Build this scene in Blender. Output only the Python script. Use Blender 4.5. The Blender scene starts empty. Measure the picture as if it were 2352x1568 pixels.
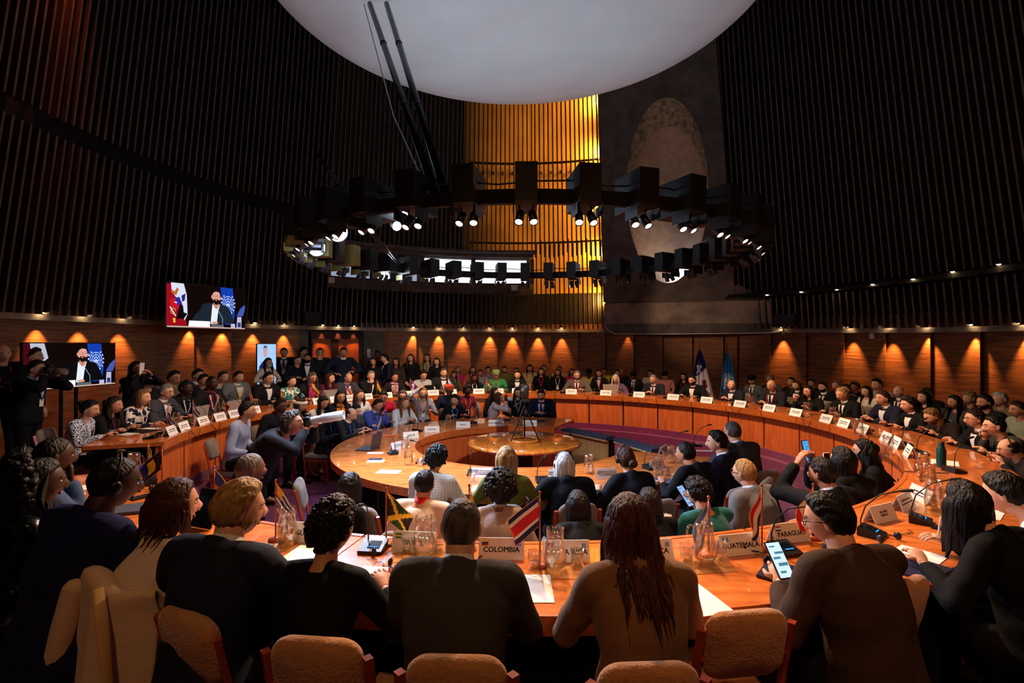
import bpy, math, random
import numpy as np
from mathutils import Vector, Matrix
pi = math.pi
S = bpy.context.scene
COL = S.collection
FOC, HC, YH, CXP = 1150.0, 1.85, 793.0, 1176.0     # lens in pixels, eye height, horizon row, centre column
CX, CY = 0.1, 7.1                                   # centre of the round hall
PIT = -0.28
def V(*a): return Vector(a)
def at(px, py, Y): return Vector(((px-CXP)/FOC*Y, Y, HC-(py-YH)*Y/FOC))
def on_plane(px, py, z):
    Y = FOC*(HC-z)/(py-YH); return Vector(((px-CXP)/FOC*Y, Y, z))
def on_ring(px, r, far=True, z=0.0):
    k = (px-CXP)/FOC; a = k*k+1; b = -2*(k*CX+CY); c = CX*CX+CY*CY-r*r
    d = b*b-4*a*c; s = math.sqrt(max(d, 0)); Y = (-b+(s if far else -s))/(2*a)
    return Vector((k*Y, Y, z))
def pol(r, deg, z=0.0): return Vector((CX+r*math.cos(math.radians(deg)), CY+r*math.sin(math.radians(deg)), z))
def ang_of(p): return math.degrees(math.atan2(p.y-CY, p.x-CX))
def lin(c):
    return tuple(((x/255)/12.92 if x/255 <= .04045 else ((x/255+.055)/1.055)**2.4) for x in c)
# ---------------------------------------------------------------- materials
MATS = {}
def mat(name, col, rough=.6, metal=0, bump=None, noise=None, emit=None, estr=0, spec=.5, coat=0, trans=0, ior=1.45, sheen=0, alpha=1):
    if name in MATS: return MATS[name]
    m = bpy.data.materials.new(name); m.use_nodes = True; nt = m.node_tree; b = nt.nodes['Principled BSDF']
    c = lin(col)+(1,)
    b.inputs['Base Color'].default_value = c; b.inputs['Roughness'].default_value = rough; b.inputs['Metallic'].default_value = metal
    b.inputs['Specular IOR Level'].default_value = spec; b.inputs['Coat Weight'].default_value = coat; b.inputs['IOR'].default_value = ior
    b.inputs['Transmission Weight'].default_value = trans; b.inputs['Sheen Weight'].default_value = sheen
    if emit: b.inputs['Emission Color'].default_value = lin(emit)+(1,); b.inputs['Emission Strength'].default_value = estr
    if noise or bump:
        tc = nt.nodes.new('ShaderNodeTexCoord')
        def nz(sc, stretch=(1, 1, 1), detail=4):
            mp = nt.nodes.new('ShaderNodeMapping'); mp.inputs['Scale'].default_value = stretch
            nt.links.new(tc.outputs['Object'], mp.inputs['Vector'])
            n = nt.nodes.new('ShaderNodeTexNoise'); n.inputs['Scale'].default_value = sc; n.inputs['Detail'].default_value = detail
            nt.links.new(mp.outputs['Vector'], n.inputs['Vector']); return n
        if noise:
            sc, amt, stretch = noise
            n = nz(sc, stretch); r = nt.nodes.new('ShaderNodeValToRGB')
            r.color_ramp.elements[0].position = .3; r.color_ramp.elements[1].position = .7
            r.color_ramp.elements[0].color = tuple(x*(1-amt) for x in c[:3])+(1,)
            r.color_ramp.elements[1].color = tuple(min(1, x*(1+amt)) for x in c[:3])+(1,)
            nt.links.new(n.outputs['Fac'], r.inputs['Fac']); nt.links.new(r.outputs['Color'], b.inputs['Base Color'])
        if bump:
            sc, st, stretch = bump
            n = nz(sc, stretch); bp = nt.nodes.new('ShaderNodeBump'); bp.inputs['Strength'].default_value = st; bp.inputs['Distance'].default_value = .02
            nt.links.new(n.outputs['Fac'], bp.inputs['Height']); nt.links.new(bp.outputs['Normal'], b.inputs['Normal'])
    MATS[name] = m; return m
def hexc(c): return '%02x%02x%02x' % tuple(int(x) for x in c)
def cloth(c, rough=.85): return mat('cloth_'+hexc(c), c, rough, bump=(9, .5, (1, 1, 1)), sheen=.15 if max(c) > 90 else 0, spec=.2)
def skinm(c): return mat('skin_'+hexc(c), c, .5, bump=(60, .08, (1, 1, 1)), spec=.35)
def hairm(c): return mat('hair_'+hexc(c), c, .5, bump=(55, .9, (1, 1, .12)), noise=(40, .45, (1, 1, .1)), spec=.3)
def emis(c, s): return mat('light_'+hexc(c)+'_%g' % s, (0, 0, 0), 1, emit=c, estr=s, spec=0)
def pattern(name, kind, c1, c2, scale, rough=.8, thr=.5):
    if name in MATS: return MATS[name]
    m = mat(name, c1, rough, spec=.25); nt = m.node_tree; b = nt.nodes['Principled BSDF']
    tc = nt.nodes.new('ShaderNodeTexCoord'); mx = nt.nodes.new('ShaderNodeMix'); mx.data_type = 'RGBA'
    mx.inputs[6].default_value = lin(c1)+(1,); mx.inputs[7].default_value = lin(c2)+(1,)
    if kind == 'check':
        t = nt.nodes.new('ShaderNodeTexBrick'); t.inputs['Scale'].default_value = scale; t.inputs['Mortar Size'].default_value = .012
        t.offset = 0; t.inputs['Brick Width'].default_value = .3; t.inputs['Row Height'].default_value = .3
        cm = nt.nodes.new('ShaderNodeMapping'); cm.inputs['Rotation'].default_value = (pi/2, 0, 0)
        nt.links.new(tc.outputs['Object'], cm.inputs['Vector']); nt.links.new(cm.outputs['Vector'], t.inputs['Vector']); nt.links.new(t.outputs['Fac'], mx.inputs[0])
    elif kind == 'checker':
        t = nt.nodes.new('ShaderNodeTexChecker'); t.inputs['Scale'].default_value = scale
        nt.links.new(tc.outputs['Object'], t.inputs['Vector']); nt.links.new(t.outputs['Fac'], mx.inputs[0])
    else:
        if kind == 'dots': t = nt.nodes.new('ShaderNodeTexVoronoi'); o = t.outputs['Distance']
        elif kind == 'stripe': t = nt.nodes.new('ShaderNodeTexWave'); t.bands_direction = 'Z'; o = t.outputs['Fac']
        else: t = nt.nodes.new('ShaderNodeTexNoise'); t.inputs['Detail'].default_value = 1.5; o = t.outputs['Fac']
        t.inputs['Scale'].default_value = scale
        nt.links.new(tc.outputs['Object'], t.inputs['Vector'])
        g = nt.nodes.new('ShaderNodeMath'); g.operation = 'LESS_THAN'; g.inputs[1].default_value = thr
        nt.links.new(o, g.inputs[0]); nt.links.new(g.outputs[0], mx.inputs[0])
    nt.links.new(mx.outputs[2], b.inputs['Base Color'])
    return m
def wood(name, c1, c2, rough=.3, coat=.3, stretch=(6, 6, .5), scale=5, spec=.5):
    if name in MATS: return MATS[name]
    m = mat(name, c1, rough, coat=coat, spec=spec); nt = m.node_tree; b = nt.nodes['Principled BSDF']
    tc = nt.nodes.new('ShaderNodeTexCoord'); mp = nt.nodes.new('ShaderNodeMapping'); mp.inputs['Scale'].default_value = stretch
    n = nt.nodes.new('ShaderNodeTexNoise'); n.inputs['Scale'].default_value = scale; n.inputs['Detail'].default_value = 6; n.inputs['Distortion'].default_value = .6
    r = nt.nodes.new('ShaderNodeValToRGB'); r.color_ramp.elements[0].position = .32; r.color_ramp.elements[1].position = .68
    r.color_ramp.elements[0].color = lin(c2)+(1,); r.color_ramp.elements[1].color = lin(c1)+(1,)
    nt.links.new(tc.outputs['Object'], mp.inputs['Vector']); nt.links.new(mp.outputs['Vector'], n.inputs['Vector'])
    nt.links.new(n.outputs['Fac'], r.inputs['Fac']); nt.links.new(r.outputs['Color'], b.inputs['Base Color'])
    return m
def glass(name, gl=(230, 235, 240), base=.10, tint=(250, 250, 248)):
    # thin clear glass: mirrors more at grazing angles, otherwise lets light through
    m = bpy.data.materials.new(name); m.use_nodes = True; nt = m.node_tree; nt.nodes.clear(); o = nt.nodes.new('ShaderNodeOutputMaterial'); mx = nt.nodes.new('ShaderNodeMixShader')
    t = nt.nodes.new('ShaderNodeBsdfTransparent'); g = nt.nodes.new('ShaderNodeBsdfGlossy'); f = nt.nodes.new('ShaderNodeLayerWeight'); f.inputs['Blend'].default_value = .35
    mr = nt.nodes.new('ShaderNodeMapRange'); mr.inputs['To Min'].default_value = base; mr.inputs['To Max'].default_value = .75
    t.inputs['Color'].default_value = lin(tint)+(1,); g.inputs['Color'].default_value = lin(gl)+(1,); g.inputs['Roughness'].default_value = .07
    nt.links.new(f.outputs['Facing'], mr.inputs['Value']); nt.links.new(mr.outputs['Result'], mx.inputs[0]); nt.links.new(t.outputs[0], mx.inputs[1]); nt.links.new(g.outputs[0], mx.inputs[2]); nt.links.new(mx.outputs[0], o.inputs[0])
    MATS[name] = m; return m
# ---------------------------------------------------------------- mesh builder
class MB:
    def __init__(s): s.v = []; s.f = []; s.m = []; s.cur = 0
    def add(s, vs, fs, m=None):
        o = len(s.v); s.v.extend([tuple(p) for p in vs]); s.f.extend([tuple(i+o for i in f) for f in fs]); s.m.extend([s.cur if m is None else m]*len(fs)); return s
    def box(s, c, d, R=None, m=None):
        R = R or Matrix.Identity(3); c = Vector(c); vs = []
        for x in (-.5, .5):
            for y in (-.5, .5):
                for z in (-.5, .5): vs.append(c+R@Vector((x*d[0], y*d[1], z*d[2])))
        return s.add(vs, [(0, 1, 3, 2), (4, 6, 7, 5), (0, 4, 5, 1), (2, 3, 7, 6), (0, 2, 6, 4), (1, 5, 7, 3)], m)
    def rbox(s, c, d, r=.02, R=None, m=None, n=3, bulge=0):
        # box with rounded edges in its x-z outline and softened faces
        R = R or Matrix.Identity(3); c = Vector(c); hx, hy, hz = d[0]/2, d[1]/2, d[2]/2; out = []
        for qx, qz, a0 in ((1, 1, 0), (-1, 1, 90), (-1, -1, 180), (1, -1, 270)):
            for i in range(n+1):
                a = math.radians(a0+90*i/n); out.append((qx*(hx-r)+r*math.cos(a), qz*(hz-r)+r*math.sin(a)))
        k = len(out); vs = []; e = min(r*.5, hy*.8)
        for y, ins in ((-hy, e), (-hy+e*.4, e*.3), (-hy+e, 0), (hy-e, 0), (hy-e*.4, e*.3), (hy, e)):
            for x, z in out: vs.append(c+R@Vector((x*(1-ins/hx), y, z*(1-ins/hz))))
        fs = []
        for j in range(5):
            for i in range(k): fs.append((j*k+i, j*k+(i+1) % k, (j+1)*k+(i+1) % k, (j+1)*k+i))
        a = len(vs); vs.append(c+R@Vector((0, -hy-bulge, 0))); vs.append(c+R@Vector((0, hy+bulge, 0)))
        for i in range(k): fs.append((a, (i+1) % k, i)); fs.append((a+1, 5*k+i, 5*k+(i+1) % k))
        return s.add(vs, fs, m)
    def tube(s, pts, rad, n=8, m=None, cap=True, flat=1.0, up=None):
        pts = [Vector(p) for p in pts]
        if not hasattr(rad, '__len__'): rad = [rad]*len(pts)
        vs = []; k = len(pts); prev = None
        for i, p in enumerate(pts):
            d = (pts[min(i+1, k-1)]-pts[max(i-1, 0)])
            d = d.normalized() if d.length > 1e-9 else Vector((0, 0, 1))
            if prev is None:
                u = Vector(up) if up else (Vector((0, 0, 1)) if abs(d.z) < .9 else Vector((1, 0, 0)))
                u = (u-d*u.dot(d)).normalized()
            else: u = (prev-d*prev.dot(d)).normalized()
            prev = u; w = d.cross(u)
            for j in range(n):
                a = 2*pi*j/n; vs.append(p+w*(rad[i]*math.cos(a))+u*(rad[i]*flat*math.sin(a)))
        fs = []
        for i in range(k-1):
            for j in range(n): fs.append((i*n+j, i*n+(j+1) % n, (i+1)*n+(j+1) % n, (i+1)*n+j))
        if cap: fs.append(tuple(range(n-1, -1, -1))); fs.append(tuple((k-1)*n+j for j in range(n)))
        return s.add(vs, fs, m)
    def limb(s, pts, rad, n=12):
        # closed tapered limb with round ends
        pts = [Vector(p) for p in pts]; P = []; Rr = []
        d = (pts[0]-pts[1]).normalized(); r = rad[0]
        for a in (80, 50, 20): P.append(pts[0]+d*r*math.sin(math.radians(a))); Rr.append(r*math.cos(math.radians(a)))
        P += pts; Rr += list(rad)
        d = (pts[-1]-pts[-2]).normalized(); r = rad[-1]
        for a in (20, 50, 80): P.append(pts[-1]+d*r*math.sin(math.radians(a))); Rr.append(r*math.cos(math.radians(a)))
        return s.tube(P, Rr, n)
    def ell(s, c, r, R=None, nu=16, nv=10, m=None):
        R = R or Matrix.Identity(3); c = Vector(c); vs = [c+R@Vector((0, 0, r[2]))]
        for i in range(1, nv):
            t = pi*i/nv
            for j in range(nu):
                a = 2*pi*j/nu; vs.append(c+R@Vector((r[0]*math.sin(t)*math.cos(a), r[1]*math.sin(t)*math.sin(a), r[2]*math.cos(t))))
        vs.append(c+R@Vector((0, 0, -r[2]))); fs = []
        for j in range(nu): fs.append((0, 1+j, 1+(j+1) % nu))
        for i in range(nv-2):
            for j in range(nu): fs.append((1+i*nu+j, 1+(i+1)*nu+j, 1+(i+1)*nu+(j+1) % nu, 1+i*nu+(j+1) % nu))
        b = 1+(nv-2)*nu; l = len(vs)-1
        for j in range(nu): fs.append((b+j, l, b+(j+1) % nu))
        return s.add(vs, fs, m)
    def lathe(s, prof, c=(0, 0, 0), n=24, m=None, R=None):
        R = R or Matrix.Identity(3); c = Vector(c); vs = []; k = len(prof)
        for r, z in prof:
            for j in range(n): a = 2*pi*j/n; vs.append(c+R@Vector((r*math.cos(a), r*math.sin(a), z)))
        fs = []
        for i in range(k-1):
            for j in range(n): fs.append((i*n+j, i*n+(j+1) % n, (i+1)*n+(j+1) % n, (i+1)*n+j))
        return s.add(vs, fs, m)
    def grid(s, P, m=None, closed=False):
        # P: rows of points
        r = len(P); c = len(P[0]); vs = [p for row in P for p in row]; fs = []
        for i in range(r-1):
            for j in range(c if closed else c-1): fs.append((i*c+j, i*c+(j+1) % c, (i+1)*c+(j+1) % c, (i+1)*c+j))
        return s.add(vs, fs, m)
    def poly(s, pts, m=None): return s.add(pts, [tuple(range(len(pts)))], m)
    def sheet(s, P, t, nrm, m=None):
        # a slab: grid P given a thickness t along nrm, closed round its border
        n = Vector(nrm).normalized()*t; r = len(P); c = len(P[0])
        A = [[Vector(p) for p in row] for row in P]; B = [[p+n for p in row] for row in A]
        s.grid(A, m); s.grid([row[::-1] for row in B], m)
        rim = [(0, j) for j in range(c)]+[(i, c-1) for i in range(1, r)]+[(r-1, j) for j in range(c-2, -1, -1)]+[(i, 0) for i in range(r-2, 0, -1)]
        s.grid([[B[i][j] for i, j in rim], [A[i][j] for i, j in rim]], m, closed=True); return s
    def prism(s, out, d, m=None):
        # polygon outline (3-D points) extruded by vector d
        k = len(out); d = Vector(d); vs = [Vector(p) for p in out]+[Vector(p)+d for p in out]
        return s.add(vs, [tuple(range(k-1, -1, -1)), tuple(range(k, 2*k))]+[(i, (i+1) % k, k+(i+1) % k, k+i) for i in range(k)], m)
    def mesh(s, name):
        me = bpy.data.meshes.new(name); me.from_pydata(s.v, [], s.f)
        me.polygons.foreach_set('material_index', s.m); return me
def fin(me, mats, smooth=False):
    for m in (mats if isinstance(mats, (list, tuple)) else [mats]): me.materials.append(m)
    if smooth: me.polygons.foreach_set('use_smooth', [True]*len(me.polygons))
    me.update(); return me
def link(name, data, parent=None, loc=None, rot=None):
    o = bpy.data.objects.new(name, data); COL.objects.link(o)
    if parent: o.parent = parent
    if loc is not None: o.location = loc
    if rot is not None: o.rotation_euler = rot if hasattr(rot, '__len__') else (0, 0, rot)
    return o
def obj(name, mb, mats, parent=None, smooth=False, loc=None, rot=None):
    return link(name, fin(mb.mesh(name), mats, smooth), parent, loc, rot)
def empty(name, loc=(0, 0, 0), rz=0): return link(name, None, None, loc, rz)
def tag(o, label=None, cat=None, group=None, kind=None):
    if label: o['label'] = label
    if cat: o['category'] = cat
    if group: o['group'] = group
    if kind: o['kind'] = kind
    return o
def copy_tree(o, parent=None):
    c = o.copy(); COL.objects.link(c)
    if parent: c.parent = parent
    for ch in list(o.children): copy_tree(ch, c)
    return c
def arc_slab(mb, r0, r1, a0, a1, z0, z1, step=2.0, m=None):
    n = max(1, int(round(abs(a1-a0)/step))); R = []
    for i in range(n+1):
        a = a0+(a1-a0)*i/n; R.append([pol(r0, a, z0), pol(r1, a, z0), pol(r1, a, z1), pol(r0, a, z1)])
    mb.grid(R, m, closed=True); mb.poly(R[0][::-1], m); mb.poly(R[-1], m)
def text_mesh(txt, size, m, name, parent, loc, rot, align='CENTER', thick=.0004, bold=0):
    cu = bpy.data.curves.new(name, 'FONT'); cu.body = txt; cu.size = size; cu.align_x = align; cu.align_y = 'CENTER'; cu.extrude = thick; cu.resolution_u = 2
    t = bpy.data.objects.new('t', cu); me = bpy.data.meshes.new_from_object(t); bpy.data.objects.remove(t); bpy.data.curves.remove(cu)
    if bold:
        n = len(me.vertices); co_ = np.empty(n*3, np.float32); me.vertices.foreach_get('co', co_); co_ = co_.reshape(-1, 3); ps = [tuple(p.vertices) for p in me.polygons]; vs = []; fs = []
        for k, (dx, dy) in enumerate(((-bold, 0), (bold, 0), (0, bold*.7), (0, -bold*.7))): vs += [tuple(v) for v in co_+np.array([dx, dy, k*.00004], np.float32)]; fs += [tuple(i+n*k for i in f) for f in ps]
        bpy.data.meshes.remove(me); me = bpy.data.meshes.new(name); me.from_pydata(vs, [], fs)
    me.name = name; me.materials.clear(); me.materials.append(m); return link(name, me, parent, loc, rot)
# ================================================================= setting
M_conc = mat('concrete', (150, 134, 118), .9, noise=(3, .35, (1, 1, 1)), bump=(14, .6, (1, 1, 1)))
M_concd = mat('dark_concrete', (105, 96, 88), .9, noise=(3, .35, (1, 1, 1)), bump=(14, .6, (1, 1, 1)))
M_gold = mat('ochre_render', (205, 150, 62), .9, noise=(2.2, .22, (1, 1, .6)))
M_slat = mat('slat_wood', (74, 48, 36), .6, noise=(12, .4, (1, 1, .1)))
M_slat_lit = mat('slat_edge_lit', (92, 84, 76), .6, noise=(30, .5, (1, 1, .05)))  # front edges greyed: the cool light on them is put into the colour
M_panel = wood('panel_wood', (168, 106, 58), (110, 64, 34), .55, 0, (.7, .7, 9), 3)
M_black = mat('black', (10, 10, 11), .7)
M_blackm = mat('black_metal', (22, 22, 24), .38, metal=.6)
M_plast = mat('black_plastic', (18, 18, 20), .4)
M_carp = mat('carpet', (126, 26, 84), .95, noise=(60, .35, (1, 1, 1)), bump=(220, .5, (1, 1, 1)), sheen=.3)
M_carpr = mat('red_carpet', (122, 14, 40), .95, noise=(60, .3, (1, 1, 1)), bump=(220, .5, (1, 1, 1)))
M_desk = wood('desk_wood', (222, 128, 58), (182, 92, 36), .22, .6, (1.2, 5, 5), 4)
M_edge = wood('desk_edge', (206, 112, 48), (172, 84, 32), .3, .4, (3, 3, 8), 4)
M_front = wood('desk_front', (220, 116, 56), (190, 88, 38), .42, .15, (5, 5, .45), 4)
M_round = wood('round_table_wood', (196, 112, 36), (156, 80, 24), .12, .9, (5, 1, 5), 3)
M_white = mat('white_card', (235, 233, 228), .6)
M_paper = mat('paper', (238, 236, 230), .7)
M_ceil = mat('ceiling_white', (226, 228, 230), .8, noise=(1.2, .05, (1, 1, 1)))
M_steel = mat('steel', (150, 155, 165), .3, metal=.9)
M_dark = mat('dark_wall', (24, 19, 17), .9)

R0, LEAN = 8.25, .17
def wr(z): return R0-LEAN*max(0, z-2.3)
def th(px, r=8.25): return ang_of(on_ring(px, r))
def ledge_z(a):
    a = a % 360
    pts = [(0, 2.08), (20, 2.1), (50, 2.2), (75, 2.25), (90, 2.26), (180, 2.29), (360, 2.29)]
    for (x0, y0), (x1, y1) in zip(pts, pts[1:]):
        if x0 <= a <= x1: return y0+(y1-y0)*(a-x0)/(x1-x0)
    return 2.1
A_WL, A_WR = th(748), th(1226)         # control-room window bay
A_P0 = th(1384); A_P1 = th(1668)       # concrete pier
A_END = -38; A_BEG = 222
Z_TOP = 11.0
A_DL, A_DR = th(693), th(884)          # door bay below the ledge
def slat(mb, a, z0, z1, dr=0, w=.034, d=.13, z_in=None):
    n = 1; ca, sa = math.cos(math.radians(a)), math.sin(math.radians(a)); t = Vector((-sa, ca, 0))*w/2; e = Vector((ca, sa, 0))
    b = Vector((CX, CY, 0)); P = []
    for z in (z0, z1):
        r = wr(z)+dr; P += [b+e*r-t+V(0, 0, z), b+e*r+t+V(0, 0, z), b+e*(r+d)+t+V(0, 0, z), b+e*(r+d)-t+V(0, 0, z)]
    mb.add(P, [(0, 4, 5, 1)], 1); mb.add(P, [(1, 5, 6, 2), (3, 7, 4, 0), (0, 1, 2, 3), (4, 7, 6, 5)], 0)
def cone_band(mb, a0, a1, z0, z1, dr, m=None, step=2.0, nz=1):
    n = max(1, int(abs(a1-a0)/step)); rows = []
    for k in range(nz+1):
        row = []
        for i in range(n+1):
            a = a0+(a1-a0)*i/n; zz0 = ledge_z(a) if z0 is None else z0; z = zz0+(z1-zz0)*k/nz; row.append(pol(wr(z)+dr, a, z))
        rows.append(row)
    mb.grid(rows, m)
random.seed(4)
def wall(name, a0, a1, golden=False, joint=None):
    root = empty(name); tag(root, kind='structure')
    bk = MB()
    if golden:
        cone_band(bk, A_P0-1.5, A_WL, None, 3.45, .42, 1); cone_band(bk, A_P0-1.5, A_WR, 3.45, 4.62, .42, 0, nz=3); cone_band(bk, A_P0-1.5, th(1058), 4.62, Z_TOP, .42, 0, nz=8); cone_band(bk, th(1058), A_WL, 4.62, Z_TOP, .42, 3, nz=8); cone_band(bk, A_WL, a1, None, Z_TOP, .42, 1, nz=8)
        for px_ in (1058,): a_ = th(px_); bk.add([pol(wr(z)+dr, a_, z) for z in (4.62, Z_TOP) for dr in (.12, .42)], [(0, 1, 3, 2)], 1)  # unseen fin, added to stop the golden light spreading left
        for z in (4.9, 7.15):
            arc_slab(bk, wr(z)+.14, wr(z)+.2, A_P0, th(1075), z, z+.05, 2, 2)
        for k in range(12):
            arc_slab(bk, wr(7.0)+.36, wr(7.0)+.42, A_P0+2+k*2.1, A_P0+2.35+k*2.1, 6.93, 7.02, 1, 2)
    else: cone_band(bk, a0, a1, None, Z_TOP, .42, 1, nz=8)
    obj('backing_wall', bk, [M_gold, M_dark, M_slat, mat('unlit_brown_render', (84, 66, 48), .9)], root)  # brown on the left backing paints in the lack of golden light
    sl = MB(); a = a0
    while a < a1:
        zl = ledge_z(a)+.1; j = random.uniform(-.04, .04)
        if golden and A_WR < a < A_WL: slat(sl, a, zl, 3.42+j); slat(sl, a, 4.66, Z_TOP)
        elif golden and a <= A_WR+.1:
            slat(sl, a, zl, 4.95+j); slat(sl, a+.22, 4.55+2*j, Z_TOP, .03)
        elif joint: slat(sl, a, zl, joint(a, 0), -.0); slat(sl, a+.3, joint(a, 1), Z_TOP)
        else: slat(sl, a, zl, Z_TOP)
        a += .985
    obj('slats', sl, [M_slat, M_slat_lit], root)
    return root
wl = wall('wall_left', A_WL+.1, A_BEG, joint=lambda a, k: 5.0+max(0, a-125)*.007+(.28 if k else 0))
wb = wall('wall_back', A_P0, A_WL+.1, golden=True)
wrt = wall('wall_right', A_END, A_P1-.4, joint=lambda a, k: 3.02 if not k else 3.2)
# joint rail and soffit of the right-hand gallery
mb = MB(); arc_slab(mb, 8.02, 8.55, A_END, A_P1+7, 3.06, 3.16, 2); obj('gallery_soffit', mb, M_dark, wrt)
mb = MB()
for (a0, a1) in ((A_END, A_P1-14), ): pass
for name, a0, a1, root in (('ledge', A_END, A_P1+1, wrt), ('ledge', A_P0-1, A_WL, wb), ('ledge', A_WL, A_BEG, wl)):
    mb = MB(); n = int((a1-a0)/2); rows = []
    for i in range(n+1):
        a = a0+(a1-a0)*i/n; z = ledge_z(a); rows.append([pol(8.42, a, z), pol(8.85, a, z), pol(8.85, a, z+.1), pol(8.42, a, z+.1)])
    mb.grid(rows, closed=True); obj(name, mb, M_conc, root)
# timber panelling below the ledge: overlapping, slightly splayed tall boards
def panelling(root, a0, a1):
    mb = MB(); a = a0; st = 5.62
    while a < a1:
        b = min(a+st, a1); n = 4; rows = []
        for z in (-.02, 2.5):
            rows.append([pol(8.46+.11*(i/n), a+(b+.5-a)*i/n, z) for i in range(n+1)])
        mb.sheet(rows, .03, (math.cos(math.radians(a)), math.sin(math.radians(a)), 0)); a = b
    obj('timber_panelling', mb, M_panel, root)
panelling(wrt, A_END, A_P1+1); panelling(wb, A_P1+1, A_DR); panelling(wl, A_DL, A_BEG)
# concrete around the door, on the back wall
mb = MB(); arc_slab(mb, 8.5, 8.8, A_DR, th(836), -.02, 2.5, 1); arc_slab(mb, 8.5, 8.8, th(716), A_DL, -.02, 2.5, 1); arc_slab(mb, 8.8, 8.9, A_DR, A_DL, 0, 2.5, 1)
obj('door_surround', mb, M_concd, wb)
# door
dr_ = empty('door_1'); tag(dr_, kind='structure')
M_leaf = wood('door_wood', (196, 96, 42), (176, 82, 34), .4, .2, (1, 1, .2), 4); M_fr = mat('door_frame', (44, 20, 24), .4, spec=.3)
def face_frame(px0, px1, r):
    p0, p1 = on_ring(px0, r), on_ring(px1, r); return p0, p1
for a, b in ((718, 761), (778, 824)):
    p0, p1 = on_ring(a, 8.5), on_ring(b, 8.5); d = p1-p0; n = V(-d.y, d.x, 0).normalized()
    if n.y < 0: n = -n
    l = MB(); l.prism([p0, p1, p1+V(0, 0, 2.03), p0+V(0, 0, 2.03)], n*.04); lf = obj('door_leaf', l, M_leaf, dr_)
    h = MB(); q = (p1 if a < 740 else p0)+(-d if a < 740 else d).normalized()*.06-n*.04+V(0, 0, 1); h.tube([q-V(0, 0, .12), q+V(0, 0, .12)], .012, 8); obj('door_handle', h, M_steel, lf)
mb = MB()
for a, b, z0, z1 in ((714, 718, 0, 2.1), (761, 778, 0, 2.1), (824, 836, 0, 2.1), (714, 836, 2.03, 2.24)):
    p0, p1 = on_ring(a, 8.47), on_ring(b, 8.47); mb.prism([p0+V(0, 0, z0), p1+V(0, 0, z0), p1+V(0, 0, z1), p0+V(0, 0, z1)], (-.03, .08, 0))
obj('door_frame', mb, M_fr, dr_)
mb = MB(); p = on_ring(847, 8.42, z=1.55); mb.box(p, (.09, .03, .12)); mb.box(p+V(0, 0, .14), (.09, .03, .12)); obj('wall_switch', mb, M_white); tag(bpy.data.objects['wall_switch'], 'pale switch plates on the concrete beside the double door', 'switch')
# control room bay
mb = MB(); n = 30
def bay_r(z): return wr(z)+.16
arc_slab(mb, bay_r(3.5), bay_r(3.5)+.3, A_WR, A_WL, 3.42, 3.72, 1.5); arc_slab(mb, bay_r(4.6), bay_r(4.6)+.3, A_WR, A_WL, 4.5, 4.68, 1.5); arc_slab(mb, wr(4.6)-.06, wr(4.6)+.3, A_WR-.5, A_WL+.5, 4.6, 4.68, 1.5)
for px in (750, 968, 1087, 1214): a = th(px); arc_slab(mb, bay_r(4), bay_r(4)+.25, a-.38, a+.38, 3.7, 4.52, 1)
arc_slab(mb, bay_r(4)+.6, bay_r(4)+.7, A_WR, A_WL, 3.3, 4.8, 1.5, 1)
obj('window_bay_surround', mb, [M_concd, M_dark], wb)
M_lit1 = emis((226, 238, 255), 1.3); M_lit2 = emis((200, 214, 245), .3)
M_pane = glass('window_glass', base=.02)
k = 0
for a, b, m in ((1090, 1211, M_lit1), (972, 1084, M_lit1), (935, 962, M_lit2), (860, 932, mat('wall_room', (110, 112, 130), .9)), (756, 856, M_lit2)):
    k += 1; w = empty('window_%d' % k); tag(w, kind='structure'); a1, a0 = th(a), th(b)
    mb = MB(); arc_slab(mb, bay_r(4)+.45, bay_r(4)+.48, a0+.05, a1-.05, 3.72, 4.5, 1); obj('bright_room_beyond', mb, m, w)
    mb = MB(); arc_slab(mb, bay_r(4)+.08, bay_r(4)+.085, a0+.05, a1-.05, 3.72, 4.5, 1); obj('pane', mb, M_pane, w)
    mb = MB()
    for z in (3.7, 4.47): arc_slab(mb, bay_r(4)+.04, bay_r(4)+.1, a0, a1, z, z+.04, 1)
    for q in (a0, a1-.15): arc_slab(mb, bay_r(4)+.04, bay_r(4)+.1, q, q+.15, 3.7, 4.5, 1)
    obj('window_frame', mb, M_slat, w)
# ---- concrete pier with the tall oculus
pr = empty('wall_pier'); tag(pr, kind='structure')
PA, PB = on_ring(1386, 8.2), on_ring(1692, 8.2)
pu = (PB-PA).normalized(); pn = V(-pu.y, pu.x, 0)
if pn.y < 0: pn = -pn
def hit(px, py, off=0.0):
    # point of the leaning pier face seen at a pixel
    d = Vector(((px-CXP)/FOC, 1, -(py-YH)/FOC)); N = (pn+V(0, 0, .17)).normalized(); P0 = PA+V(0, 0, 2.3)+N*off
    return V(0, 0, HC)+d*((P0-V(0, 0, HC)).dot(N)/d.dot(N))
PN = (pn+V(0, 0, .17)).normalized()
NE = 48
def ellp(cx, cy, ax, ay, off=0): return [hit(cx+ax*math.cos(2*pi*i/NE), cy-ay*math.sin(2*pi*i/NE), off) for i in range(NE)]
def sq(cx, cy, x0, x1, y0, y1):
    # outer outline sampled at the same angles
    out = []
    for i in range(NE):
        c, s_ = math.cos(2*pi*i/NE), -math.sin(2*pi*i/NE)
        tx = ((x1-cx)/c if c > 1e-6 else (x0-cx)/c if c < -1e-6 else 1e9); ty = ((y1-cy)/s_ if s_ > 1e-6 else (y0-cy)/s_ if s_ < -1e-6 else 1e9)
        t = min(tx, ty); out.append((cx+c*t, cy+s_*t))
    return out
E0 = ellp(1533, 437, 94, 213); OUT = []
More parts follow.
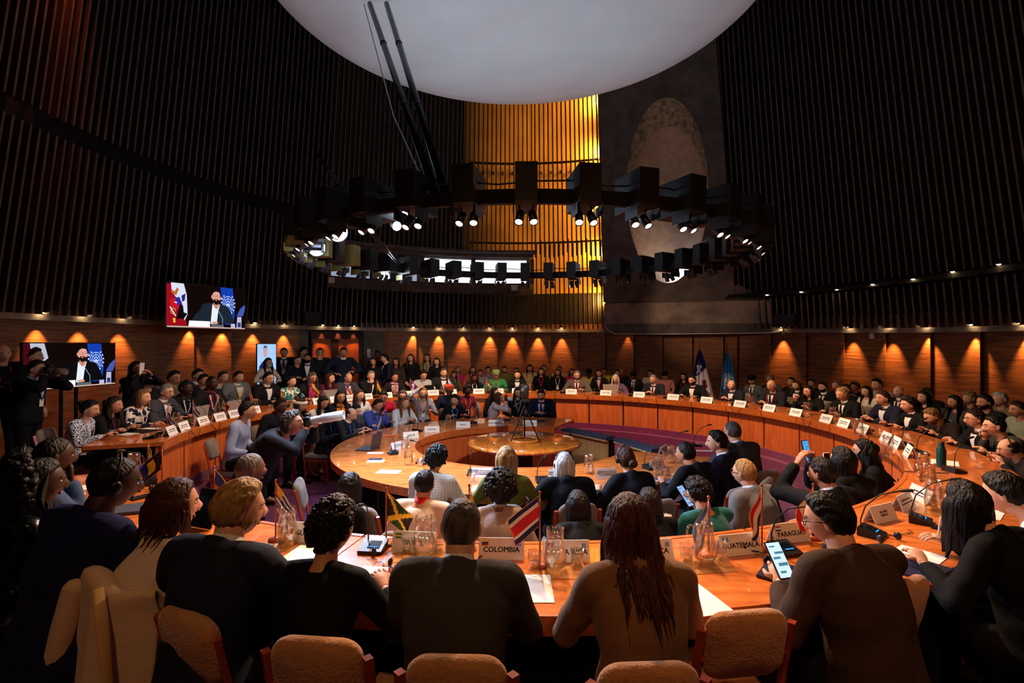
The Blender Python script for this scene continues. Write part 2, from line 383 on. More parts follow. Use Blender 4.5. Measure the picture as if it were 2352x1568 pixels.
for x, y in sq(1533, 437, 1385, 1668, -900, 700):
    if x < 1386: x = 1386-.028*(700-y)
    if x > 1667: x = 1690-.075*(700-y)
    OUT.append(hit(x, y))
mb = MB(); mb.grid([[p for p in OUT], [p for p in E0]], closed=True)
mb.grid([[p+PN*.5 for p in OUT], [p for p in OUT]], closed=True)
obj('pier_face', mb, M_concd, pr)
# splayed upper jamb, narrower inner mouth, then the curved shaft behind
E1 = [hit(1536+92*math.cos(2*pi*i/NE)*.98, 470-181*math.sin(2*pi*i/NE), .0)+PN*(.30+.34*max(0, math.sin(2*pi*i/NE))) for i in range(NE)]
def toward(P, px, py, depth):
    d = Vector(((px-CXP)/FOC, 1, -(py-YH)/FOC)); P0 = PA+V(0, 0, 2.3)+PN*depth
    return V(0, 0, HC)+d*((P0-V(0, 0, HC)).dot(PN)/d.dot(PN))
E1 = [toward(None, 1537+90*math.cos(2*pi*i/NE), 471-181*math.sin(2*pi*i/NE), .12+.5*max(0, math.sin(2*pi*i/NE))) for i in range(NE)]
mb = MB(); rows = [E0]
for k in range(1, 7):
    t = k/6; rows.append([E0[i].lerp(E1[i], t)+V(0, 0, .02*math.sin(9*i+k)) for i in range(NE)])
rows[-1] = E1; mb.grid(rows, closed=True); obj('oculus_jamb', mb, mat('rough_concrete', (158, 140, 112), .9, noise=(7, .6, (1, 1, 1)), bump=(9, 1, (1, 1, 1))), pr, smooth=True)
mb = MB(); rows = []
for k in range(0, 13):
    t = k/12; dep = 1.1*math.sin(t*pi/2); sc = math.cos(t*pi/2); c = sum(E1, Vector())/NE
    rows.append([c+(p-c)*max(sc, .02)+PN*dep for p in E1])
mb.grid(rows, closed=True); obj('oculus_shaft', mb, mat('shaft_plaster', (186, 158, 132), .85, noise=(5, .15, (1, 1, 1)), bump=(30, .5, (1, 1, 1))), pr, smooth=True)
w6 = empty('window_6'); tag(w6, kind='structure')
mb = MB(); W = []
for i in range(33):
    a = -pi*.97*i/32*1.0; 
    W.append(toward(None, 1571+34*math.cos(2*pi*i/32), 632-26*math.sin(2*pi*i/32)+8*math.cos(2*pi*i/32)*-.6, .16))
mb.prism(W[:-1], PN*.02); obj('daylit_pane', mb, emis((214, 226, 255), 7), w6)
# lower beam and fascia
def slab_px(quad, off0, off1, m, name):
    mb = MB(); A = [hit(x, y, off0) for x, y in quad]; mb.prism(A, PN*(off1-off0)); return obj(name, mb, m, pr)
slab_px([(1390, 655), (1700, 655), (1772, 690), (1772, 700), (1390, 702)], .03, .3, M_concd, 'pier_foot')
slab_px([(1388, 697), (1560, 694), (1772, 688), (1774, 742), (1388, 744)], -.07, .3, M_conc, 'beam')
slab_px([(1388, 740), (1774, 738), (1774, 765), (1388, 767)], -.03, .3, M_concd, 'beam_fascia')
mb = MB()
for x, y in ((1529, 746), (1725, 743)): mb.ell(hit(x, y, -.04), (.04, .04, .04))
obj('anchor_disc', mb, M_conc, pr, True)
mb = MB(); mb.tube([hit(1389, 744, -.05), hit(1396, 758, -.09), hit(1410, 766, -.09), hit(1500, 767, -.09), hit(1640, 766, -.09), hit(1772, 764, -.09), hit(1806, 758, -.09)], .012, 6); obj('conduit', mb, M_white, pr, True)
# ---- floors
mb = MB(); mb.lathe([(0.001, PIT), (4.22, PIT)], (CX, CY, 0), 96); mb.lathe([(4.22, PIT), (4.22, 0.0), (8.9, 0.0)], (CX, CY, 0), 96)
fl = obj('floor', mb, M_carp); tag(fl, kind='structure')
mb = MB(); mb.box((.1, -1.6, -.03), (17, 1.2, .02)); 
# ---- ceiling saucer
mb = MB(); prof = [(.001, 6.62), (1.2, 6.64), (2.4, 6.74), (3.2, 6.88), (3.55, 6.97), (3.62, 7.03), (3.6, 7.12), (3.3, 7.25), (.001, 7.3)]
mb.lathe(prof, (CX-.03, CY, 0), 128); ce = obj('ceiling', mb, M_ceil, None, True); tag(ce, kind='structure')
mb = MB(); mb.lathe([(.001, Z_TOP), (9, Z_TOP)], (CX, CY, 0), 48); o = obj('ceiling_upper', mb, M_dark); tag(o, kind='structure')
# wall behind the camera side
mb = MB(); cone_band(mb, A_BEG, 360+A_END, None, Z_TOP, .4, 0, nz=4); arc_slab(mb, 8.6, 8.7, A_BEG, 360+A_END, -.02, 2.4, 4); o = obj('wall_near', mb, M_dark); tag(o, kind='structure')
# ================================================================= lighting ring
RR = 2.92; TILT = math.radians(1.55); RC = V(CX+.09, CY, 3.17)
def rp(r, deg, z=0):
    a = math.radians(deg); p = V(r*math.cos(a), r*math.sin(a), z); p.z += p.y*math.tan(TILT)+0; return RC+p
ring = empty('light_ring', RC); ring.location = (0, 0, 0)
tag(ring, 'large black circular truss hung under the white ceiling disc', 'lighting ring')
mb = MB(); rows = []
for i in range(97):
    a = 360*i/96; rows.append([rp(RR-.03, a, -.06), rp(RR+.03, a, -.06), rp(RR+.03, a, .06), rp(RR-.03, a, .06)])
mb.grid(rows, closed=True); obj('ring_beam', mb, M_black, ring)
mb = MB(); mb.tube([rp(RR+.02, a*6, .12+.02*math.sin(a*2.1)) for a in range(61)], .008, 6); obj('cable', mb, M_plast, ring)
M_steeld = mat('dark_steel', (34, 40, 46), .3, metal=.8)
p0, p1 = at(1012, 447, 4.32), V(-1.87, 7.0, 6.62)
for d in (-.045, .045):
    mb = MB(); q0 = p0+V(d, 0, 0); q1 = p1+V(d*2.6, 0, 0); mb.tube([q0, q1], .036, 12)
    for t in (.35, .7): q = q0.lerp(q1, t); mb.tube([q, q+(q1-q0).normalized()*.02], .042, 12)
    obj('suspension_pole', mb, M_steeld, ring, True)
mb = MB(); mb.tube([p0+V(-.1, 0, 0), p0.lerp(p1, .3)+V(-.22, 0, 0), p1+V(-.2, 0, 0)], .008, 6); obj('suspension_cable', mb, M_steel, ring)
for (x0, y0, Y0), (x1, y1, Y1) in (((790, 440, 5.0), (727, 352, 12.4)), ((838, 515, 5.2), (925, 617, 9.6)), ((1705, 502, 6.0), (1590, 572, 9.2)), ((1603, 494, 5), (1640, 522, 6.6))):
    mb = MB()
    for d in (-.018, .018): mb.tube([at(x0, y0, Y0)+V(d, 0, 0), at(x1, y1, Y1)+V(d, 0, 0)], .014, 8)
    obj('brace', mb, M_blackm, ring, True)
M_face = emis((255, 226, 190), 7); M_facec = emis((225, 238, 255), 40); M_lamp = mat('lamp_body', (60, 66, 76), .35, metal=.5)
M_boxm = mat('lamp_box', (26, 24, 22), .5); M_boxy = mat('lamp_box_olive', (120, 118, 60), .5)
def rmat(d, up=V(0, 0, 1)):
    d = d.normalized(); x = up.cross(d).normalized() if abs(d.dot(up)) < .99 else V(1, 0, 0); y = d.cross(x); return Matrix((x, y, d)).transposed()
NB = 38
side_w = {}
def place_word(a):
    a = a % 360
    for lo, hi, w in ((240, 300, 'near side, nearest the camera'), (300, 350, 'near side towards the dark wall'), (350, 400, 'end by the dark right wall'), (40, 75, 'far side before the concrete pier'), (75, 105, 'far side before the golden slats'), (105, 145, 'far side below the bright windows'), (145, 190, 'end by the bright floodlights'), (190, 240, 'near side by the suspension poles')):
        if lo <= a < hi or lo <= a+360 < hi: return w
    return 'ring'
LIGHTS = []
for i in range(NB):
    a = 270-1.4+i*360/NB; c = rp(RR, a); e = V(math.cos(math.radians(a)), math.sin(math.radians(a)), 0); t = V(-e.y, e.x, 0); R = Matrix((t, e, V(0, 0, 1))).transposed()
    w = place_word(a)
    b = empty('lamp_box', c); tag(b, 'black lamp housing with paired spotlights on the ring truss, %s' % w, 'stage light', 'lamp housings on the ring, '+w)
    mb = MB(); mb.box((0, 0, 0), (.18, .42, .31), R); mb.v = [(x, y, z+.065) for x, y, z in mb.v]
    ol = 150 < a % 360 < 200 and i % 2
    obj('housing', mb, M_boxy if ol else M_boxm, b)
    for s in (-1, 1): mb = MB(); mb.box(R@V(s*.105, .1, -.14), (.006, .2, .09), R); obj('side_flap', mb, M_boxy if (100 < a % 360 < 215) else M_boxm, b)
    for s in (-1, 1):
        if a % 360 > 262 and a % 360 < 268 and s > 0: continue
        o = R@V(s*.055, .06, -.19); d = (e*.75+V(0, 0, -1)+t*s*.15).normalized(); Q = rmat(d)
        mb = MB(); mb.lathe([(.001, -.07), (.03, -.07), (.036, -.05), (.036, .06), (.031, .06), (.031, .045)], o, 16, R=Q); mb.tube([o-d*.03, o+V(0, 0, .1)], .008, 6)
        sp = obj('spotlight', mb, M_lamp, b, True)
        mb = MB(); mb.lathe([(.001, .05), (.03, .05)], o, 16, R=Q); obj('lens', mb, M_face, sp)
    if i % 2 == 0: LIGHTS.append((c+V(0, 0, -.28)+e*.12, e))
    b.matrix_world.translation = c
# cool floodlights on the left
FL = []
for px, py, Y, who in ((775, 532, 5.9, 'largest of the five, beside the olive housings'), (726, 568, 6.6, 'lowest on the curve beside the small spotlights'), (877, 628, 9.1, 'hung below the dim control room windows'), (910, 518, 5.6, 'small one hanging on a thin stem'), (925, 484, 4.75, 'pair of glowing heads under the dark housing')):
    p = at(px, py, Y); b = empty('floodlight', p); tag(b, 'dazzling white floodlight on the ring truss, '+who, 'floodlight')
    d = (V(0.6, -.2, 1.1)-V(0, 0, 0)).normalized(); d = (V(0, 0, 1.4)-p+V(.6, 2.2, 0)).normalized(); Q = rmat(d); r = .055 if py < 520 else .12
    mb = MB(); mb.lathe([(.001, -.12), (r*.7, -.12), (r, -.02), (r, .03), (r*.9, .03)], (0, 0, 0), 20, R=Q); mb.tube([(0, 0, 0), tuple(-d*.1+V(0, 0, .14))], .012, 6); obj('flood_body', mb, M_lamp, b, True)
    mb = MB(); mb.lathe([(.001, .02), (r*.9, .025)], (0, 0, 0), 20, R=Q); obj('flood_lens', mb, M_facec, b)
    FL.append((p+d*.2, d))
# ================================================================= desks
def ring_desk(name, label, r0, r1, a0, a1, zt, zb, zfloor, step, fascia=.1, setback=.06):
    root = empty(name, pol((r0+r1)/2, (a0+a1)/2, zfloor)); inv = -root.location; tag(root, label, 'desk')
    n = round((a1-a0)/step)
    def sh(mb): mb.v = [(x+inv.x, y+inv.y, z+inv.z) for x, y, z in mb.v]; return mb
    for k in range(n):
        b0 = a0+(a1-a0)*k/n; b1 = a0+(a1-a0)*(k+1)/n; g = .1
        mb = MB(); arc_slab(mb, r0+.03, r1, b0+g*.5, b1-g*.5, zt-.045, zt, 1.7); obj('tabletop', sh(mb), M_desk, root)
        mb = MB(); arc_slab(mb, r0, r0+.03, b0+g, b1-g, zt-fascia, zt+.004, 1.7); obj('edge_band', sh(mb), M_edge, root)
        mb = MB(); arc_slab(mb, r1, r1+.02, b0+g, b1-g, zt-fascia*.8, zt+.002, 1.7); obj('edge_band', sh(mb), M_edge, root)
        mb = MB(); arc_slab(mb, r0+setback, r0+setback+.025, b0+g*2.2, b1-g*2.2, zb, zt-fascia*.6, 1.7); obj('front_panel', sh(mb), M_front, root)
    mb = MB(); arc_slab(mb, r0+setback+.03, r0+setback+.06, a0+.5, a1-.5, zb, zt-.05, 1.7, 0); arc_slab(mb, r0+setback-.02, r0+setback+.05, a0, a1, zfloor+.0, zb, 1.7, 1)
    for k in range(0, n, 2): q = a0+(a1-a0)*(k+.5)/n; arc_slab(mb, r0+.3, r1-.1, q-.25, q+.25, zfloor, zt-.045, 1, 0)
    obj('support_frame', sh(mb), [M_black, M_carp], root)
    return root
ring_desk('ring_desk', 'large outer circular conference desk of orange wood, broken by one gap', 4.3, 5.05, -143.0, 199.0, .75, .12, 0.0, 10.0)
ring_desk('inner_ring_desk', 'smaller inner circular desk of amber wood around the round table', 1.45, 2.5, 65.0, 339.0, PIT+.75, PIT+.06, PIT, 20.0)
# round table
rt = empty('round_table', (CX+.08, CY+.12, PIT)); tag(rt, 'round polished amber table with a tripod standing on it', 'table')
mb = MB(); mb.lathe([(.001, .70), (.74, .70), (.8, .712), (.82, .735), (.8, .755), (.77, .76), (.12, .76), (.001, .76)], n=64); obj('tabletop', mb, M_round, rt, True)
mb = MB(); mb.lathe([(.16, .761), (.24, .761), (.245, .775), (.2, .785), (.16, .775)], n=32); obj('grommet', mb, M_round, rt, True)
mb = MB(); mb.lathe([(.001, 0), (.3, 0), (.3, .04), (.12, .06), (.12, .7)], n=24); obj('pedestal', mb, M_black, rt, True)
M_lw = wood('light_wood', (206, 180, 124), (174, 146, 92), .6, 0, (7, 7, .35), 5); M_slateb = mat('slate_blue_carpet', (60, 74, 104), .9, bump=(150, .6, (1, 1, 1)))
for (x0, y0, x1, y1, w) in ((1291, 982, 1394, 1003, 'farther of the two, next to the end of the inner desk'), (1412, 1005, 1499, 1030, 'nearer of the two, beside the white nameplate')):
    z = .42; p0, p1 = on_plane(x0, y0, z), on_plane(x1, y1, z); c = (p0+p1)/2; r_ = empty('low_partition', V(c.x, c.y, PIT)); tag(r_, 'light wood low partition with slate blue top, '+w, 'partition')
    d = (p1-p0); L = d.length; u = d.normalized(); nn = V(-u.y, u.x, 0); nn = nn if nn.y > 0 else -nn; R = Matrix((u, nn, V(0, 0, 1))).transposed()
    zz = z-PIT
    mb = MB(); mb.box(nn*.08+V(0, 0, zz-.03), (L, .2, .05), R); obj('top', mb, M_slateb, r_)
    mb = MB(); mb.box(V(0, 0, zz-.065), (L, .05, .02), R); obj('shelf_edge', mb, M_lw, r_)
    mb = MB(); mb.box(nn*.1+u*(.04)+V(0, 0, (zz-.08)/2), (L*.8, .03, zz-.08), R); obj('panel', mb, M_lw, r_)
    mb = MB(); mb.box(nn*.17+V(0, 0, (zz-.08)/2), (L*.96, .05, zz-.08), R); obj('back_board', mb, M_black, r_)
# ================================================================= people
def bez(a, b, t): return a+(b-a)*t
class Pose: pass
def make_pose(kind, lean=10, hy=0, hp=0, arms='table', w=1.0, fem=False, tz=.80):
    """joint positions of a figure facing +Y, feet at z=0 (nominal stature 1.72)"""
    P = Pose(); P.kind = kind; P.fem = fem; P.w = w; P.lean = lean
    sit = kind == 'sit'; hz = .54 if sit else .93
    L = math.radians(lean); f = lambda a: V(0, math.sin(a), math.cos(a))
    P.pel = V(0, 0, hz); P.chest = P.pel+f(L*.75)*.27; P.neck = P.chest+f(L*1.15)*.235
    P.angs = (L*.5, L*.75, L*1.15)
    hl = L*.9+math.radians(8+hp*.35); P.head = P.neck+f(hl)*(.148 if not fem else .152)+V(0, .016, 0)
    P.HR = Matrix.Rotation(-math.radians(hy), 3, 'Z')@Matrix.Rotation(-math.radians(hp), 3, 'X')
    sw = (.165 if fem else .192); sp = P.chest+f(L*1.0)*(.185 if fem else .195)
    P.sh = [sp+V(s*sw, 0, 0) for s in (-1, 1)]
    hands = {'table': ((-.17, .42, .79), (.15, .40, .79)), 'clasp': ((-.045, .40, .80), (.05, .40, .81)), 'lap': ((-.09, .28, .64), (.09, .27, .64)), 'phone': ((-.16, .36, .80), (.10, .36, 1.03)),
             'chin': ((-.16, .38, .79), (.05, .0, 0)), 'type': ((-.11, .45, .80), (.11, .45, .80)), 'write': ((-.20, .40, .79), (.16, .46, .80)), 'camera': ((-.05, 0, 0), (.06, 0, 0)), 'head': ((-.16, .38, .79), (.05, 0, 0)),
             'cross': ((-.16, .19, .23), (.17, .17, .19)), 'side': ((-.25, .06, -.12), (.25, .06, -.12)), 'front': ((-.05, .22, -.02), (.06, .23, 0)), 'hold': ((-.10, .26, .22), (.13, .28, .26)), 'mouth': ((-.14, .2, .2), (.03, 0, 0)), 'raise': ((-.07, .30, 1.26), (.07, .30, 1.26))}[arms]
    P.hand = []
    for s, h in zip((-1, 1), hands):
        h = V(*h)
        if .785 < h.z < .815: h.z += tz-.80+.012
        if arms in ('cross', 'side', 'front', 'hold') or (arms == 'mouth' and s < 0): h = V(h.x, h.y+P.chest.y*.8, P.pel.z+h.z)
        if (arms in ('chin', 'mouth') and s > 0): h = P.head+P.HR@V(.02, .085, -.115)
        if arms == 'head' and s > 0: h = P.head+P.HR@V(.05, .03, .13)
        if arms == 'camera': h = P.head+P.HR@V(s*.06-.0, .15 if s > 0 else .2, -.05)
        P.hand.append(h)
    P.arms = arms; P.elb = []
    for s, S_, H in zip((-1, 1), P.sh, P.hand):
        H2 = H-(H-S_).normalized()*.07; d = H2-S_; D = min(d.length, .545); u = d.normalized(); a, b = .295, .262
        x = (a*a-b*b+D*D)/(2*D); h = math.sqrt(max(a*a-x*x, 1e-4)); pole = V(s*.55, -.25, -1) if arms not in ('cross', 'hold', 'camera') else V(s*.9, -.1, -.8)
        if arms in ('table', 'write', 'clasp', 'type'): pole = V(s*.75, -.25, -.75)
        pole = (pole-u*pole.dot(u)).normalized(); E = S_+u*x+pole*h; P.elb.append(E)
    P.wr = []
    for E, H in zip(P.elb, P.hand): P.wr.append(E+(H-E).normalized()*min(.262, (H-E).length-.03))
    if sit:
        sp_ = .10 if fem else .14
        P.hip = [V(s*.095, .02, hz-.02) for s in (-1, 1)]; P.knee = [V(s*sp_, .44, .515) for s in (-1, 1)]; P.ank = [V(s*sp_, .42, .09) for s in (-1, 1)]
    else:
        P.hip = [V(s*.09, 0, hz-.03) for s in (-1, 1)]; P.knee = [V(s*.1, .02, .49) for s in (-1, 1)]; P.ank = [V(s*.11, -.01, .09) for s in (-1, 1)]
    return P
SEC = [(-.18, .165, .118), (0, .172, .122), (.18, .158, .112), (.38, .152, .108), (.58, .166, .115), (.76, .178, .112), (.88, .158, .095), (.97, .095, .072), (1.04, .062, .06)]
SECF = [(-.18, .165, .12), (0, .175, .125), (.18, .15, .105), (.38, .132, .098), (.58, .145, .118), (.76, .152, .11), (.88, .135, .088), (.97, .08, .064), (1.04, .054, .054)]
def spine(P, t):
    a0, a1, a2 = P.angs
    if t < .5: c = P.pel.lerp(P.chest, t/.5); a = a0+(a1-a0)*max(0, t)/.5
    else: c = P.chest.lerp(P.neck, (t-.5)/.5); a = a1+(a2-a1)*(t-.5)/.5
    return c, a
def sec(P, t):
    T = SECF if P.fem else SEC
    for (t0, x0, y0), (t1, x1, y1) in zip(T, T[1:]):
        if t0 <= t <= t1:
            k = (t-t0)/(t1-t0); k2 = k*k*(3-2*k)*.5+k*.5; return (x0+(x1-x0)*k2)*P.w, (y0+(y1-y0)*k2)*(P.w**1.3)
    return T[-1][1], T[-1][2]
def tsurf(P, t, ang, off=0):
    c, a = spine(P, t); hx, hy = sec(P, t); fw = V(0, math.cos(a), -math.sin(a))
    return c+V(1, 0, 0)*(hx+off)*math.sin(ang)+fw*(hy+off)*math.cos(ang)
def torso(mb, P, off, t0=-.18, t1=1.04, n=20):
    rows = []; k = 16
    for i in range(k+1):
        t = t0+(t1-t0)*i/k; rows.append([tsurf(P, t, -2*pi*j/n, off) for j in range(n)])
    mb.grid(rows, closed=True); mb.poly(rows[0][::-1]); mb.poly(rows[-1])
def hand_mb(mb, W, H, s, curl=.5, grip=False):
    """palm and five fingers; W wrist, H hand centre"""
    d = (H-W).normalized(); n = V(0, 0, 1)-d*d.z
    if n.length < .3: n = V(0, 1, 0)-d*d.y
    n = n.normalized(); sd = d.cross(n)*(1)  # sideways
    base = W+d*.015
    mb.tube([W-d*.03, W+d*.02, W+d*.055, W+d*.085, W+d*.097], [.024, .029, .038, .039, .028], 10, flat=.48, up=n)
    k0 = W+d*.088
    for i, (x, l) in enumerate(((-.03, .058), (-.0105, .070), (.0095, .066), (.028, .052))):
        x *= -s; b = k0+sd*x; q = d.copy(); pts = [b]; sp = sd*x*.35
        for j, f_ in enumerate((.45, .32, .25)):
            a = curl*(.35+.45*j)+.06*i; q = (d*math.cos(a)-n*math.sin(a)+sp*1.5).normalized(); pts.append(pts[-1]+q*l*f_)
        mb.tube(pts, [.0088, .0086, .0078, .0062], 6, flat=1)
    tb = W+d*.03-sd*(-s)*(-.03); t1 = tb+(d*.6+sd*s*.75*(1)-n*.35).normalized()*.034
    tb = W+d*.028+sd*s*.026; t1 = tb+(d*.62+sd*s*.7-n*.3).normalized()*.036; t2 = t1+(d*.95+sd*s*.2-n*.35).normalized()*.03
    mb.tube([tb, t1, t2], [.0125, .0105, .0078], 6)
HA, HB, HCc = .077, .096, .110
def headp(d):
    """point of the head surface in head coordinates for direction d"""
    r = 1/math.sqrt((d.x/HA)**2+(d.y/HB)**2+(d.z/HCc)**2); p = d*r; t = max(0, -p.z/HCc)
    p.x *= 1-.30*t*t; 
    if p.y < 0: p.y *= 1-.30*t
    else: p.y *= 1-.10*t*t
    if p.y > 0:
        p.y += .021*math.exp(-(p.x/.011)**2)*math.exp(-((p.z+.022)/.020)**2)
        p.y += .010*math.exp(-(p.x/.007)**2)*math.exp(-((p.z+.003)/.016)**2)
        p.y -= .009*math.exp(-((abs(p.x)-.031)/.014)**2)*math.exp(-((p.z-.008)/.012)**2)
        p.y += .005*math.exp(-((p.z-.028)/.010)**2)*math.exp(-(p.x/.045)**2)
        p.y += .007*math.exp(-(p.x/.02)**2)*math.exp(-((p.z+.088)/.014)**2)
    return p
def dirs(nu, nv):
    for i in range(nv+1):
        t = pi*i/nv
        yield [V(math.sin(t)*math.sin(2*pi*j/nu), math.sin(t)*math.cos(2*pi*j/nu), math.cos(t)) for j in range(nu)]
def head_mb(mb, P, hi=True):
    C, R = P.head, P.HR; nu, nv = (44, 34) if hi else (28, 22)
    rows = []
    for ring_ in dirs(nu, nv): rows.append([C+R@headp(d) for d in ring_])
    mb.grid(rows, 0, closed=True)
    for s in (-1, 1):
        mb.ell(C+R@V(s*.077, -.004, -.004), (.008, .018, .030), R@Matrix.Rotation(s*.35, 3, 'Z'), 10, 8, m=0)
        mb.ell(C+R@V(s*.031, .0795, .007), (.0118, .0062, .0046), R, 10, 6, m=2); mb.ell(C+R@V(s*.031, .0845, .007), (.0056, .0038, .0048), R, 8, 6, m=1)
        mb.tube([C+R@V(s*.015, .0915, .024), C+R@V(s*.032, .088, .029), C+R@V(s*.050, .074, .024)], [.0022, .0034, .0018], 6, m=1)
        mb.ell(C+R@V(s*.006, .103, -.034), (.006, .006, .004), R, 8, 6, m=0)
    mb.ell(C+R@V(0, .085, -.0575), (.023, .0075, .0038), R, 12, 6, m=3); mb.ell(C+R@V(0, .084, -.0645), (.019, .0075, .0045), R, 12, 6, m=3)
    N = P.neck; mb.limb([N-V(0, 0, .05), N.lerp(C, .35), C+R@V(0, -.012, -.06)], [.062, .057, .060] if not P.fem else [.052, .046, .050], 14)
def body_raw(P):
    mb = MB(); torso(mb, P, -.012)
    for i in (0, 1):
        s = (-1, 1)[i]; r = .9 if P.fem else 1
        mb.limb([P.sh[i]+V(-s*.03, 0, -.01), P.sh[i].lerp(P.elb[i], .4), P.elb[i]], [.048*r, .043*r, .036*r]); mb.limb([P.elb[i], P.elb[i].lerp(P.wr[i], .35), P.wr[i]], [.036*r, .037*r, .025*r])
        mb.limb([P.hip[i], P.knee[i]], [.078, .052]); mb.limb([P.knee[i], P.knee[i].lerp(P.ank[i], .35), P.ank[i]], [.05, .05, .034]); mb.limb([P.ank[i], P.ank[i]+V(0, .13, -.05)], [.034, .03])
    mb.limb([P.neck-V(0, 0, .08), P.neck+(P.head-P.neck)*.3], [.06, .048])
    return mb
def body_extra(P, hi):
    mb = MB(); head_mb(mb, P, hi)
    for i in (0, 1):
        g = P.arms in ('phone', 'camera', 'write', 'clasp', 'chin', 'hold', 'mouth', 'raise', 'lap'); hand_mb(mb, P.wr[i], P.hand[i], (-1, 1)[i], .95 if g else .45)
    return mb
def jacket_raw(P, style):
    """style: jacket, top, tee, coat"""
    mb = MB(); jk = style in ('jacket', 'coat'); off = .014 if jk else .003
    t1 = .985 if jk else .965
    torso(mb, P, off, t0=-.30 if not (P.kind == 'sit') else -.2, t1=t1)
    k = (1.0 if P.fem else 1.08)*(1.12 if jk else .95)
    for i in (0, 1):
        s = (-1, 1)[i]; nk = P.neck+V(s*.035, -.008, -.012); tee = style == 'tee'
        mb.limb([nk, nk.lerp(P.sh[i], .5)+V(0, -.005, .010), P.sh[i]+V(0, 0, .006)], [.046, .050*k, .060*k])
        if tee: mb.limb([P.sh[i], P.sh[i].lerp(P.elb[i], .6)], [.06*k, .056*k])
        else:
            mb.limb([P.sh[i], P.sh[i].lerp(P.elb[i], .5), P.elb[i]], [.061*k, .056*k, .050*k]); w = P.elb[i].lerp(P.wr[i], .93)
            mb.limb([P.elb[i], P.elb[i].lerp(w, .5), w-(w-P.elb[i]).normalized()*.02], [.050*k, .046*k, .036*k])
        mb.limb([P.sh[i]+V(-s*.05, .01, -.06), P.chest+V(s*.09, .0, .02)], [.07, .06])
    if jk:
        d = (P.head-P.neck).normalized(); Q = rmat(d); rr = .064 if P.fem else .074
        for hh_, r2 in ((-.012, rr+.008), (.010, rr), (.026, rr-.004)): mb.tube([P.neck+d*(hh_-(hh_+.045)*(1-math.cos(a))*.5)+Q@V(r2*math.sin(a), r2*math.cos(a), 0) for a in [math.radians(-130+20*i) for i in range(14)]], .014, 8)
    if style == 'coat' or (P.kind != 'sit' and jk):
        for s in (-1, 1): mb.limb([P.pel+V(s*.06, 0, 0), P.pel+V(s*.09, .0, -.12)], [.12, .10])
    return mb
def trousers_mb(P, skirt=False):
    mb = MB(); 
    mb.ell(P.pel+V(0, 0, -.02), (.172*P.w, .125*P.w, .13), nu=14, nv=10)
    for i in (0, 1):
        mb.limb([P.hip[i], P.hip[i].lerp(P.knee[i], .5), P.knee[i]], [.098, .086, .068], 12); a = P.ank[i]
        mb.limb([P.knee[i], P.knee[i].lerp(a, .4), a+V(0, 0, .02)], [.068, .064, .052], 12)
    return mb
def shoes_mb(P):
    mb = MB()
    for a in P.ank:
        mb.limb([a+V(0, -.035, -.045), a+V(0, .06, -.052), a+V(0, .145, -.06)], [.042, .040, .032], 10)
        mb.box(a+V(0, .05, -.083), (.075, .25, .014))
    return mb
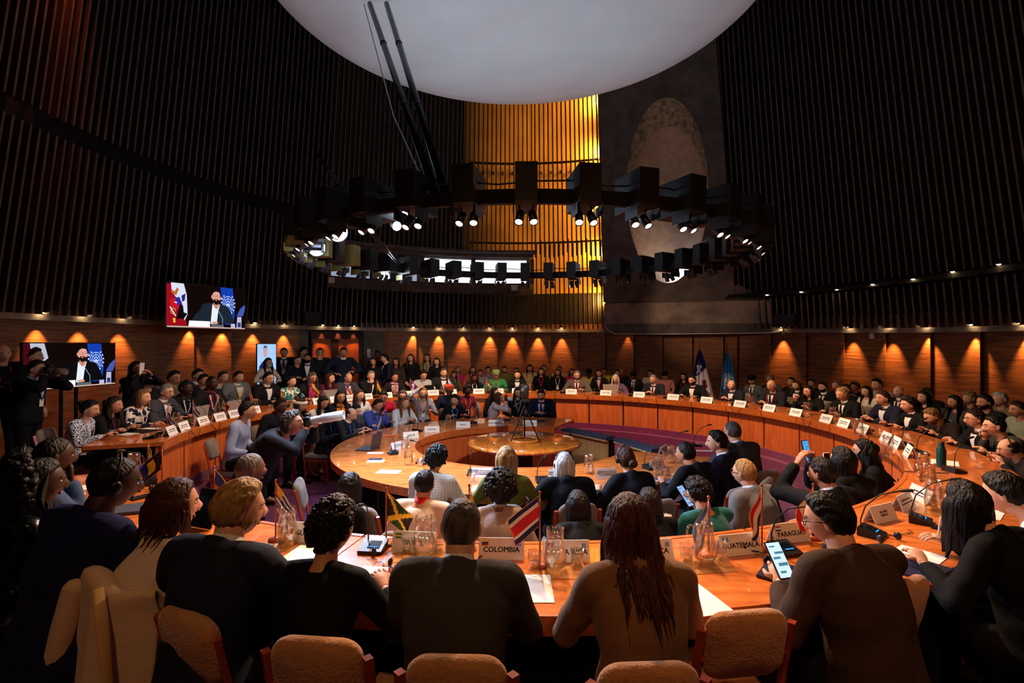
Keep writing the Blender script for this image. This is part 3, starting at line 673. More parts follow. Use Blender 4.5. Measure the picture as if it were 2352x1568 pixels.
def hair_mb(P, style, seed=0):
    rnd = random.Random(seed); mb = MB(); C, R = P.head, P.HR
    bald = style == 'bald'; thick = {'short': .011, 'bald': .006, 'buzz': .004, 'curly': .026, 'afro': .050, 'slick': .009, 'fringe': .014}.get(style, .014)
    curly = style in ('curly', 'afro', 'curlylong'); ph = [rnd.uniform(0, 6) for _ in range(6)]
    nu, nv = 48, 34; rows = []
    def hl(y): 
        pts = [(-.12, -.088), (-.05, -.078), (-.015, -.045), (.012, .012), (.035, .034), (.055, .066), (.12, .084)]
        for (y0, z0), (y1, z1) in zip(pts, pts[1:]):
            if y0 <= y <= y1: return z0+(z1-z0)*(y-y0)/(y1-y0)
        return .06
    for ring_ in dirs(nu, nv):
        row = []
        for d in ring_:
            p = headp(d); m = max(0, min(1, (p.z-hl(p.y)+.006)/.030)); m = m*m*(3-2*m)
            if bald:
                top = math.hypot(p.x/.062, (p.y-.02)/.085) if p.z > 0 else 9; m *= max(0, min(1, (top-.95)/.2)); 
            th_ = thick*(1+.25*math.sin(9*d.x+ph[0])*math.sin(8*d.y+ph[1]))
            if curly: th_ += .010*math.sin(34*d.x+ph[2])*math.sin(31*d.y+ph[3])*math.sin(30*d.z+ph[4])+.006*math.sin(70*d.x+ph[0])*math.sin(64*d.z)
            if style in ('short', 'fringe', 'curly'): th_ += .010*max(0, d.z)*max(0, d.y+.3)+.004*math.sin(26*d.x+ph[5]+5*d.y)
            row.append(C+R@(p+d*(th_*m-.007*(1-m))))
        rows.append(row)
    mb.grid(rows, closed=True)
    def curtain(length, spread, wob, n=26, tips=.05, thick_=.02):
        # layered curtain of hair hanging round the back and sides
        k = 10; outer = []; inner = []
        for j in range(k+1):
            v = j/k; ro = []; ri = []
            for i in range(n+1):
                u = i/n*2-1; a = u*math.radians(112); tip = tips*math.sin(i*2.3+ph[0])*(v**3)
                z = .075-v*(length+.02+tip); wide = 1+spread*math.sin(min(1, v*1.3)*pi/2)
                x = (HA+.020)*math.sin(a)*wide*(1-.12*v); y = -(HB+.012)*math.cos(a)*(1-.05*v)+wob*math.sin(3.1*v*2+i*.7+ph[1])*.3
                kz = math.sqrt(max(.05, 1-(max(0, z)/HCc)**2)) if z > 0 else 1
                x = (HA*kz+.006+.016*min(1, v*5))*math.sin(a)*wide*(1-.12*v); y = -(HB*kz+.004+.012*min(1, v*5))*math.cos(a)*(1-.05*v)+wob*math.sin(3.1*v*2+i*.7+ph[1])*.3
                p = R@V(x, y, .05)+V(0, 0, z-.05)
                w_ = wob*math.sin(i*1.9+ph[2])*math.sin(6*v+ph[3])
                q = C+p+V(w_*.5, -abs(w_), 0)
                below = max(0, C.z-.13-q.z); q.y -= (min(.13, below*1.0)+.28*max(0, below-.12))*(1 if abs(u) < .75 else .0)
                if abs(u) > .75: q.y += below*.05
                ro.append(q); inn = (C-q); inn.z = 0; inn = inn.normalized()*thick_*(1-.5*v); ri.append(q+inn)
            outer.append(ro); inner.append(ri)
        mb.grid(outer); mb.grid([r[::-1] for r in inner])
        mb.grid([outer[-1], inner[-1]]); mb.grid([[r[0] for r in outer], [r[0] for r in inner]]); mb.grid([[r[-1] for r in inner], [r[-1] for r in outer]])
    def strands(length, count, rad=.006):
        for i in range(count):
            u = rnd.uniform(-1, 1); a = u*math.radians(106); part = rnd.uniform(-.03, .03); pts = []
            for t in (8, 28, 48, 68, 86):
                tt = math.radians(t); d = V(math.sin(tt)*math.sin(a), -math.sin(tt)*math.cos(a)+.25*math.cos(tt), math.cos(tt)).normalized(); q = headp(d); pts.append(C+R@(q+d*(.012+rnd.uniform(0, .006))))
            p = pts[-1].copy(); L = length*(rnd.uniform(.66, 1.0) if i % 6 else rnd.uniform(1.0, 1.28)); wx = rnd.uniform(-.035, .035); f_ = rnd.uniform(0, 6)
            for j in range(1, 10):
                v = j/9; dz = L*v; pts.append(V(p.x*(1+.12*math.sin(v*pi))+wx*v*v+.008*math.sin(5*v+f_), p.y-(min(.15, 1.15*max(0, C.z-.08-(p.z-dz)))+.30*max(0, C.z-.22-(p.z-dz)))*(1 if abs(u) < .85 else .1)-.006, p.z-dz))
            n_ = len(pts); mb.tube(pts, [rad*.6]*2+[rad]*(n_-5)+[rad*.8, rad*.5, rad*.12], 5, flat=.7)
    if style == 'bob': curtain(.20, .12, .006, thick_=.03, tips=.01)
    elif style == 'mid': curtain(.30, .16, .010, thick_=.028, tips=.03)
    elif style == 'long': curtain(.42, .16, .014, thick_=.026, tips=.06)
    elif style == 'hero': curtain(.22, .14, .010, thick_=.03, tips=.05); strands(.27, 190, .0074)
    elif style == 'heromid': curtain(.17, .16, .008, thick_=.04, tips=.02); strands(.125, 150, .0072)
    elif style == 'wavy': curtain(.32, .28, .022, thick_=.04, tips=.04)
    elif style == 'curlylong': curtain(.30, .42, .035, thick_=.06, tips=.04)
    elif style == 'curlyhuge': curtain(.40, .55, .04, thick_=.07, tips=.05); [mb.ell(C+R@V(0, -.055, -.07)+V(.135*a_[0], .115*a_[1], .21*a_[2]), (.026, .026, .022), nu=7, nv=5) for a_ in [V(rnd.gauss(0, 1), -abs(rnd.gauss(.3, 1)), rnd.gauss(0, 1)).normalized() for _ in range(260)]]
    elif style == 'bun': mb.ell(C+R@V(0, -.105, .045), (.042, .036, .04), nu=14, nv=10)
    elif style == 'lowbun': mb.ell(C+R@V(.01, -.115, -.035), (.045, .038, .04), nu=14, nv=10)
    elif style == 'pony': mb.tube([C+R@V(0, -.09, .06), C+R@V(0, -.14, .03), C+R@V(0, -.135, -.08), C+R@V(0, -.11, -.2)], [.02, .032, .03, .008], 10); curtain(.22, .1, .008, thick_=.02, tips=.03)
    if style == 'curly' or style == 'afro':
        q = .013 if style == 'curly' else .02
        for _ in range(150 if style == 'curly' else 130):
            d = V(rnd.gauss(0, 1), rnd.gauss(-.3, 1), rnd.gauss(.45, 1)).normalized(); p = headp(d)
            if p.z > hl(p.y)+.01: mb.ell(C+R@(p+d*(thick*.9)), (q, q, q), nu=7, nv=5)
    return mb
def beard_mb(P, full=True):
    mb = MB(); C, R = P.head, P.HR; rows = []
    for ring_ in dirs(40, 30):
        row = []
        for d in ring_:
            p = headp(d); inz = (-.030-.0*p.y-p.z)/.012; sd = abs(p.x)/.075
            lim = -.035+.030*max(0, (sd-.55))*1.6; m = max(0, min(1, (lim-p.z)/.012))*max(0, min(1, (p.y+.01)/.02))
            if abs(p.x) < .02 and -.068 < p.z < -.052: m *= .1
            row.append(C+R@(p+d*((.007 if full else .004)*m-.006*(1-m))))
        rows.append(row)
    mb.grid(rows, closed=True); return mb
def glasses_mb(P):
    mb = MB(); C, R = P.head, P.HR
    for s in (-1, 1):
        pts = [C+R@V(s*.033+.024*math.cos(a), .099-.004*abs(math.cos(a)), .006+.018*math.sin(a)) for a in [2*pi*i/14 for i in range(15)]]; mb.tube(pts, .0022, 5)
        mb.tube([C+R@V(s*.056, .094, .010), C+R@V(s*.080, .04, .010), C+R@V(s*.082, -.012, .004)], .0022, 5)
    mb.tube([C+R@V(-.010, .101, .009), C+R@V(.010, .101, .009)], .0022, 5); return mb
def headset_mb(P):
    mb = MB(); C, R = P.head, P.HR
    mb.tube([C+R@V(.094*math.sin(a), -.01, -.005+.136*math.cos(a)) for a in [math.radians(-88+11*i) for i in range(17)]], .006, 6, flat=.5)
    for s in (-1, 1): mb.ell(C+R@V(s*.093, -.006, -.008), (.013, .026, .030), R, 12, 8)
    return mb
def strip(P, fn, off, m=0, rows=10, mb=None):
    """a ribbon on the chest: fn(t) -> (t, angle centre, half width in metres)"""
    mb = mb or MB(); A = []
    for i in range(rows+1):
        t, a, hw = fn(i/rows); hx, hy = sec(P, t); A.append([tsurf(P, t, a-hw/max(hx, .05), off), tsurf(P, t, a, off+.002), tsurf(P, t, a+hw/max(hx, .05), off)])
    c, an = spine(P, .6); mb.sheet(A, .003, (0, math.cos(an), -math.sin(an)), m); return mb
def shirt_mb(P, off=.019):
    mb = strip(P, lambda k: (.34+.60*k, 0, .004+.052*k), off, rows=8)
    collar(mb, P); return mb
def collar(mb, P, r=.061, h=.058):
    N = P.neck; d = (P.head-N).normalized(); Q = rmat(d); k = .86 if P.fem else 1; r *= k
    mb.lathe([(r+.004, -.028), (r+.005, -.006), (r*.96, h-.012), (r*.9, h-.014), (r*.92, -.02)], N+V(0, .004, 0), 20, R=Q)
def tie_mb(P): return strip(P, lambda k: (.40+.54*k, 0, (.022 if k < .1 else .028-.014*k)), .025, rows=8)
def lanyard_mb(P):
    mb = MB()
    for s in (-1, 1): strip(P, lambda k: (.42+.54*k, s*(.02+.42*k), .007), .027, rows=8, mb=mb)
    return mb
def badge_mb(P):
    mb = MB(); p = tsurf(P, .37, 0, .030); c, a = spine(P, .37); R = Matrix.Rotation(-a, 3, 'X'); mb.box(p, (.075, .004, .10), R); return mb
def scarf_mb(P):
    mb = MB(); N = P.neck; 
    mb.tube([N+V(.075*math.sin(a), .078*math.cos(a)+.0, -.01+.012*math.sin(2*a)) for a in [2*pi*i/16 for i in range(17)]], .028, 8, cap=False)
    for s in (-1, 1): strip(P, lambda k: (.35+.6*k, s*(.10+.26*k), .034), .024, rows=8, mb=mb)
    return mb
def mask_mb(P):
    mb = MB(); C, R = P.head, P.HR; rows = []
    for k in range(7):
        z = -.020-.075*k/6; row = []
        for j in range(9):
            x = (-1+2*j/8)*.062*(1-.25*(k/6)**2); y = .104-.020*(k/6)-9*x*x; row.append(C+R@V(x, y, z))
        rows.append(row)
    mb.sheet(rows, .002, R@V(0, 1, 0)); return mb
def band_mb(P, z0=.035, z1=.075, g=1.22):
    mb = MB(); C, R = P.head, P.HR
    mb.lathe([(HA*g, z0), (HA*g*1.02, (z0+z1)/2), (HA*g*.98, z1), (HA*g*.9, z1), (HA*g*.9, z0)], (0, 0, 0), 24)
    mb.v = [tuple(C+R@V(x, y*HB/HA, z)) for x, y, z in mb.v]; return mb
def cap_mb(P, brim=True):
    mb = MB(); mb.lathe([(HA*1.2, .035), (HA*1.26, .07), (HA*1.3, .095), (HA*1.05, .135), (.02, .142)], (0, 0, 0), 24)
    C, R = P.head, P.HR; v = [tuple(C+R@V(x, y*1.2, z)) for x, y, z in mb.v]; mb.v = v
    if brim: mb.ell(C+R@V(0, .105, .04), (.065, .055, .007), R, 14, 6)
    return mb
def wrap_mb(P):
    mb = MB(); C, R = P.head, P.HR; mb.ell(C+R@V(0, -.012, .075), (.092, .108, .07), R, 18, 12); 
    for k in range(4): mb.tube([C+R@V(.096*math.sin(a), .112*math.cos(a)-.01, .045+.02*k+.012*math.sin(a*2+k)) for a in [2*pi*i/16 for i in range(17)]], .014, 6, cap=False)
    return mb
# ---- batch: raw meshes are fused by a voxel remesh, all evaluated in one go
FUSE = {}
def fused(key, raw_fn, voxel, smooth=3, extra_fn=None):
    if key not in FUSE: FUSE[key] = dict(raw=raw_fn, vox=voxel, sm=smooth, extra=extra_fn, users=[])
    return FUSE[key]
PENDING = []
def run_fuse():
    tmp = []
    for k, d in FUSE.items():
        me = d['raw']().mesh('raw'); o = bpy.data.objects.new('raw', me); COL.objects.link(o)
        m = o.modifiers.new('r', 'REMESH'); m.mode = 'VOXEL'; m.voxel_size = d['vox']; m.use_smooth_shade = True
        s = o.modifiers.new('s', 'SMOOTH'); s.factor = .55; s.iterations = d['sm']; tmp.append((k, o))
    dg = bpy.context.evaluated_depsgraph_get(); dg.update()
    for k, o in tmp:
        d = FUSE[k]; me = bpy.data.meshes.new_from_object(o.evaluated_get(dg)); me.name = k[0]
        if d['extra']:
            ex = d['extra'](); nv = len(me.vertices); co_ = np.empty(nv*3, np.float32); me.vertices.foreach_get('co', co_)
            polys = [tuple(p.vertices) for p in me.polygons]; vs = [tuple(x) for x in co_.reshape(-1, 3)]+ex.v
            fs = polys+[tuple(i+nv for i in f) for f in ex.f]; mi = [0]*len(polys)+ex.m
            m2 = bpy.data.meshes.new(k[0]); m2.from_pydata(vs, [], fs); m2.polygons.foreach_set('material_index', mi); m2.polygons.foreach_set('use_smooth', [True]*len(fs)); bpy.data.meshes.remove(me); me = m2
            for _ in range(4): me.materials.append(None)
        else:
            if d['vox'] <= .014:
                nv = len(me.vertices); co_ = np.empty(nv*3, np.float32); me.vertices.foreach_get('co', co_); nr = np.empty(nv*3, np.float32); me.vertices.foreach_get('normal', nr); co_ = co_.reshape(-1, 3); nr = nr.reshape(-1, 3)
                x, y, z = co_.T; f1 = np.sin(9*x+26*z+3*np.sin(7*y+5*z)); f2 = np.sin(-13*x+33*z+2.5*np.sin(11*x+4*z)+1.3); f3 = np.sin(30*y+24*z+2*np.sin(9*x)); msk = .5+.5*np.sin(6*z+5*x+1)
                co_ += nr*((.0032*f1*msk+.0026*f2*(1-msk)+.0016*f3)*1.15)[:, None]; me.vertices.foreach_set('co', co_.ravel())
            me.materials.append(None); me.polygons.foreach_set('use_smooth', [True]*len(me.polygons))
        d['mesh'] = me; bpy.data.objects.remove(o)
    for name, key, mats, parent in PENDING:
        o = link(name, FUSE[key]['mesh'], parent)
        for i, m in enumerate(mats): o.material_slots[i].link = 'OBJECT'; o.material_slots[i].material = m
SIMPLE = {}
def simple(name, key, fn, mats, parent, smooth=True):
    if key not in SIMPLE:
        me = fn().mesh(name); me.polygons.foreach_set('use_smooth', [smooth]*len(me.polygons)); me.materials.append(None); me.update(); SIMPLE[key] = me
    o = link(name, SIMPLE[key], parent); o.material_slots[0].link = 'OBJECT'; o.material_slots[0].material = mats; return o
M_lip = mat('lips', (150, 74, 66), .45); M_eye = mat('eye_dark', (22, 15, 12), .25); M_sclera = mat('eye_white', (205, 198, 190), .3)
M_shirt = cloth((232, 232, 232)); M_shoe = mat('shoe_leather', (16, 14, 14), .3); M_glass_fr = mat('glasses_frame', (20, 18, 18), .3)
SK = dict(l=(214, 160, 130), m=(190, 132, 100), t=(160, 106, 78), b=(96, 60, 44), d=(62, 38, 28))
HC_ = dict(k=(14, 11, 10), d=(34, 22, 16), b=(62, 38, 24), r=(66, 30, 21), y=(158, 122, 74), g=(128, 124, 120), w=(190, 188, 184), s=(74, 68, 64), o=(120, 84, 50))
PEOPLE = {}
def person(label, who, px, py, r=None, far=True, floor=0.0, kind='sit', lean=12, hy=0, hp=6, arms='table', hair='short', hc='k', sk='m', top='jacket', tc=(24, 26, 34), leg=(20, 20, 26), fem=False, w=1.0, x='', face=None, group=None, Y=None, lod=None, xc=None, hmin=.9, hmax=1.1):
    Pp = on_ring(px, r, far) if Y is None else V((px-CXP)/FOC*Y, Y, 0)
    P = make_pose(kind, lean, hy, hp, arms, w=w, fem=fem)
    nom = P.head.z+HCc+.012; zt = HC-(py-YH)*Pp.y/FOC; s = (zt-floor)/nom; s = max(hmin, min(hmax, s)); tz = round((.795 if (kind == 'sit') else .8)/s/.02)*.02; key = (kind, lean, hy, hp, arms, w, fem, tz); P = make_pose(kind, lean, hy, hp, arms, w=w, fem=fem, tz=tz)
    if face is None: d = V(CX-Pp.x, CY-Pp.y, 0); rz = math.atan2(d.y, d.x)-pi/2
    else: rz = math.radians(face)-pi/2          # direction of the gaze in degrees, 90 = away from the camera
    off = Matrix.Rotation(rz, 3, 'Z')@V(P.head.x*s, P.head.y*s, 0)
    loc = V(Pp.x-off.x, Pp.y-off.y, floor)
    root = empty('person', loc, rz); root.scale = (s, s, s); tag(root, label, 'person', group)
    dist = Pp.y; hi = dist < 5.5; vox = .010 if dist < 3.4 else .014 if dist < 7 else .018
    SKM = skinm(SK[sk]); hm = hairm(HC_[hc])
    dark = hm if hc in 'wgys' else M_eye
    fused(('body', key, vox), lambda P=P: body_raw(P), max(vox, .014), 3, lambda P=P, hi=hi: body_extra(P, hi)); PENDING.append(('body', ('body', key, vox), [SKM, dark, M_sclera, M_lip], root))
    tm = tc if not isinstance(tc, tuple) else cloth(tc)
    st = top.split('-')[0]; nm = {'jacket': 'jacket', 'coat': 'coat', 'top': 'blouse' if fem else 'shirt', 'tee': 'shirt', 'sweater': 'sweater'}[st]
    geo = 'top' if st == 'sweater' else st
    fused((nm, key, geo, vox), lambda P=P, g=geo: jacket_raw(P, g), vox, 4); PENDING.append((nm, (nm, key, geo, vox), [tm], root))
    simple('trousers', ('tr', key), lambda: trousers_mb(P), cloth(leg), root); simple('shoes', ('sh', key), lambda: shoes_mb(P), M_shoe, root)
    seed = 0 if dist > 6 else hash((px, py)) % 97
    if hair not in ('wrap', 'none'): simple('hair', ('hair', key, hair, seed), lambda: hair_mb(P, hair, seed), hm, root)
    xc = xc or {}
    def col(k, d): return xc[k] if k in xc and not isinstance(xc[k], tuple) else cloth(xc.get(k, d))
    for f_ in x:
        if f_ == 's': simple('dress_shirt', ('s', key), lambda: shirt_mb(P), col('s', (225, 226, 228)), root)
        elif f_ == 'c': 
            def cc(): mb = MB(); collar(mb, P); return mb
            simple('collar', ('c', key), cc, col('c', (225, 226, 228)), root)
        elif f_ == 't': simple('tie', ('t', key), lambda: tie_mb(P), col('t', (90, 16, 28)), root)
        elif f_ == 'l': simple('lanyard', ('l', key), lambda: lanyard_mb(P), col('l', (215, 215, 215)), root, False)
        elif f_ == 'b': simple('badge', ('b', key), lambda: badge_mb(P), M_white, root, False)
        elif f_ == 'g': simple('glasses', ('g', key), lambda: glasses_mb(P), M_glass_fr, root)
        elif f_ == 'h': simple('headset', ('h', key), lambda: headset_mb(P), M_plast, root)
        elif f_ == 'B': simple('beard', ('B', key), lambda: beard_mb(P), hm, root)
        elif f_ == 'f': simple('scarf', ('f', key), lambda: scarf_mb(P), col('f', (200, 60, 100)), root)
        elif f_ == 'm': simple('face_mask', ('m', key), lambda: mask_mb(P), col('m', (190, 205, 215)), root)
        elif f_ == 'H': simple('headband', ('H', key), lambda: band_mb(P), col('H', (220, 205, 185)), root)
        elif f_ == 'W': simple('head_wrap', ('W', key), lambda: wrap_mb(P), col('W', (190, 70, 30)), root)
        elif f_ == 'C': simple('cap', ('C', key), lambda: cap_mb(P), col('C', (30, 36, 34)), root)
        elif f_ == 'r': simple('fur_trim', ('r', key), lambda: fur_mb(P), mat('fur', (98, 96, 76), .9, bump=(90, 1, (1, 1, 1)), noise=(60, .5, (1, 1, 1))), root)
        elif f_ == 'k': simple('back_seams', ('k', key), lambda: seam_mb(P), cloth((66, 48, 34)), root)
        elif f_ == 'E': simple('earring', ('E', key), lambda: ear_mb(P), mat('gold', (212, 160, 70), .25, metal=1), root)
    PEOPLE[who] = dict(root=root, P=P, s=s, loc=loc, rz=rz, floor=floor, head=Pp, r=r, kind=kind)
    return root
def fur_mb(P):
    mb = MB(); rnd = random.Random(5)
    for i in range(130):
        a = math.radians(rnd.uniform(20, 340)); c = P.neck+V(.19*math.sin(a), -.02-.09*math.cos(a)*-1*-1, -.10-.05*abs(math.sin(a))+rnd.uniform(-.03, .03)); c.y = P.neck.y-.04-.12*max(0, -math.cos(a)*-1)-.07*abs(math.sin(a))
        d = V(rnd.gauss(0, 1), rnd.gauss(-.4, 1), rnd.gauss(0, 1)).normalized(); mb.tube([c, c+d*.03, c+d*.055], [.017, .012, .002], 5)
    return mb
def ear_mb(P):
    mb = MB(); C, R = P.head, P.HR
    for s in (-1, 1): mb.ell(C+R@V(s*.086, .002, -.042), (.006, .006, .010))
    return mb
def seam_mb(P):
    mb = MB()
    for a, b in ((0, 0), (.50, .62), (-.50, -.62)): mb.tube([tsurf(P, t, pi+a+(b-a)*(1-t), .0155-.004*abs(a)) for t in [-.15+.09*i for i in range(12)]], .0022, 5)
    return mb
def wpt(who, v):
    d = PEOPLE[who]; return d['loc']+Matrix.Rotation(d['rz'], 3, 'Z')@(Vector(v)*d['s'])
# ================================================================= who sits and stands where
NAVY, BLK, GREY, CHAR, BRN = (20, 26, 48), (13, 13, 15), (92, 94, 98), (36, 37, 40), (48, 36, 28)
p_ = person
I_ = dict(floor=PIT)
# --- near row, seen from behind
p_('person with huge black curly hair and dark sequined green top, near left', 'the guest in the sequined top', 92, 1052, 5.2, False, hair='curlyhuge', hc='k', sk='d', top='top', tc=pattern('sequins', 'noise', (4, 9, 9), (10, 92, 78), 75, .25, .33), fem=True, lean=14, hy=20)
p_('man in headset and dark blue suit turned away, between sequined top and white blouse', 'the man in the dark blue suit', 262, 1045, 5.15, False, hair='buzz', sk='d', tc=(24, 26, 74), x='h', w=1.15, lean=16, hy=22, hp=14)
p_('woman with brown shoulder length hair and cream blouse seen from behind', 'the woman in the cream blouse', 400, 1098, 5.12, False, hair='heromid', hc='r', sk='l', top='top', tc=(226, 204, 190), fem=True, w=1.12, lean=10, hy=26)
p_('man with wavy blond grey hair and beard in navy suit seen from behind', 'the blond man in the navy suit', 548, 1100, 5.15, False, hair='fringe', hc='y', sk='l', tc=(28, 32, 48), x='cB', w=1.05, lean=14, hy=38, hp=10, arms='write')
p_('woman with short dark curly hair and black sweater with orange cord at the nape', 'the woman in the black sweater', 765, 1147, 5.1, False, hair='curly', hc='k', sk='m', top='sweater', tc=(9, 9, 11), fem=True, w=1.12, lean=16, hy=14, x='')
p_('man with cropped grey hair in charcoal suit behind the COLOMBIA nameplate', 'the grey haired man in charcoal', 1060, 1140, 5.12, False, hair='buzz', hc='s', sk='l', tc=(62, 58, 56), x='c', w=1.16, lean=16, hy=6, arms='clasp')
p_('woman with long straight dark red-brown hair and tan blazer', 'the woman in the tan blazer', 1447, 1135, 5.14, False, hair='hero', hc='r', sk='m', tc=(122, 86, 58), fem=True, w=1.12, lean=14, hy=-6, x='E', arms='clasp')
p_('man with thick black hair and brown suit holding a lit phone', 'the man with the lit phone', 1905, 1130, 5.1, False, hair='short', hc='k', sk='l', tc=(62, 46, 36), x='g', w=1.15, lean=18, hy=-34, hp=16, arms='phone')
p_('woman with black hair and black jacket writing on white paper', 'the woman writing', 2222, 1103, 5.12, False, hair='mid', hc='k', sk='l', tc=(10, 10, 12), fem=True, w=1.1, lean=24, hy=16, hp=14, arms='write')
# --- right edge of the outer ring
p_('man bowed over his notes at the right edge, dark hair, white shirt', 'the man bowed over notes', 2312, 1082, 5.1, False, hair='short', sk='l', top='top', tc=(214, 214, 220), w=1.1, lean=34, hp=22, arms='write', hmin=.8)
p_('balding man in headset and glasses, orange lit scalp, right edge of the desk', 'the balding man in headset', 2318, 1005, 5.12, hair='bald', hc='d', sk='l', tc=(30, 28, 28), x='hg', lean=26, hp=16, hmin=.8)
p_('man with black hair and glasses resting his chin on his hand', 'the man resting his chin', 2284, 968, 5.2, hair='short', sk='l', tc=(44, 46, 40), x='g', arms='chin', lean=20)
p_('man in glasses, dark suit and open white shirt, behind the green bottle', 'the man behind the green bottle', 2240, 942, 5.2, hair='short', hc='d', sk='l', tc=(20, 20, 22), x='gs', arms='clasp', lean=12)
p_('man with ginger hair bowed deep over the desk in dark brown jacket', 'the ginger man bowed deep', 2142, 936, 5.15, hair='short', hc='o', sk='l', tc=(34, 26, 22), lean=30, hp=26, x='B')
p_('woman with short curly dark hair in black blazer facing left', 'the curly woman in black blazer', 2086, 913, 5.2, hair='curly', hc='d', sk='l', tc=(16, 16, 18), fem=True, x='s')
p_('man with brown hair, navy jacket and open white collar', 'the brown haired man in navy', 2028, 896, 5.2, hair='short', hc='b', sk='l', tc=(26, 28, 52), x='s', arms='clasp')
p_('grey blond man in glasses, black suit and black tie', 'the grey blond man with black tie', 1934, 889, 5.2, hair='fringe', hc='y', sk='l', tc=(15, 15, 17), x='gst', xc=dict(t=(12, 12, 14)), hp=12)
p_('woman with dark bob and glasses in black, reaching for a jug', 'the woman reaching for a jug', 1857, 890, 5.22, hair='bob', hc='k', sk='l', tc=(14, 14, 16), fem=True, x='g', arms='phone')
p_('bald man in glasses, dark suit and red lanyard', 'the bald man with red lanyard', 1772, 871, 5.2, hair='none', sk='l', tc=(34, 32, 38), x='gstl', xc=dict(t=(14, 14, 18), l=(190, 20, 50)), w=1.08, arms='clasp')
p_('bald man in dark suit turned away to the left with folded hands', 'the bald man turned left', 1680, 872, 5.2, hair='none', sk='l', tc=(26, 28, 38), w=1.12, hy=-34, arms='clasp', x='s')
p_('bearded man in glasses, black blazer and open white shirt, red light on his microphone', 'the bearded speaker', 1590, 861, 5.2, hair='short', hc='k', sk='l', tc=(16, 18, 20), x='sgB', w=1.08, xc=dict(s=(238, 236, 228)))
p_('grey haired man in glasses, dark suit and dark red tie', 'the man with the dark red tie', 1500, 860, 5.2, hair='short', hc='g', sk='l', tc=(30, 32, 36), x='stg', arms='clasp')
p_('woman with long white hair, glasses and headset by the silver laptop', 'the white haired woman', 1414, 859, 5.2, hair='mid', hc='w', sk='l', top='top', tc=(96, 76, 120), fem=True, x='ghl')
p_('grey bearded man in brown grey suit with red lanyard', 'the grey bearded man', 1325, 851, 5.2, hair='short', hc='g', sk='l', tc=(92, 84, 76), x='stlBg', xc=dict(l=(200, 24, 70), t=(80, 16, 40)), hy=-16)
p_('woman with pulled back dark hair, black jacket and white blouse, elbows raised', 'the woman with raised elbows', 1188, 850, 5.2, hair='bun', hc='k', sk='l', tc=(18, 18, 22), fem=True, x='s', arms='clasp')
p_('person in bright green embroidered garment and green beaded cap', 'the person in green', 1139, 850, 5.2, hair='short', hc='k', sk='m', top='top', tc=(36, 130, 74), x='Cl', xc=dict(C=(120, 160, 90), l=(220, 120, 80)))
p_('woman with dark braids, black top and white lanyard, head down', 'the woman with braids', 1090, 857, 5.2, hair='wavy', hc='k', sk='b', top='top', tc=(18, 18, 22), fem=True, x='lb', hp=18)
p_('man with short grey hair, dark suit and pale open collar', 'the man with the open collar', 1019, 844, 5.2, hair='short', hc='s', sk='l', tc=(30, 32, 36), x='s')
p_('woman with short dark hair and glasses in grey checked jacket behind a tablet', 'the woman behind the tablet', 973, 850, 5.2, hair='curly', hc='d', sk='l', tc=pattern('grey_check', 'check', (190, 196, 200), (110, 116, 122), 14), fem=True, x='g', arms='type', hp=16)
p_('woman in glasses with pink and lilac scarf', 'the woman with the lilac scarf', 907, 855, 5.2, hair='bun', hc='d', sk='m', tc=(30, 26, 30), fem=True, x='gf', xc=dict(f=(206, 150, 166)))
p_('man with swept grey hair in dark suit, hand on chin', 'the man with hand on chin', 852, 851, 5.2, hair='short', hc='g', sk='l', tc=(18, 18, 22), x='s', arms='chin')
p_('balding man in grey jacket looking down at papers', 'the balding man in grey', 800, 855, 5.2, hair='bald', hc='s', sk='l', tc=(56, 60, 66), x='s', hp=24, arms='clasp')
p_('woman with auburn hair and burgundy top with clasped hands', 'the woman in burgundy', 758, 855, 5.2, hair='mid', hc='r', sk='l', top='top', tc=(82, 22, 44), fem=True, arms='clasp', hy=-30)
p_('woman with glasses and magenta scarf over black', 'the woman with the magenta scarf', 717, 853, 5.2, hair='mid', hc='s', sk='m', tc=(20, 20, 24), fem=True, x='gf', xc=dict(f=(180, 40, 110)), hp=18)
p_('woman with tied black hair and green and white leaf print blouse', 'the woman in the leaf print', 670, 862, 5.2, hair='bun', hc='k', sk='l', top='tee', tc=pattern('leaf_print', 'noise', (40, 120, 104), (220, 228, 222), 22, .8, .47), fem=True)
p_('man with dark hair and glasses, black suit and white shirt, beside the upright screen', 'the man beside the upright screen', 617, 853, 5.2, hair='short', hc='k', sk='l', tc=(18, 18, 20), x='sgb', arms='clasp')
p_('man with short black hair, black suit and wine red scarf', 'the man with the wine red scarf', 487, 862, 5.2, hair='buzz', hc='k', sk='d', tc=(22, 20, 30), x='fl', xc=dict(f=(92, 18, 46)), w=1.1)
p_('woman with black hair pulled back, headset and black jacket with white lanyard', 'the woman in headset and black', 427, 873, 5.2, hair='short', hc='k', sk='d', tc=(16, 16, 20), fem=True, x='hl')
p_('grey haired man in glasses, grey suit and pink tie', 'the grey haired man with pink tie', 382, 881, 5.2, hair='short', hc='g', sk='l', tc=(60, 62, 70), x='stgl', xc=dict(t=(190, 130, 150)), arms='type')
p_('woman with light brown bob and navy and white patchwork top', 'the woman in the patchwork top', 328, 893, 5.2, hair='bob', hc='o', sk='l', top='top', tc=pattern('patchwork', 'noise', (28, 26, 50), (212, 202, 194), 12, .8, .5), fem=True, x='l', arms='write')
p_('woman with dark curly hair, black jacket and burgundy sleeves', 'the curly haired woman in black', 262, 910, 5.2, hair='curlylong', hc='d', sk='m', tc=(18, 16, 20), fem=True, x='l', arms='clasp', xc=dict(l=(110, 24, 46)))
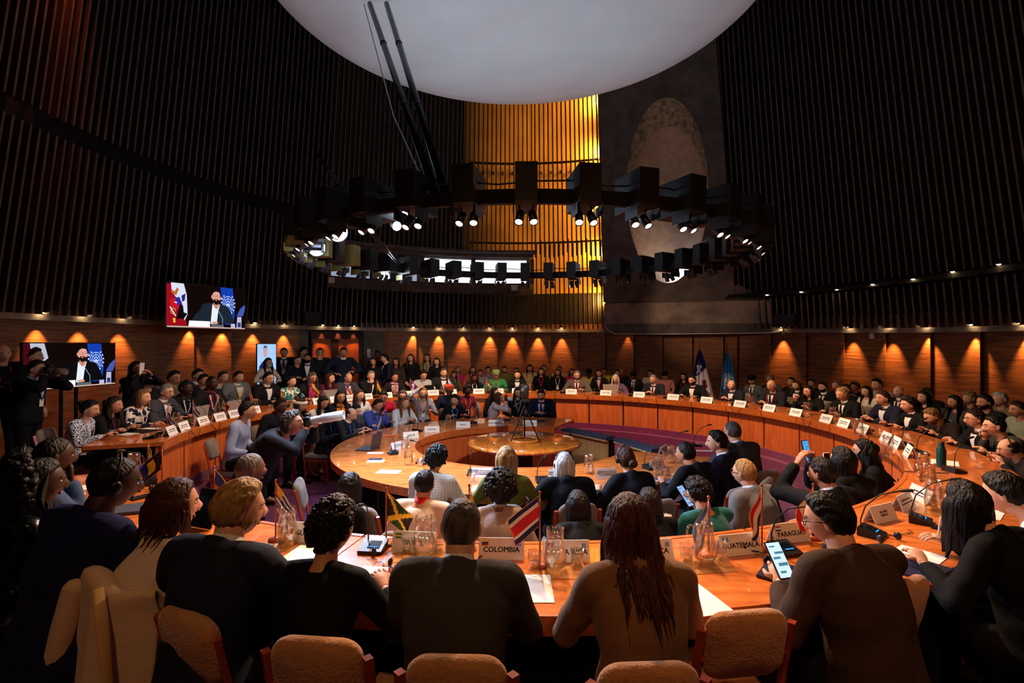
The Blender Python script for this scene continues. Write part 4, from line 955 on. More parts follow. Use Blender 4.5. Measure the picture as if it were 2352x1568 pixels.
p_('woman with black bun and navy blouse with white feather print', 'the woman in the feather print', 206, 917, 5.25, hair='bun', hc='k', sk='l', top='top', tc=pattern('feather_print', 'noise', (16, 18, 36), (196, 204, 220), 60, .8, .54), fem=True, x='lE', arms='write', hp=14)
# left edge, beyond the near desk
p_('man in headset and glasses with checkered shirt at the left edge', 'the man in the checkered shirt', 44, 1022, Y=3.2, hair='buzz', hc='k', sk='b', top='top', tc=pattern('brown_checker', 'checker', (120, 84, 70), (30, 22, 24), 70), x='hg', hp=16, hmin=.8)
p_('man in denim jacket resting his chin on his fist', 'the man in the denim jacket', 122, 1001, Y=2.98, hair='buzz', hc='k', sk='d', tc=(40, 66, 106), arms='chin', hmin=.85)
# --- guests between the rings, left side
p_('man with dark hair and pale blue shirt leaning on the desk front', 'the man in the pale blue shirt', 568, 921, 3.7, hair='short', sk='m', top='top', tc=(150, 160, 186), arms='lap', face=10, **I_)
p_('man in glasses and black jacket behind the crouching photographer', 'the man behind the photographer', 645, 914, 3.72, hair='short', sk='b', tc=(22, 22, 26), x='g', arms='lap', face=-20, **I_)
p_('woman with white headband, rust jacket and orange lanyard', 'the woman with the white headband', 690, 914, 3.7, hair='mid', hc='d', sk='m', tc=(112, 66, 44), fem=True, x='Hl', xc=dict(H=(224, 208, 186), l=(230, 110, 40)), arms='lap', face=-10, leg=(168, 110, 62), **I_)
p_('woman with long black hair looking down in cream sweater', 'the woman in the cream sweater', 742, 908, 3.7, hair='long', hc='k', sk='m', top='sweater', tc=(206, 194, 172), fem=True, hp=24, arms='lap', face=-30, x='l', xc=dict(l=(210, 110, 60)), **I_)
p_('woman in glasses with black hair and orange flowered scarf', 'the woman with the flowered scarf', 782, 896, 3.75, hair='mid', hc='k', sk='m', tc=(28, 22, 40), fem=True, x='gf', xc=dict(f=pattern('flower_scarf', 'noise', (214, 60, 30), (230, 160, 60), 60, .8, .5)), arms='lap', face=-50, **I_)
p_('woman with wavy brown hair and white top, head turned right', 'the woman in the white top', 825, 893, 3.8, hair='wavy', hc='b', sk='l', top='top', tc=(222, 222, 226), fem=True, arms='lap', face=-60, hy=-30, **I_)
p_('woman in crimson top looking down at a white card', 'the woman in crimson', 881, 896, 3.8, hair='bun', hc='d', sk='m', top='tee', tc=(176, 22, 52), fem=True, hp=26, arms='lap', face=-80, **I_)
p_('person with grey hair and brown leopard print jacket', 'the guest in leopard print', 925, 894, 3.85, hair='bob', hc='s', sk='l', tc=pattern('leopard', 'dots', (70, 42, 26), (150, 104, 66), 40, .8, .34), fem=True, hp=20, arms='lap', face=-80, **I_)
p_('blonde woman in navy and white dotted dress, hand on her head', 'the woman in dots', 972, 889, 3.8, hair='mid', hc='y', sk='l', top='top', tc=pattern('navy_dots', 'checker', (222, 224, 232), (28, 34, 92), 55), fem=True, arms='head', x='lb', xc=dict(l=(230, 110, 50)), face=-75, **I_)
p_('person with orange head wrap and dark blue jacket', 'the person with the orange wrap', 1032, 884, 3.8, hair='wrap', sk='b', tc=(30, 38, 56), x='W', arms='lap', face=-90, **I_)
p_('woman with short black braids in burgundy top and orange lanyard', 'the woman with orange lanyard', 1074, 884, 3.75, hair='curly', hc='k', sk='d', top='top', tc=(122, 20, 48), fem=True, x='lb', xc=dict(l=(220, 110, 60)), arms='lap', face=-60, leg=(140, 70, 80), **I_)
p_('woman with black hair behind the lilac jacket, profile to the right', 'the woman behind the lilac jacket', 1136, 889, 3.8, hair='mid', hc='k', sk='l', tc=(18, 18, 20), fem=True, arms='lap', face=-20, **I_)
p_('woman with light brown hair and pale lilac jacket aiming a white lens', 'the woman aiming a white lens', 1145, 907, 3.2, hair='mid', hc='b', sk='l', tc=(196, 178, 190), fem=True, arms='camera', face=5, **I_)
p_('woman with long black hair, black top and pale blue lanyard by the tripod camera', 'the woman by the tripod camera', 1190, 887, 3.4, hair='long', hc='k', sk='l', top='top', tc=(14, 14, 18), fem=True, x='l', xc=dict(l=(150, 180, 220)), arms='lap', hp=20, face=-85, **I_)
# --- inner ring
p_('bearded man in dark blue suit with bright blue lanyard, head down', 'the man with the bright blue lanyard', 1243, 893, 2.95, hair='short', hc='d', sk='l', tc=(24, 28, 50), x='stlB', xc=dict(l=(60, 120, 210), t=(20, 26, 50)), arms='clasp', hp=18, w=1.05, **I_)
p_('woman with short curly brown hair, black top and blue lanyard', 'the curly woman with blue lanyard', 1044, 906, 2.85, hair='curly', hc='d', sk='l', top='top', tc=(14, 16, 20), fem=True, x='l', xc=dict(l=(60, 140, 220)), hy=30, **I_)
p_('woman with long ash blonde hair and white blazer', 'the woman in the white blazer', 930, 911, 2.8, hair='mid', hc='o', sk='l', tc=(214, 216, 222), fem=True, arms='clasp', **I_)
p_('man with black hair in bright blue blazer', 'the man in the bright blue blazer', 868, 915, 2.85, hair='short', hc='k', sk='m', tc=(62, 76, 160), x='s', arms='phone', hp=14, w=1.08, **I_)
p_('man with shaggy black hair, glasses and grey jacket', 'the shaggy haired man', 817, 932, 2.9, hair='fringe', hc='k', sk='l', tc=(76, 78, 88), x='gl', xc=dict(l=(60, 130, 220)), arms='write', hp=12, **I_)
p_('woman with long black curls and black jacket between photographer and laptop', 'the woman with long black curls', 762, 946, 2.98, hair='curlylong', hc='k', sk='b', tc=(16, 16, 20), fem=True, x='lE', xc=dict(l=(60, 110, 200)), **I_)
p_('balding man in glasses and dark suit typing on a laptop', 'the man typing on a laptop', 806, 966, 2.72, hair='bald', hc='d', sk='l', tc=(28, 30, 36), x='glc', xc=dict(l=(50, 120, 220)), arms='type', hp=16, w=1.05, **I_)
p_('woman with short black hair and pale checked jacket, phone in hand', 'the woman in the checked jacket', 1003, 1023, 2.75, False, hair='curly', hc='k', sk='l', tc=pattern('pale_check', 'check', (214, 210, 200), (120, 116, 112), 14), fem=True, arms='clasp', hp=14, x='', **I_)
p_('woman with blonde half ponytail and olive green sweater', 'the blonde woman in olive', 1163, 1023, 2.75, False, hair='pony', hc='y', sk='l', top='sweater', tc=(92, 96, 30), fem=True, lean=8, hy=12, **I_)
p_('person with wavy white hair, headset band and black jacket', 'the white haired guest in black', 1296, 1037, 2.7, False, hair='bob', hc='w', sk='l', tc=(14, 15, 20), x='h', lean=14, arms='type', **I_)
p_('woman with brown low bun and headset in dark navy jacket', 'the woman with the low bun', 1436, 1024, 2.72, False, hair='lowbun', hc='b', sk='l', tc=(17, 18, 28), fem=True, x='h', lean=18, w=1.1, arms='write', **I_)
p_('man with slicked black hair and black suit bent over the inner desk', 'the man with slicked black hair', 1575, 1013, 2.75, False, hair='slick', hc='k', sk='m', tc=(12, 14, 18), lean=22, hy=-10, w=1.12, x='', **I_)
p_('man with dark hair in navy suit, profile to the left', 'the man in profile in navy', 1648, 987, Y=5.0, hair='short', hc='k', sk='l', tc=(22, 26, 52), hy=-20, x='c', face=140, w=1.05, hmax=1.15, **I_)
p_('man with cropped greying hair in slate jacket, farthest right of the inner desk', 'the man in the slate jacket', 1683, 965, Y=5.45, hair='buzz', hc='s', sk='l', tc=(52, 56, 68), x='cg', face=112, w=1.05, **I_)
# --- middle row between the rings, backs to the camera
p_('balding man with pale green shirt in the aisle, profile to the right', 'the man in the pale green shirt', 574, 1038, 4.0, False, hair='buzz', hc='s', sk='b', top='top', tc=(160, 176, 140), arms='lap', face=48, w=1.1, x='', **I_)
p_('person with smooth black hair in black, beside the empty grey chair', 'the person in black by the empty chair', 803, 1085, 3.55, False, hair='bob', hc='k', sk='m', top='top', tc=(10, 10, 13), fem=True, arms='lap', **I_)
p_('man with cropped black hair, off-white shirt and red neck ribbon', 'the man with the red neck ribbon', 975, 1075, 3.45, False, hair='buzz', hc='k', sk='m', top='top', tc=(206, 186, 164), x='c', xc=dict(c=(214, 40, 34)), arms='lap', w=1.14, lean=6, hy=-4, **I_)
p_('woman with big black curly hair and taupe sweater with striped collar', 'the woman in the taupe sweater', 1150, 1085, 3.45, False, hair='afro', hc='k', sk='b', top='sweater', tc=(150, 128, 112), fem=True, arms='lap', w=1.15, x='c', xc=dict(c=pattern('striped_knit', 'stripe', (210, 206, 200), (50, 48, 60), 60)), **I_)
p_('person with long black hair and fur trimmed dark hood', 'the person with the fur hood', 1328, 1125, 3.6, False, hair='mid', hc='k', sk='m', top='coat', tc=(14, 16, 20), fem=True, x='r', arms='lap', w=1.2, hp=12, hmin=.82, **I_)
p_('woman with long straight dark hair in black next to a grey chair back', 'the woman next to the grey chair back', 1492, 1118, 3.6, False, hair='long', hc='d', sk='m', tc=(12, 12, 14), fem=True, arms='lap', w=1.05, hmin=.82, **I_)
p_('young man with short curly black hair and teal shirt looking at a phone', 'the man in the teal shirt', 1604, 1098, 3.65, False, hair='curly', hc='k', sk='l', top='top', tc=(20, 92, 92), arms='phone', hp=22, hy=-14, w=1.12, hmin=.85, x='g', **I_)
p_('man with slicked blond brown hair and grey suit', 'the blond man in the grey suit', 1710, 1052, 3.55, False, hair='slick', hc='y', sk='l', tc=(96, 96, 104), x='gc', arms='lap', w=1.15, hy=-6, **I_)
p_('photographer in black suit with white collar raising a camera overhead', 'the photographer raising a camera', 1888, 1050, 4.0, False, hair='short', hc='k', sk='m', tc=(14, 14, 18), arms='raise', face=118, w=1.1, x='c', **I_)
p_('woman with straight black hair holding up a white phone', 'the woman with the white phone', 1936, 1024, 3.95, False, hair='mid', hc='k', sk='l', tc=(12, 12, 14), fem=True, arms='phone', face=110, **I_)
p_('woman with long black curls seen from behind, beside the curved desk front', 'the woman by the curved desk front', 1985, 1008, 3.92, True, hair='curlylong', hc='k', sk='l', tc=(10, 10, 12), fem=True, arms='lap', face=140, **I_)
# --- standing on the left
p_('press photographer with red lanyard and camera at the left edge', 'the photographer at the left edge', 6, 778, Y=6.9, kind='stand', hair='bald', hc='k', sk='l', tc=(22, 22, 24), x='l', xc=dict(l=(200, 30, 50)), arms='hold', face=-30, lean=4, leg=(14, 14, 16))
p_('photographer in black suit and pale shirt aiming a camera before the big screen', 'the photographer before the big screen', 83, 826, Y=6.6, kind='stand', hair='short', hc='d', sk='l', tc=(16, 18, 24), x='slb', xc=dict(s=(178, 192, 214), l=(40, 50, 80)), arms='camera', face=10, lean=6, w=1.1, leg=(14, 15, 20))
p_('man with short dark hair in black behind the suited photographer', 'the man behind the suited photographer', 77, 797, Y=7.2, kind='stand', hair='short', hc='k', sk='l', tc=(14, 14, 16), arms='side', face=20, lean=2, w=.95)
p_('woman with long black hair, black sweater and jeans filming with a phone', 'the woman filming in jeans', 312, 829, Y=7.6, kind='stand', hair='long', hc='k', sk='l', top='sweater', tc=(12, 12, 16), fem=True, arms='camera', face=-10, lean=4, leg=(120, 124, 136), hmin=.8)
p_('woman in face mask and cream blouse with a phone before the upright screen', 'the masked woman in cream', 616, 821, Y=11.1, kind='stand', hair='long', hc='k', sk='l', top='top', tc=(196, 186, 176), fem=True, x='m', arms='hold', face=-30, leg=(60, 70, 120), lean=2)
STAND = [
 (652, 798, 12.95, 'man in black suit, white shirt and badge beside the upright screen', 'short', 'd', 'l', (20, 20, 24), 0, 'stlb', 'side', -70),
 (684, 817, 11.9, 'man with cropped hair and glasses in dark navy sweater', 'buzz', 'k', 'l', (16, 18, 32), 0, 'g', 'hold', -40),
 (697, 797, 13.1, 'person with curly black hair behind the man in the black mask', 'curly', 'k', 'l', (20, 20, 26), 0, '', 'side', -30),
 (706, 811, 12.0, 'man in black face mask and dark suit before the left door leaf', 'short', 'k', 'm', (20, 24, 36), 0, 'sm', 'side', -70),
 (735, 798, 12.4, 'man in glasses and dark green jacket, hand on his mouth', 'short', 'b', 'l', (30, 38, 34), 0, 'gc', 'mouth', -60),
 (789, 797, 12.2, 'man in navy blazer with crossed arms before the right door leaf', 'short', 'k', 'm', (20, 28, 52), 0, 'c', 'cross', -60),
 (779, 811, 12.9, 'fair haired person hidden behind the crossed arms man', 'short', 'y', 'l', (90, 70, 50), 0, '', 'hold', -60),
 (857, 820, 12.4, 'woman with long black hair in black beside the concrete wall', 'mid', 'k', 'm', (16, 16, 20), 1, '', 'side', -90),
 (868, 804, 13.4, 'man with black hair almost hidden beside the concrete wall', 'short', 'k', 'b', (14, 14, 18), 0, '', 'side', -90),
 (884, 812, 12.5, 'man in dark navy suit and tie turned to his neighbour', 'short', 'k', 'l', (18, 22, 40), 0, 'st', 'front', -150),
 (909, 821, 13.0, 'woman with dark hair and olive brown top in shade', 'mid', 'd', 'm', (54, 48, 40), 1, '', 'front', -90),
 (943, 812, 13.2, 'woman with curly auburn hair in black jacket under a downlight', 'wavy', 'r', 'l', (18, 18, 20), 1, '', 'front', -90),
 (981, 812, 13.5, 'woman in glasses with gold patterned blouse and lanyard', 'mid', 'b', 'l', (126, 104, 60), 1, 'gl', 'front', -90),
 (1003, 821, 13.0, 'woman with black hair in black looking down', 'mid', 'k', 'l', (12, 12, 14), 1, '', 'front', -90)]
for px, py, Y, lb, ha, hc, sk, tc, fm, x, ar, fa in STAND:
    p_(lb+', standing', 'the '+lb, px, py, Y=Y-.35, kind='stand', hair=ha, hc=hc, sk=sk, tc=tc, fem=bool(fm), x=x, arms=ar, face=fa, lean=3, xc=dict(m=(14, 14, 16)), top='jacket' if 'blouse' not in lb and 'sweater' not in lb else 'top')
# crouching press photographer in the aisle
p_('grey haired press photographer in black bending forward with a long white lens', 'the bending press photographer', 672, 945, Y=4.85, floor=PIT, kind='stand', hair='curly', hc='s', sk='m', top='coat', tc=(16, 18, 24), arms='camera', face=4, lean=38, hp=-10, w=1.2, leg=(22, 24, 30), hmin=.8)
# --- second row and back rows
ROW2 = [
 (345, 856, 6.1, 'woman leaning in from behind, face lit, dark top', 'bun', 'k', 'l', (34, 26, 30), 1, '', -10),
 (400, 850, 6.2, 'man in olive shirt and orange lanyard looking down', 'short', 'k', 'm', (104, 100, 82), 0, 'gl', -20),
 (455, 846, 6.5, 'man in brown suit and blue shirt in the second row', 'short', 'd', 'l', (72, 54, 44), 0, 's', -30),
 (468, 858, 6.1, 'man in dark suit half hidden behind the wine red scarf', 'short', 'k', 'm', (18, 20, 30), 0, '', -30),
 (514, 851, 6.3, 'woman with red hair and cream lace top', 'bun', 'r', 'l', (206, 186, 164), 1, '', -30),
 (548, 851, 6.0, 'man in light grey suit with yellow lanyard holding a phone', 'short', 'd', 'l', (112, 116, 118), 0, 'slb', -40)]
for px, py, r, lb, ha, hc, sk, tc, fm, x, fa in ROW2: p_(lb+', seated behind the outer desk', 'the '+lb, px, py, r, hair=ha, hc=hc, sk=sk, tc=tc, fem=bool(fm), x=x, arms='lap', face=None, lean=8, xc=dict(l=(220, 200, 40) if 'yellow' in lb else (220, 110, 50)))
ROW3 = [
 (1042, 852, 7.0, 'woman with dark hair, mustard jacket and white lanyard', 'mid', 'k', 'm', (120, 88, 44), 1, 'l'),
 (1052, 840, 7.6, 'woman with blond hair and bright pink jacket', 'wavy', 'y', 'l', (214, 50, 110), 1, ''),
 (1086, 840, 7.5, 'woman with auburn hair and orange top', 'mid', 'r', 'l', (206, 110, 70), 1, ''),
 (1103, 848, 7.1, 'person with dark hair and pale grey shawl', 'short', 'k', 'm', (150, 140, 136), 0, 'f'),
 (1121, 841, 7.6, 'person with black hair in faded lilac top', 'short', 'k', 'l', (150, 120, 136), 0, ''),
 (1159, 840, 7.4, 'bearded man in olive green jacket', 'short', 'r', 'l', (112, 104, 52), 0, 'B'),
 (1186, 843, 7.5, 'person with brown hair in shade behind the raised elbows', 'short', 'b', 'l', (60, 40, 36), 0, ''),
 (1217, 836, 7.5, 'woman with dark hair and shining cream gold dress', 'mid', 'd', 'l', (214, 186, 120), 1, ''),
 (1243, 844, 6.9, 'woman with long black hair, black suit and red lanyard', 'mid', 'k', 'l', (16, 16, 20), 1, 'l'),
 (1250, 838, 7.7, 'person with light curly hair behind the black suit', 'curly', 'y', 'l', (150, 110, 70), 0, ''),
 (1281, 846, 6.9, 'woman with black hair, black suit and white lanyard', 'mid', 'k', 'm', (16, 16, 20), 1, 'lb'),
 (1285, 839, 7.7, 'person with bronze hair and cream jacket', 'short', 'o', 'm', (206, 170, 130), 0, ''),
 (1314, 845, 7.5, 'person in hot pink jacket behind the grey bearded man', 'mid', 'd', 'm', (214, 40, 100), 1, ''),
 (1352, 848, 7.1, 'person in dark cap and pale yellow vest', 'short', 'k', 'd', (190, 166, 80), 0, 'C'),
 (1376, 848, 6.9, 'woman with auburn hair, dark suit and red lanyard', 'mid', 'r', 'l', (30, 30, 34), 1, 'sl'),
 (1388, 844, 7.7, 'person in lime yellow top', 'short', 'k', 'm', (190, 190, 30), 0, ''),
 (1419, 848, 7.6, 'person in shade behind the white haired woman', 'short', 'r', 'l', (40, 26, 30), 0, ''),
 (1427, 846, 8.0, 'bald person against the panelling behind the white haired woman', 'none', 'r', 'l', (50, 40, 44), 0, ''),
 (1455, 854, 6.9, 'man in dark cap and dark uniform with red tie', 'short', 'k', 'b', (20, 22, 30), 0, 'stC'),
 (1494, 849, 7.7, 'man in white shirt in the back row', 'short', 'k', 'l', (200, 190, 190), 0, 'g'),
 (1527, 854, 7.3, 'person in black cap and salmon pink shirt', 'short', 'k', 'l', (214, 136, 126), 0, 'C'),
 (1570, 856, 7.2, 'woman in glasses with dark bob and red lanyard', 'bob', 'k', 'l', (20, 18, 22), 1, 'glb'),
 (1727, 862, 6.8, 'woman in military cap and grey green uniform', 'bun', 'k', 'l', (86, 92, 88), 1, 'Cst'),
 (1768, 859, 7.4, 'person with golden hair behind the bald man with lanyard', 'curly', 'y', 'l', (104, 92, 84), 0, ''),
 (1817, 865, 7.0, 'woman with pulled back hair and dark blazer', 'bun', 'd', 'l', (30, 28, 26), 1, ''),
 (1829, 873, 6.3, 'woman with wavy brown hair, cream blouse and black jacket', 'wavy', 'b', 'l', (18, 18, 20), 1, 's'),
 (1864, 869, 7.6, 'person barely lit above the dark bob', 'short', 'k', 'l', (22, 18, 18), 0, ''),
 (1890, 876, 6.3, 'bearded man in black suit and cream shirt', 'short', 'k', 'l', (16, 16, 18), 0, 'stB'),
 (1921, 873, 6.9, 'woman with light brown hair lit from above', 'bun', 'o', 'l', (26, 22, 22), 1, ''),
 (1943, 881, 6.5, 'woman with dark hair behind the grey blond man', 'bun', 'k', 'l', (24, 18, 18), 1, ''),
 (1963, 877, 7.5, 'person with glinting curly hair by the dark panels', 'curly', 'b', 'm', (30, 24, 24), 0, ''),
 (1990, 885, 6.3, 'woman with dark hair, cream jacket and white lanyard', 'mid', 'k', 'l', (204, 192, 170), 1, 'lb'),
 (2014, 868, 6.7, 'man with short dark hair and high forehead, pale collar', 'short', 'k', 'l', (150, 140, 130), 0, ''),
 (2064, 885, 6.6, 'bald man with red lit scalp and grey tie', 'none', 'k', 'l', (20, 18, 20), 0, 'st'),
 (2122, 896, 6.2, 'woman with long black hair, hand under her chin', 'long', 'k', 'l', (14, 14, 18), 1, ''),
 (2130, 889, 7.0, 'person with orange lit forehead behind black hair', 'short', 'd', 'l', (20, 18, 18), 0, ''),
 (2192, 906, 6.2, 'woman with long black hair and patterned blouse', 'long', 'k', 'm', (60, 60, 64), 1, ''),
 (2226, 899, 6.9, 'person with curly blond hair lit from above', 'curly', 'y', 'l', (50, 40, 30), 0, ''),
 (2262, 904, 6.2, 'bearded man with black hair in shade', 'short', 'k', 'm', (18, 18, 22), 0, 'B'),
 (2297, 899, 6.7, 'man with white hair and olive jacket lit from above', 'short', 'w', 'l', (110, 98, 66), 0, ''),
 (2338, 920, 6.2, 'person in pale shirt at the far right of the second row', 'short', 'd', 'm', (130, 140, 120), 0, '')]
for px, py, r, lb, ha, hc, sk, tc, fm, x in ROW3: p_(lb+(', seated behind the outer desk' if len(lb.split()) < 11 else ''), 'the '+lb, px, py, r, hair=ha, hc=hc, sk=sk, tc=tc, fem=bool(fm), x=x, arms='lap', lean=6, top='jacket' if ('suit' in lb or 'jacket' in lb or 'blazer' in lb) else 'top', xc=dict(l=(200, 30, 60) if 'red lan' in lb else (220, 220, 220), C=(16, 18, 22), f=(160, 150, 146)), hmin=.85, hmax=1.2)
# ================================================================= furniture and table things
ZO, ZI = .752, PIT+.752
M_uph = mat('tan_upholstery', (186, 128, 76), .9, noise=(8, .25, (1, 1, 1)), bump=(90, .4, (1, 1, 1)), sheen=.4)
M_uphg = mat('grey_upholstery', (116, 104, 92), .9, noise=(8, .2, (1, 1, 1)), bump=(90, .4, (1, 1, 1)), sheen=.3)
M_chw = wood('chair_wood', (176, 70, 36), (136, 48, 24), .35, .3, (3, 3, .6), 6)
def make_chair(uph):
    t = empty('chair')
    mb = MB(); R = Matrix.Rotation(math.radians(-90), 3, 'X'); mb.rbox((0, .0, .425), (.42, .085, .42), .07, R, n=5, bulge=.012); obj('seat', mb, uph, t, True)
    R2 = Matrix.Rotation(math.radians(12), 3, 'X'); mb = MB(); mb.rbox((0, -.265, .745), (.32, .065, .27), .07, R2, n=6, bulge=.014); obj('backrest', mb, uph, t, True)
    for s in (-1, 1):
        mb = MB(); mb.tube([(s*.178, -.20, 0), (s*.178, -.20, .35), (s*.178, -.235, .6), (s*.178, -.288, .825)], .016, 4, flat=1.3); obj('leg', mb, M_chw, t)
        mb = MB(); mb.tube([(s*.20, .20, 0), (s*.20, .19, .40)], .018, 4, flat=1.3); obj('leg', mb, M_chw, t)
        mb = MB(); mb.tube([(s*.178, -.21, .36), (s*.20, .21, .37)], .018, 4, flat=1.3); obj('seat_rail', mb, M_chw, t)
    mb = MB(); mb.tube([(-.178, -.258, .70), (.178, -.258, .70)], .014, 6); mb.v = [(x, y, z) for x, y, z in mb.v]; obj('cross_rail', mb, M_chw, t)
    return t
CH = {'tan': make_chair(M_uph), 'grey': make_chair(M_uphg)}; used = set()
def chair(loc, rz, label, k='grey', group=None):
    c = CH[k] if k not in used else copy_tree(CH[k]); used.add(k); c.location = loc; c.rotation_euler = (0, 0, rz); tag(c, label, 'chair', group); return c
def near_chair(px, py, rz, label):
    # placed so that the top of its backrest stands where the photo shows it
    p = on_plane(px, py, .88); f_ = Matrix.Rotation(math.radians(rz), 3, 'Z')@V(0, .285, 0); chair(V(p.x+f_.x, p.y+f_.y, 0), math.radians(rz), label, 'tan')
near_chair(727, 1462, -6, 'tan chair with shadow stripes on its back, under the woman in the black sweater')
near_chair(1048, 1503, -2, 'tan chair under the grey haired man in charcoal')
near_chair(1490, 1520, 3, 'tan chair under the woman in the tan blazer')
near_chair(1716, 1400, 8, 'empty tan upholstered chair with orange wooden posts, pushed to the near desk')
near_chair(430, 1402, -26, 'tan chair between the cream coat and the navy suit')
near_chair(92, 1300, -42, 'tan chair in shade under the man in the dark blue suit')
near_chair(12, 1240, -50, 'tan chair in shade at the far left under the sequined top')
near_chair(2085, 1330, 30, 'tan chair between the brown suit and the woman writing')
NEARW = ('the guest in the sequined top', 'the man in the dark blue suit', 'the woman in the cream blouse', 'the blond man in the navy suit', 'the woman in the black sweater', 'the grey haired man in charcoal', 'the woman in the tan blazer', 'the man with the lit phone', 'the woman writing')
offs = {}
for who, d in PEOPLE.items():
    if d['kind'] != 'sit' or who in NEARW: continue
    dx, dy, k = offs.get(who, (0, 0, 'grey')); o = Matrix.Rotation(d['rz'], 3, 'Z')@V(dx, dy, 0)
    w_ = who.split()
    chair(d['loc']+o, d['rz'], ('%s upholstered wooden chair under ' % k)+' '.join(w_[:11]), k)
for px, py, z, fl_, rz, lb in ((985, 855+0, 0, 0, 0, None),):
    pass
chair(on_plane(880, 1168, .35)-V(0, 0, .35-PIT) if 0 else V(-1.02, 4.15, PIT), math.radians(-32), 'empty grey chair at the inner desk beside the white paper', 'grey')
chair(V(-1.72, 4.75, PIT), math.radians(-75), 'empty grey chair with raised back behind the laptop typist', 'grey')
chair(V(.98, 3.9, PIT), math.radians(15), 'empty grey chair behind the man with slicked black hair', 'grey')
# cream coat over a chair back, near left
ct = empty('coat', V(-1.62, 2.03, 0), math.radians(-24)); tag(ct, 'long cream beige coat draped over a chair back at the near left', 'coat')
chair(V(-1.46, 2.36, 0), math.radians(-24), 'tan chair mostly hidden under the draped cream coat', 'tan')
mb = MB(); rows = []
for i in range(31):
    v = i/30; row = []
    for j in range(29):
        u = j/28*2-1; top = .93-.05*abs(u)**2-.03*math.sin(4*u)
        if v < .25: k = v/.25; y = .10-.17*k; z = top-.22*(1-k)**2+.02*math.sin(pi*k)
        else: k = (v-.25)/.75; y = -.07-.06*k-.035*k*math.sin(7*u+1+k)-.02*k*math.sin(15*u); z = top-k*(.86+.04*math.sin(3*u))
        wdt = .20+.07*max(0, v-.25)+.01*math.sin(6*v); row.append((u*wdt, y+.13*abs(u)**3*min(1, v*3), z-.03*abs(u)**3))
    rows.append(row)
mb.sheet(rows, .008, (0, 1, .1)); obj('draped_body', mb, cloth((226, 194, 160)), ct, True)
mb = MB(); mb.limb([(-.15, -.06, .86), (-.19, -.10, .6), (-.22, -.12, .30)], [.04, .045, .045]); obj('sleeve', mb, cloth((226, 194, 160)), ct, True)
mb = MB(); mb.tube([(.10, -.10, .93), (.16, -.115, .80), (.20, -.12, .60), (.205, -.13, .40)], [.02, .024, .02, .012], 8, flat=.4); obj('lapel', mb, cloth((214, 170, 112)), ct, True)
# ---- nameplates
M_ink = mat('ink', (20, 20, 22), .6); M_plate = mat('name_card', (226, 218, 208), .5); M_platew = mat('name_card_white', (238, 238, 240), .5)
FLG = dict(co=((238, 200, 30), (30, 50, 140), (190, 24, 40)), br=((20, 130, 60), (236, 200, 30), (20, 130, 60)), cr=((24, 36, 110), (210, 30, 50), (24, 36, 110)), gt=((90, 160, 220), (240, 240, 240), (90, 160, 220)), py=((200, 30, 40), (240, 240, 240), (30, 60, 150)), uy=((240, 240, 240), (40, 80, 170), (240, 240, 240)))
MINI = {}
def plate(p, rz, label, text=None, lines=2, w=.235, h=.105, flagk=None, m=None, group=None, tilt=22):
    key = (text, lines, w, h, flagk, id(m))
    if key in MINI and text is None:
        t = copy_tree(MINI[key]); t.location = p; t.rotation_euler = (0, 0, rz); tag(t, label, 'nameplate', group)
        if not group and 'group' in t: del t['group']
        return t
    t = empty('nameplate', p, rz); tag(t, label, 'nameplate', group); a = math.radians(tilt); d = h*math.sin(a); H = h*math.cos(a)
    mb = MB(); th_ = .002
    mb.prism([(-w/2, -d, 0), (w/2, -d, 0), (w/2, 0, H), (-w/2, 0, H)], (0, th_, 0)); mb.prism([(-w/2, d, 0), (w/2, d, 0), (w/2, 0, H), (-w/2, 0, H)], (0, -th_, 0)); mb.box((0, 0, H), (w, .004, .003))
    obj('card', mb, m or M_platew, t)
    for s in (-1, 1):
        rot = (pi/2-a, 0, 0) if s < 0 else (pi/2-a, 0, pi); y = s*(d*.45+.003) if 0 else s*d*.5
        if text:
            ls = text.split('\n'); sz = .037 if len(ls) == 1 else .0185
            tx = text_mesh(text, sz, M_ink, 'lettering', t, (0, s*(d*(.5 if len(ls) == 1 else .5)+.0016), H*(.46 if len(ls) == 1 else .5)), rot, bold=.0011 if len(ls) == 1 else .0004)
        else:
            mb = MB()
            for i in range(lines):
                zz = H*(.62-.2*i); wl_ = w*(.6, .72, .5, .4)[i]; n = 9; x = -wl_/2
                rr = random.Random(i+lines)
                while x < wl_/2: q = rr.uniform(.008, .024); yy = s*(d*(1-zz/H)+.0018); mb.box((x+q/2, yy, zz), (q, .0008, H*(.09 if i else .12))); x += q+.006
            obj('lettering', mb, M_ink, t)
        if flagk and s < 0:
            cs = FLG[flagk]; mb = MB(); fw, fh = .034, .024
            for i in range(3):
                if flagk == 'gt': c_ = (-w*.38+(i-1)*fw/3, 0, 0); mb.cur = i; zz = H*.78; mb.box((-w*.36+(i-1)*fw/3, -(d*(1-zz/H)+.002), zz), (fw/3, .001, fh), Matrix.Rotation(-a, 3, 'X'))
                else: zz = H*.78-(i-1)*fh/3; mb.cur = i; mb.box((-w*.36, -(d*(1-zz/H)+.002), zz), (fw, .001, fh/3), Matrix.Rotation(-a, 3, 'X'))
            obj('flag_print', mb, [mat('print_'+hexc(c_), c_, .6) for c_ in cs], t)
            mb = MB(); zz = H*.8; mb.box((w*.38, -(d*(1-zz/H)+.002), zz), (.02, .001, .012), Matrix.Rotation(-a, 3, 'X')); mb.box((w*.38, -(d*(1-zz*.88/H)+.002), zz*.86), (.026, .001, .007), Matrix.Rotation(-a, 3, 'X')); obj('emblem_print', mb, mat('print_blue', (120, 150, 190), .6), t)
    MINI[key] = t; return t
def facing(p): return math.atan2(CY-p.y, CX-p.x)-pi/2
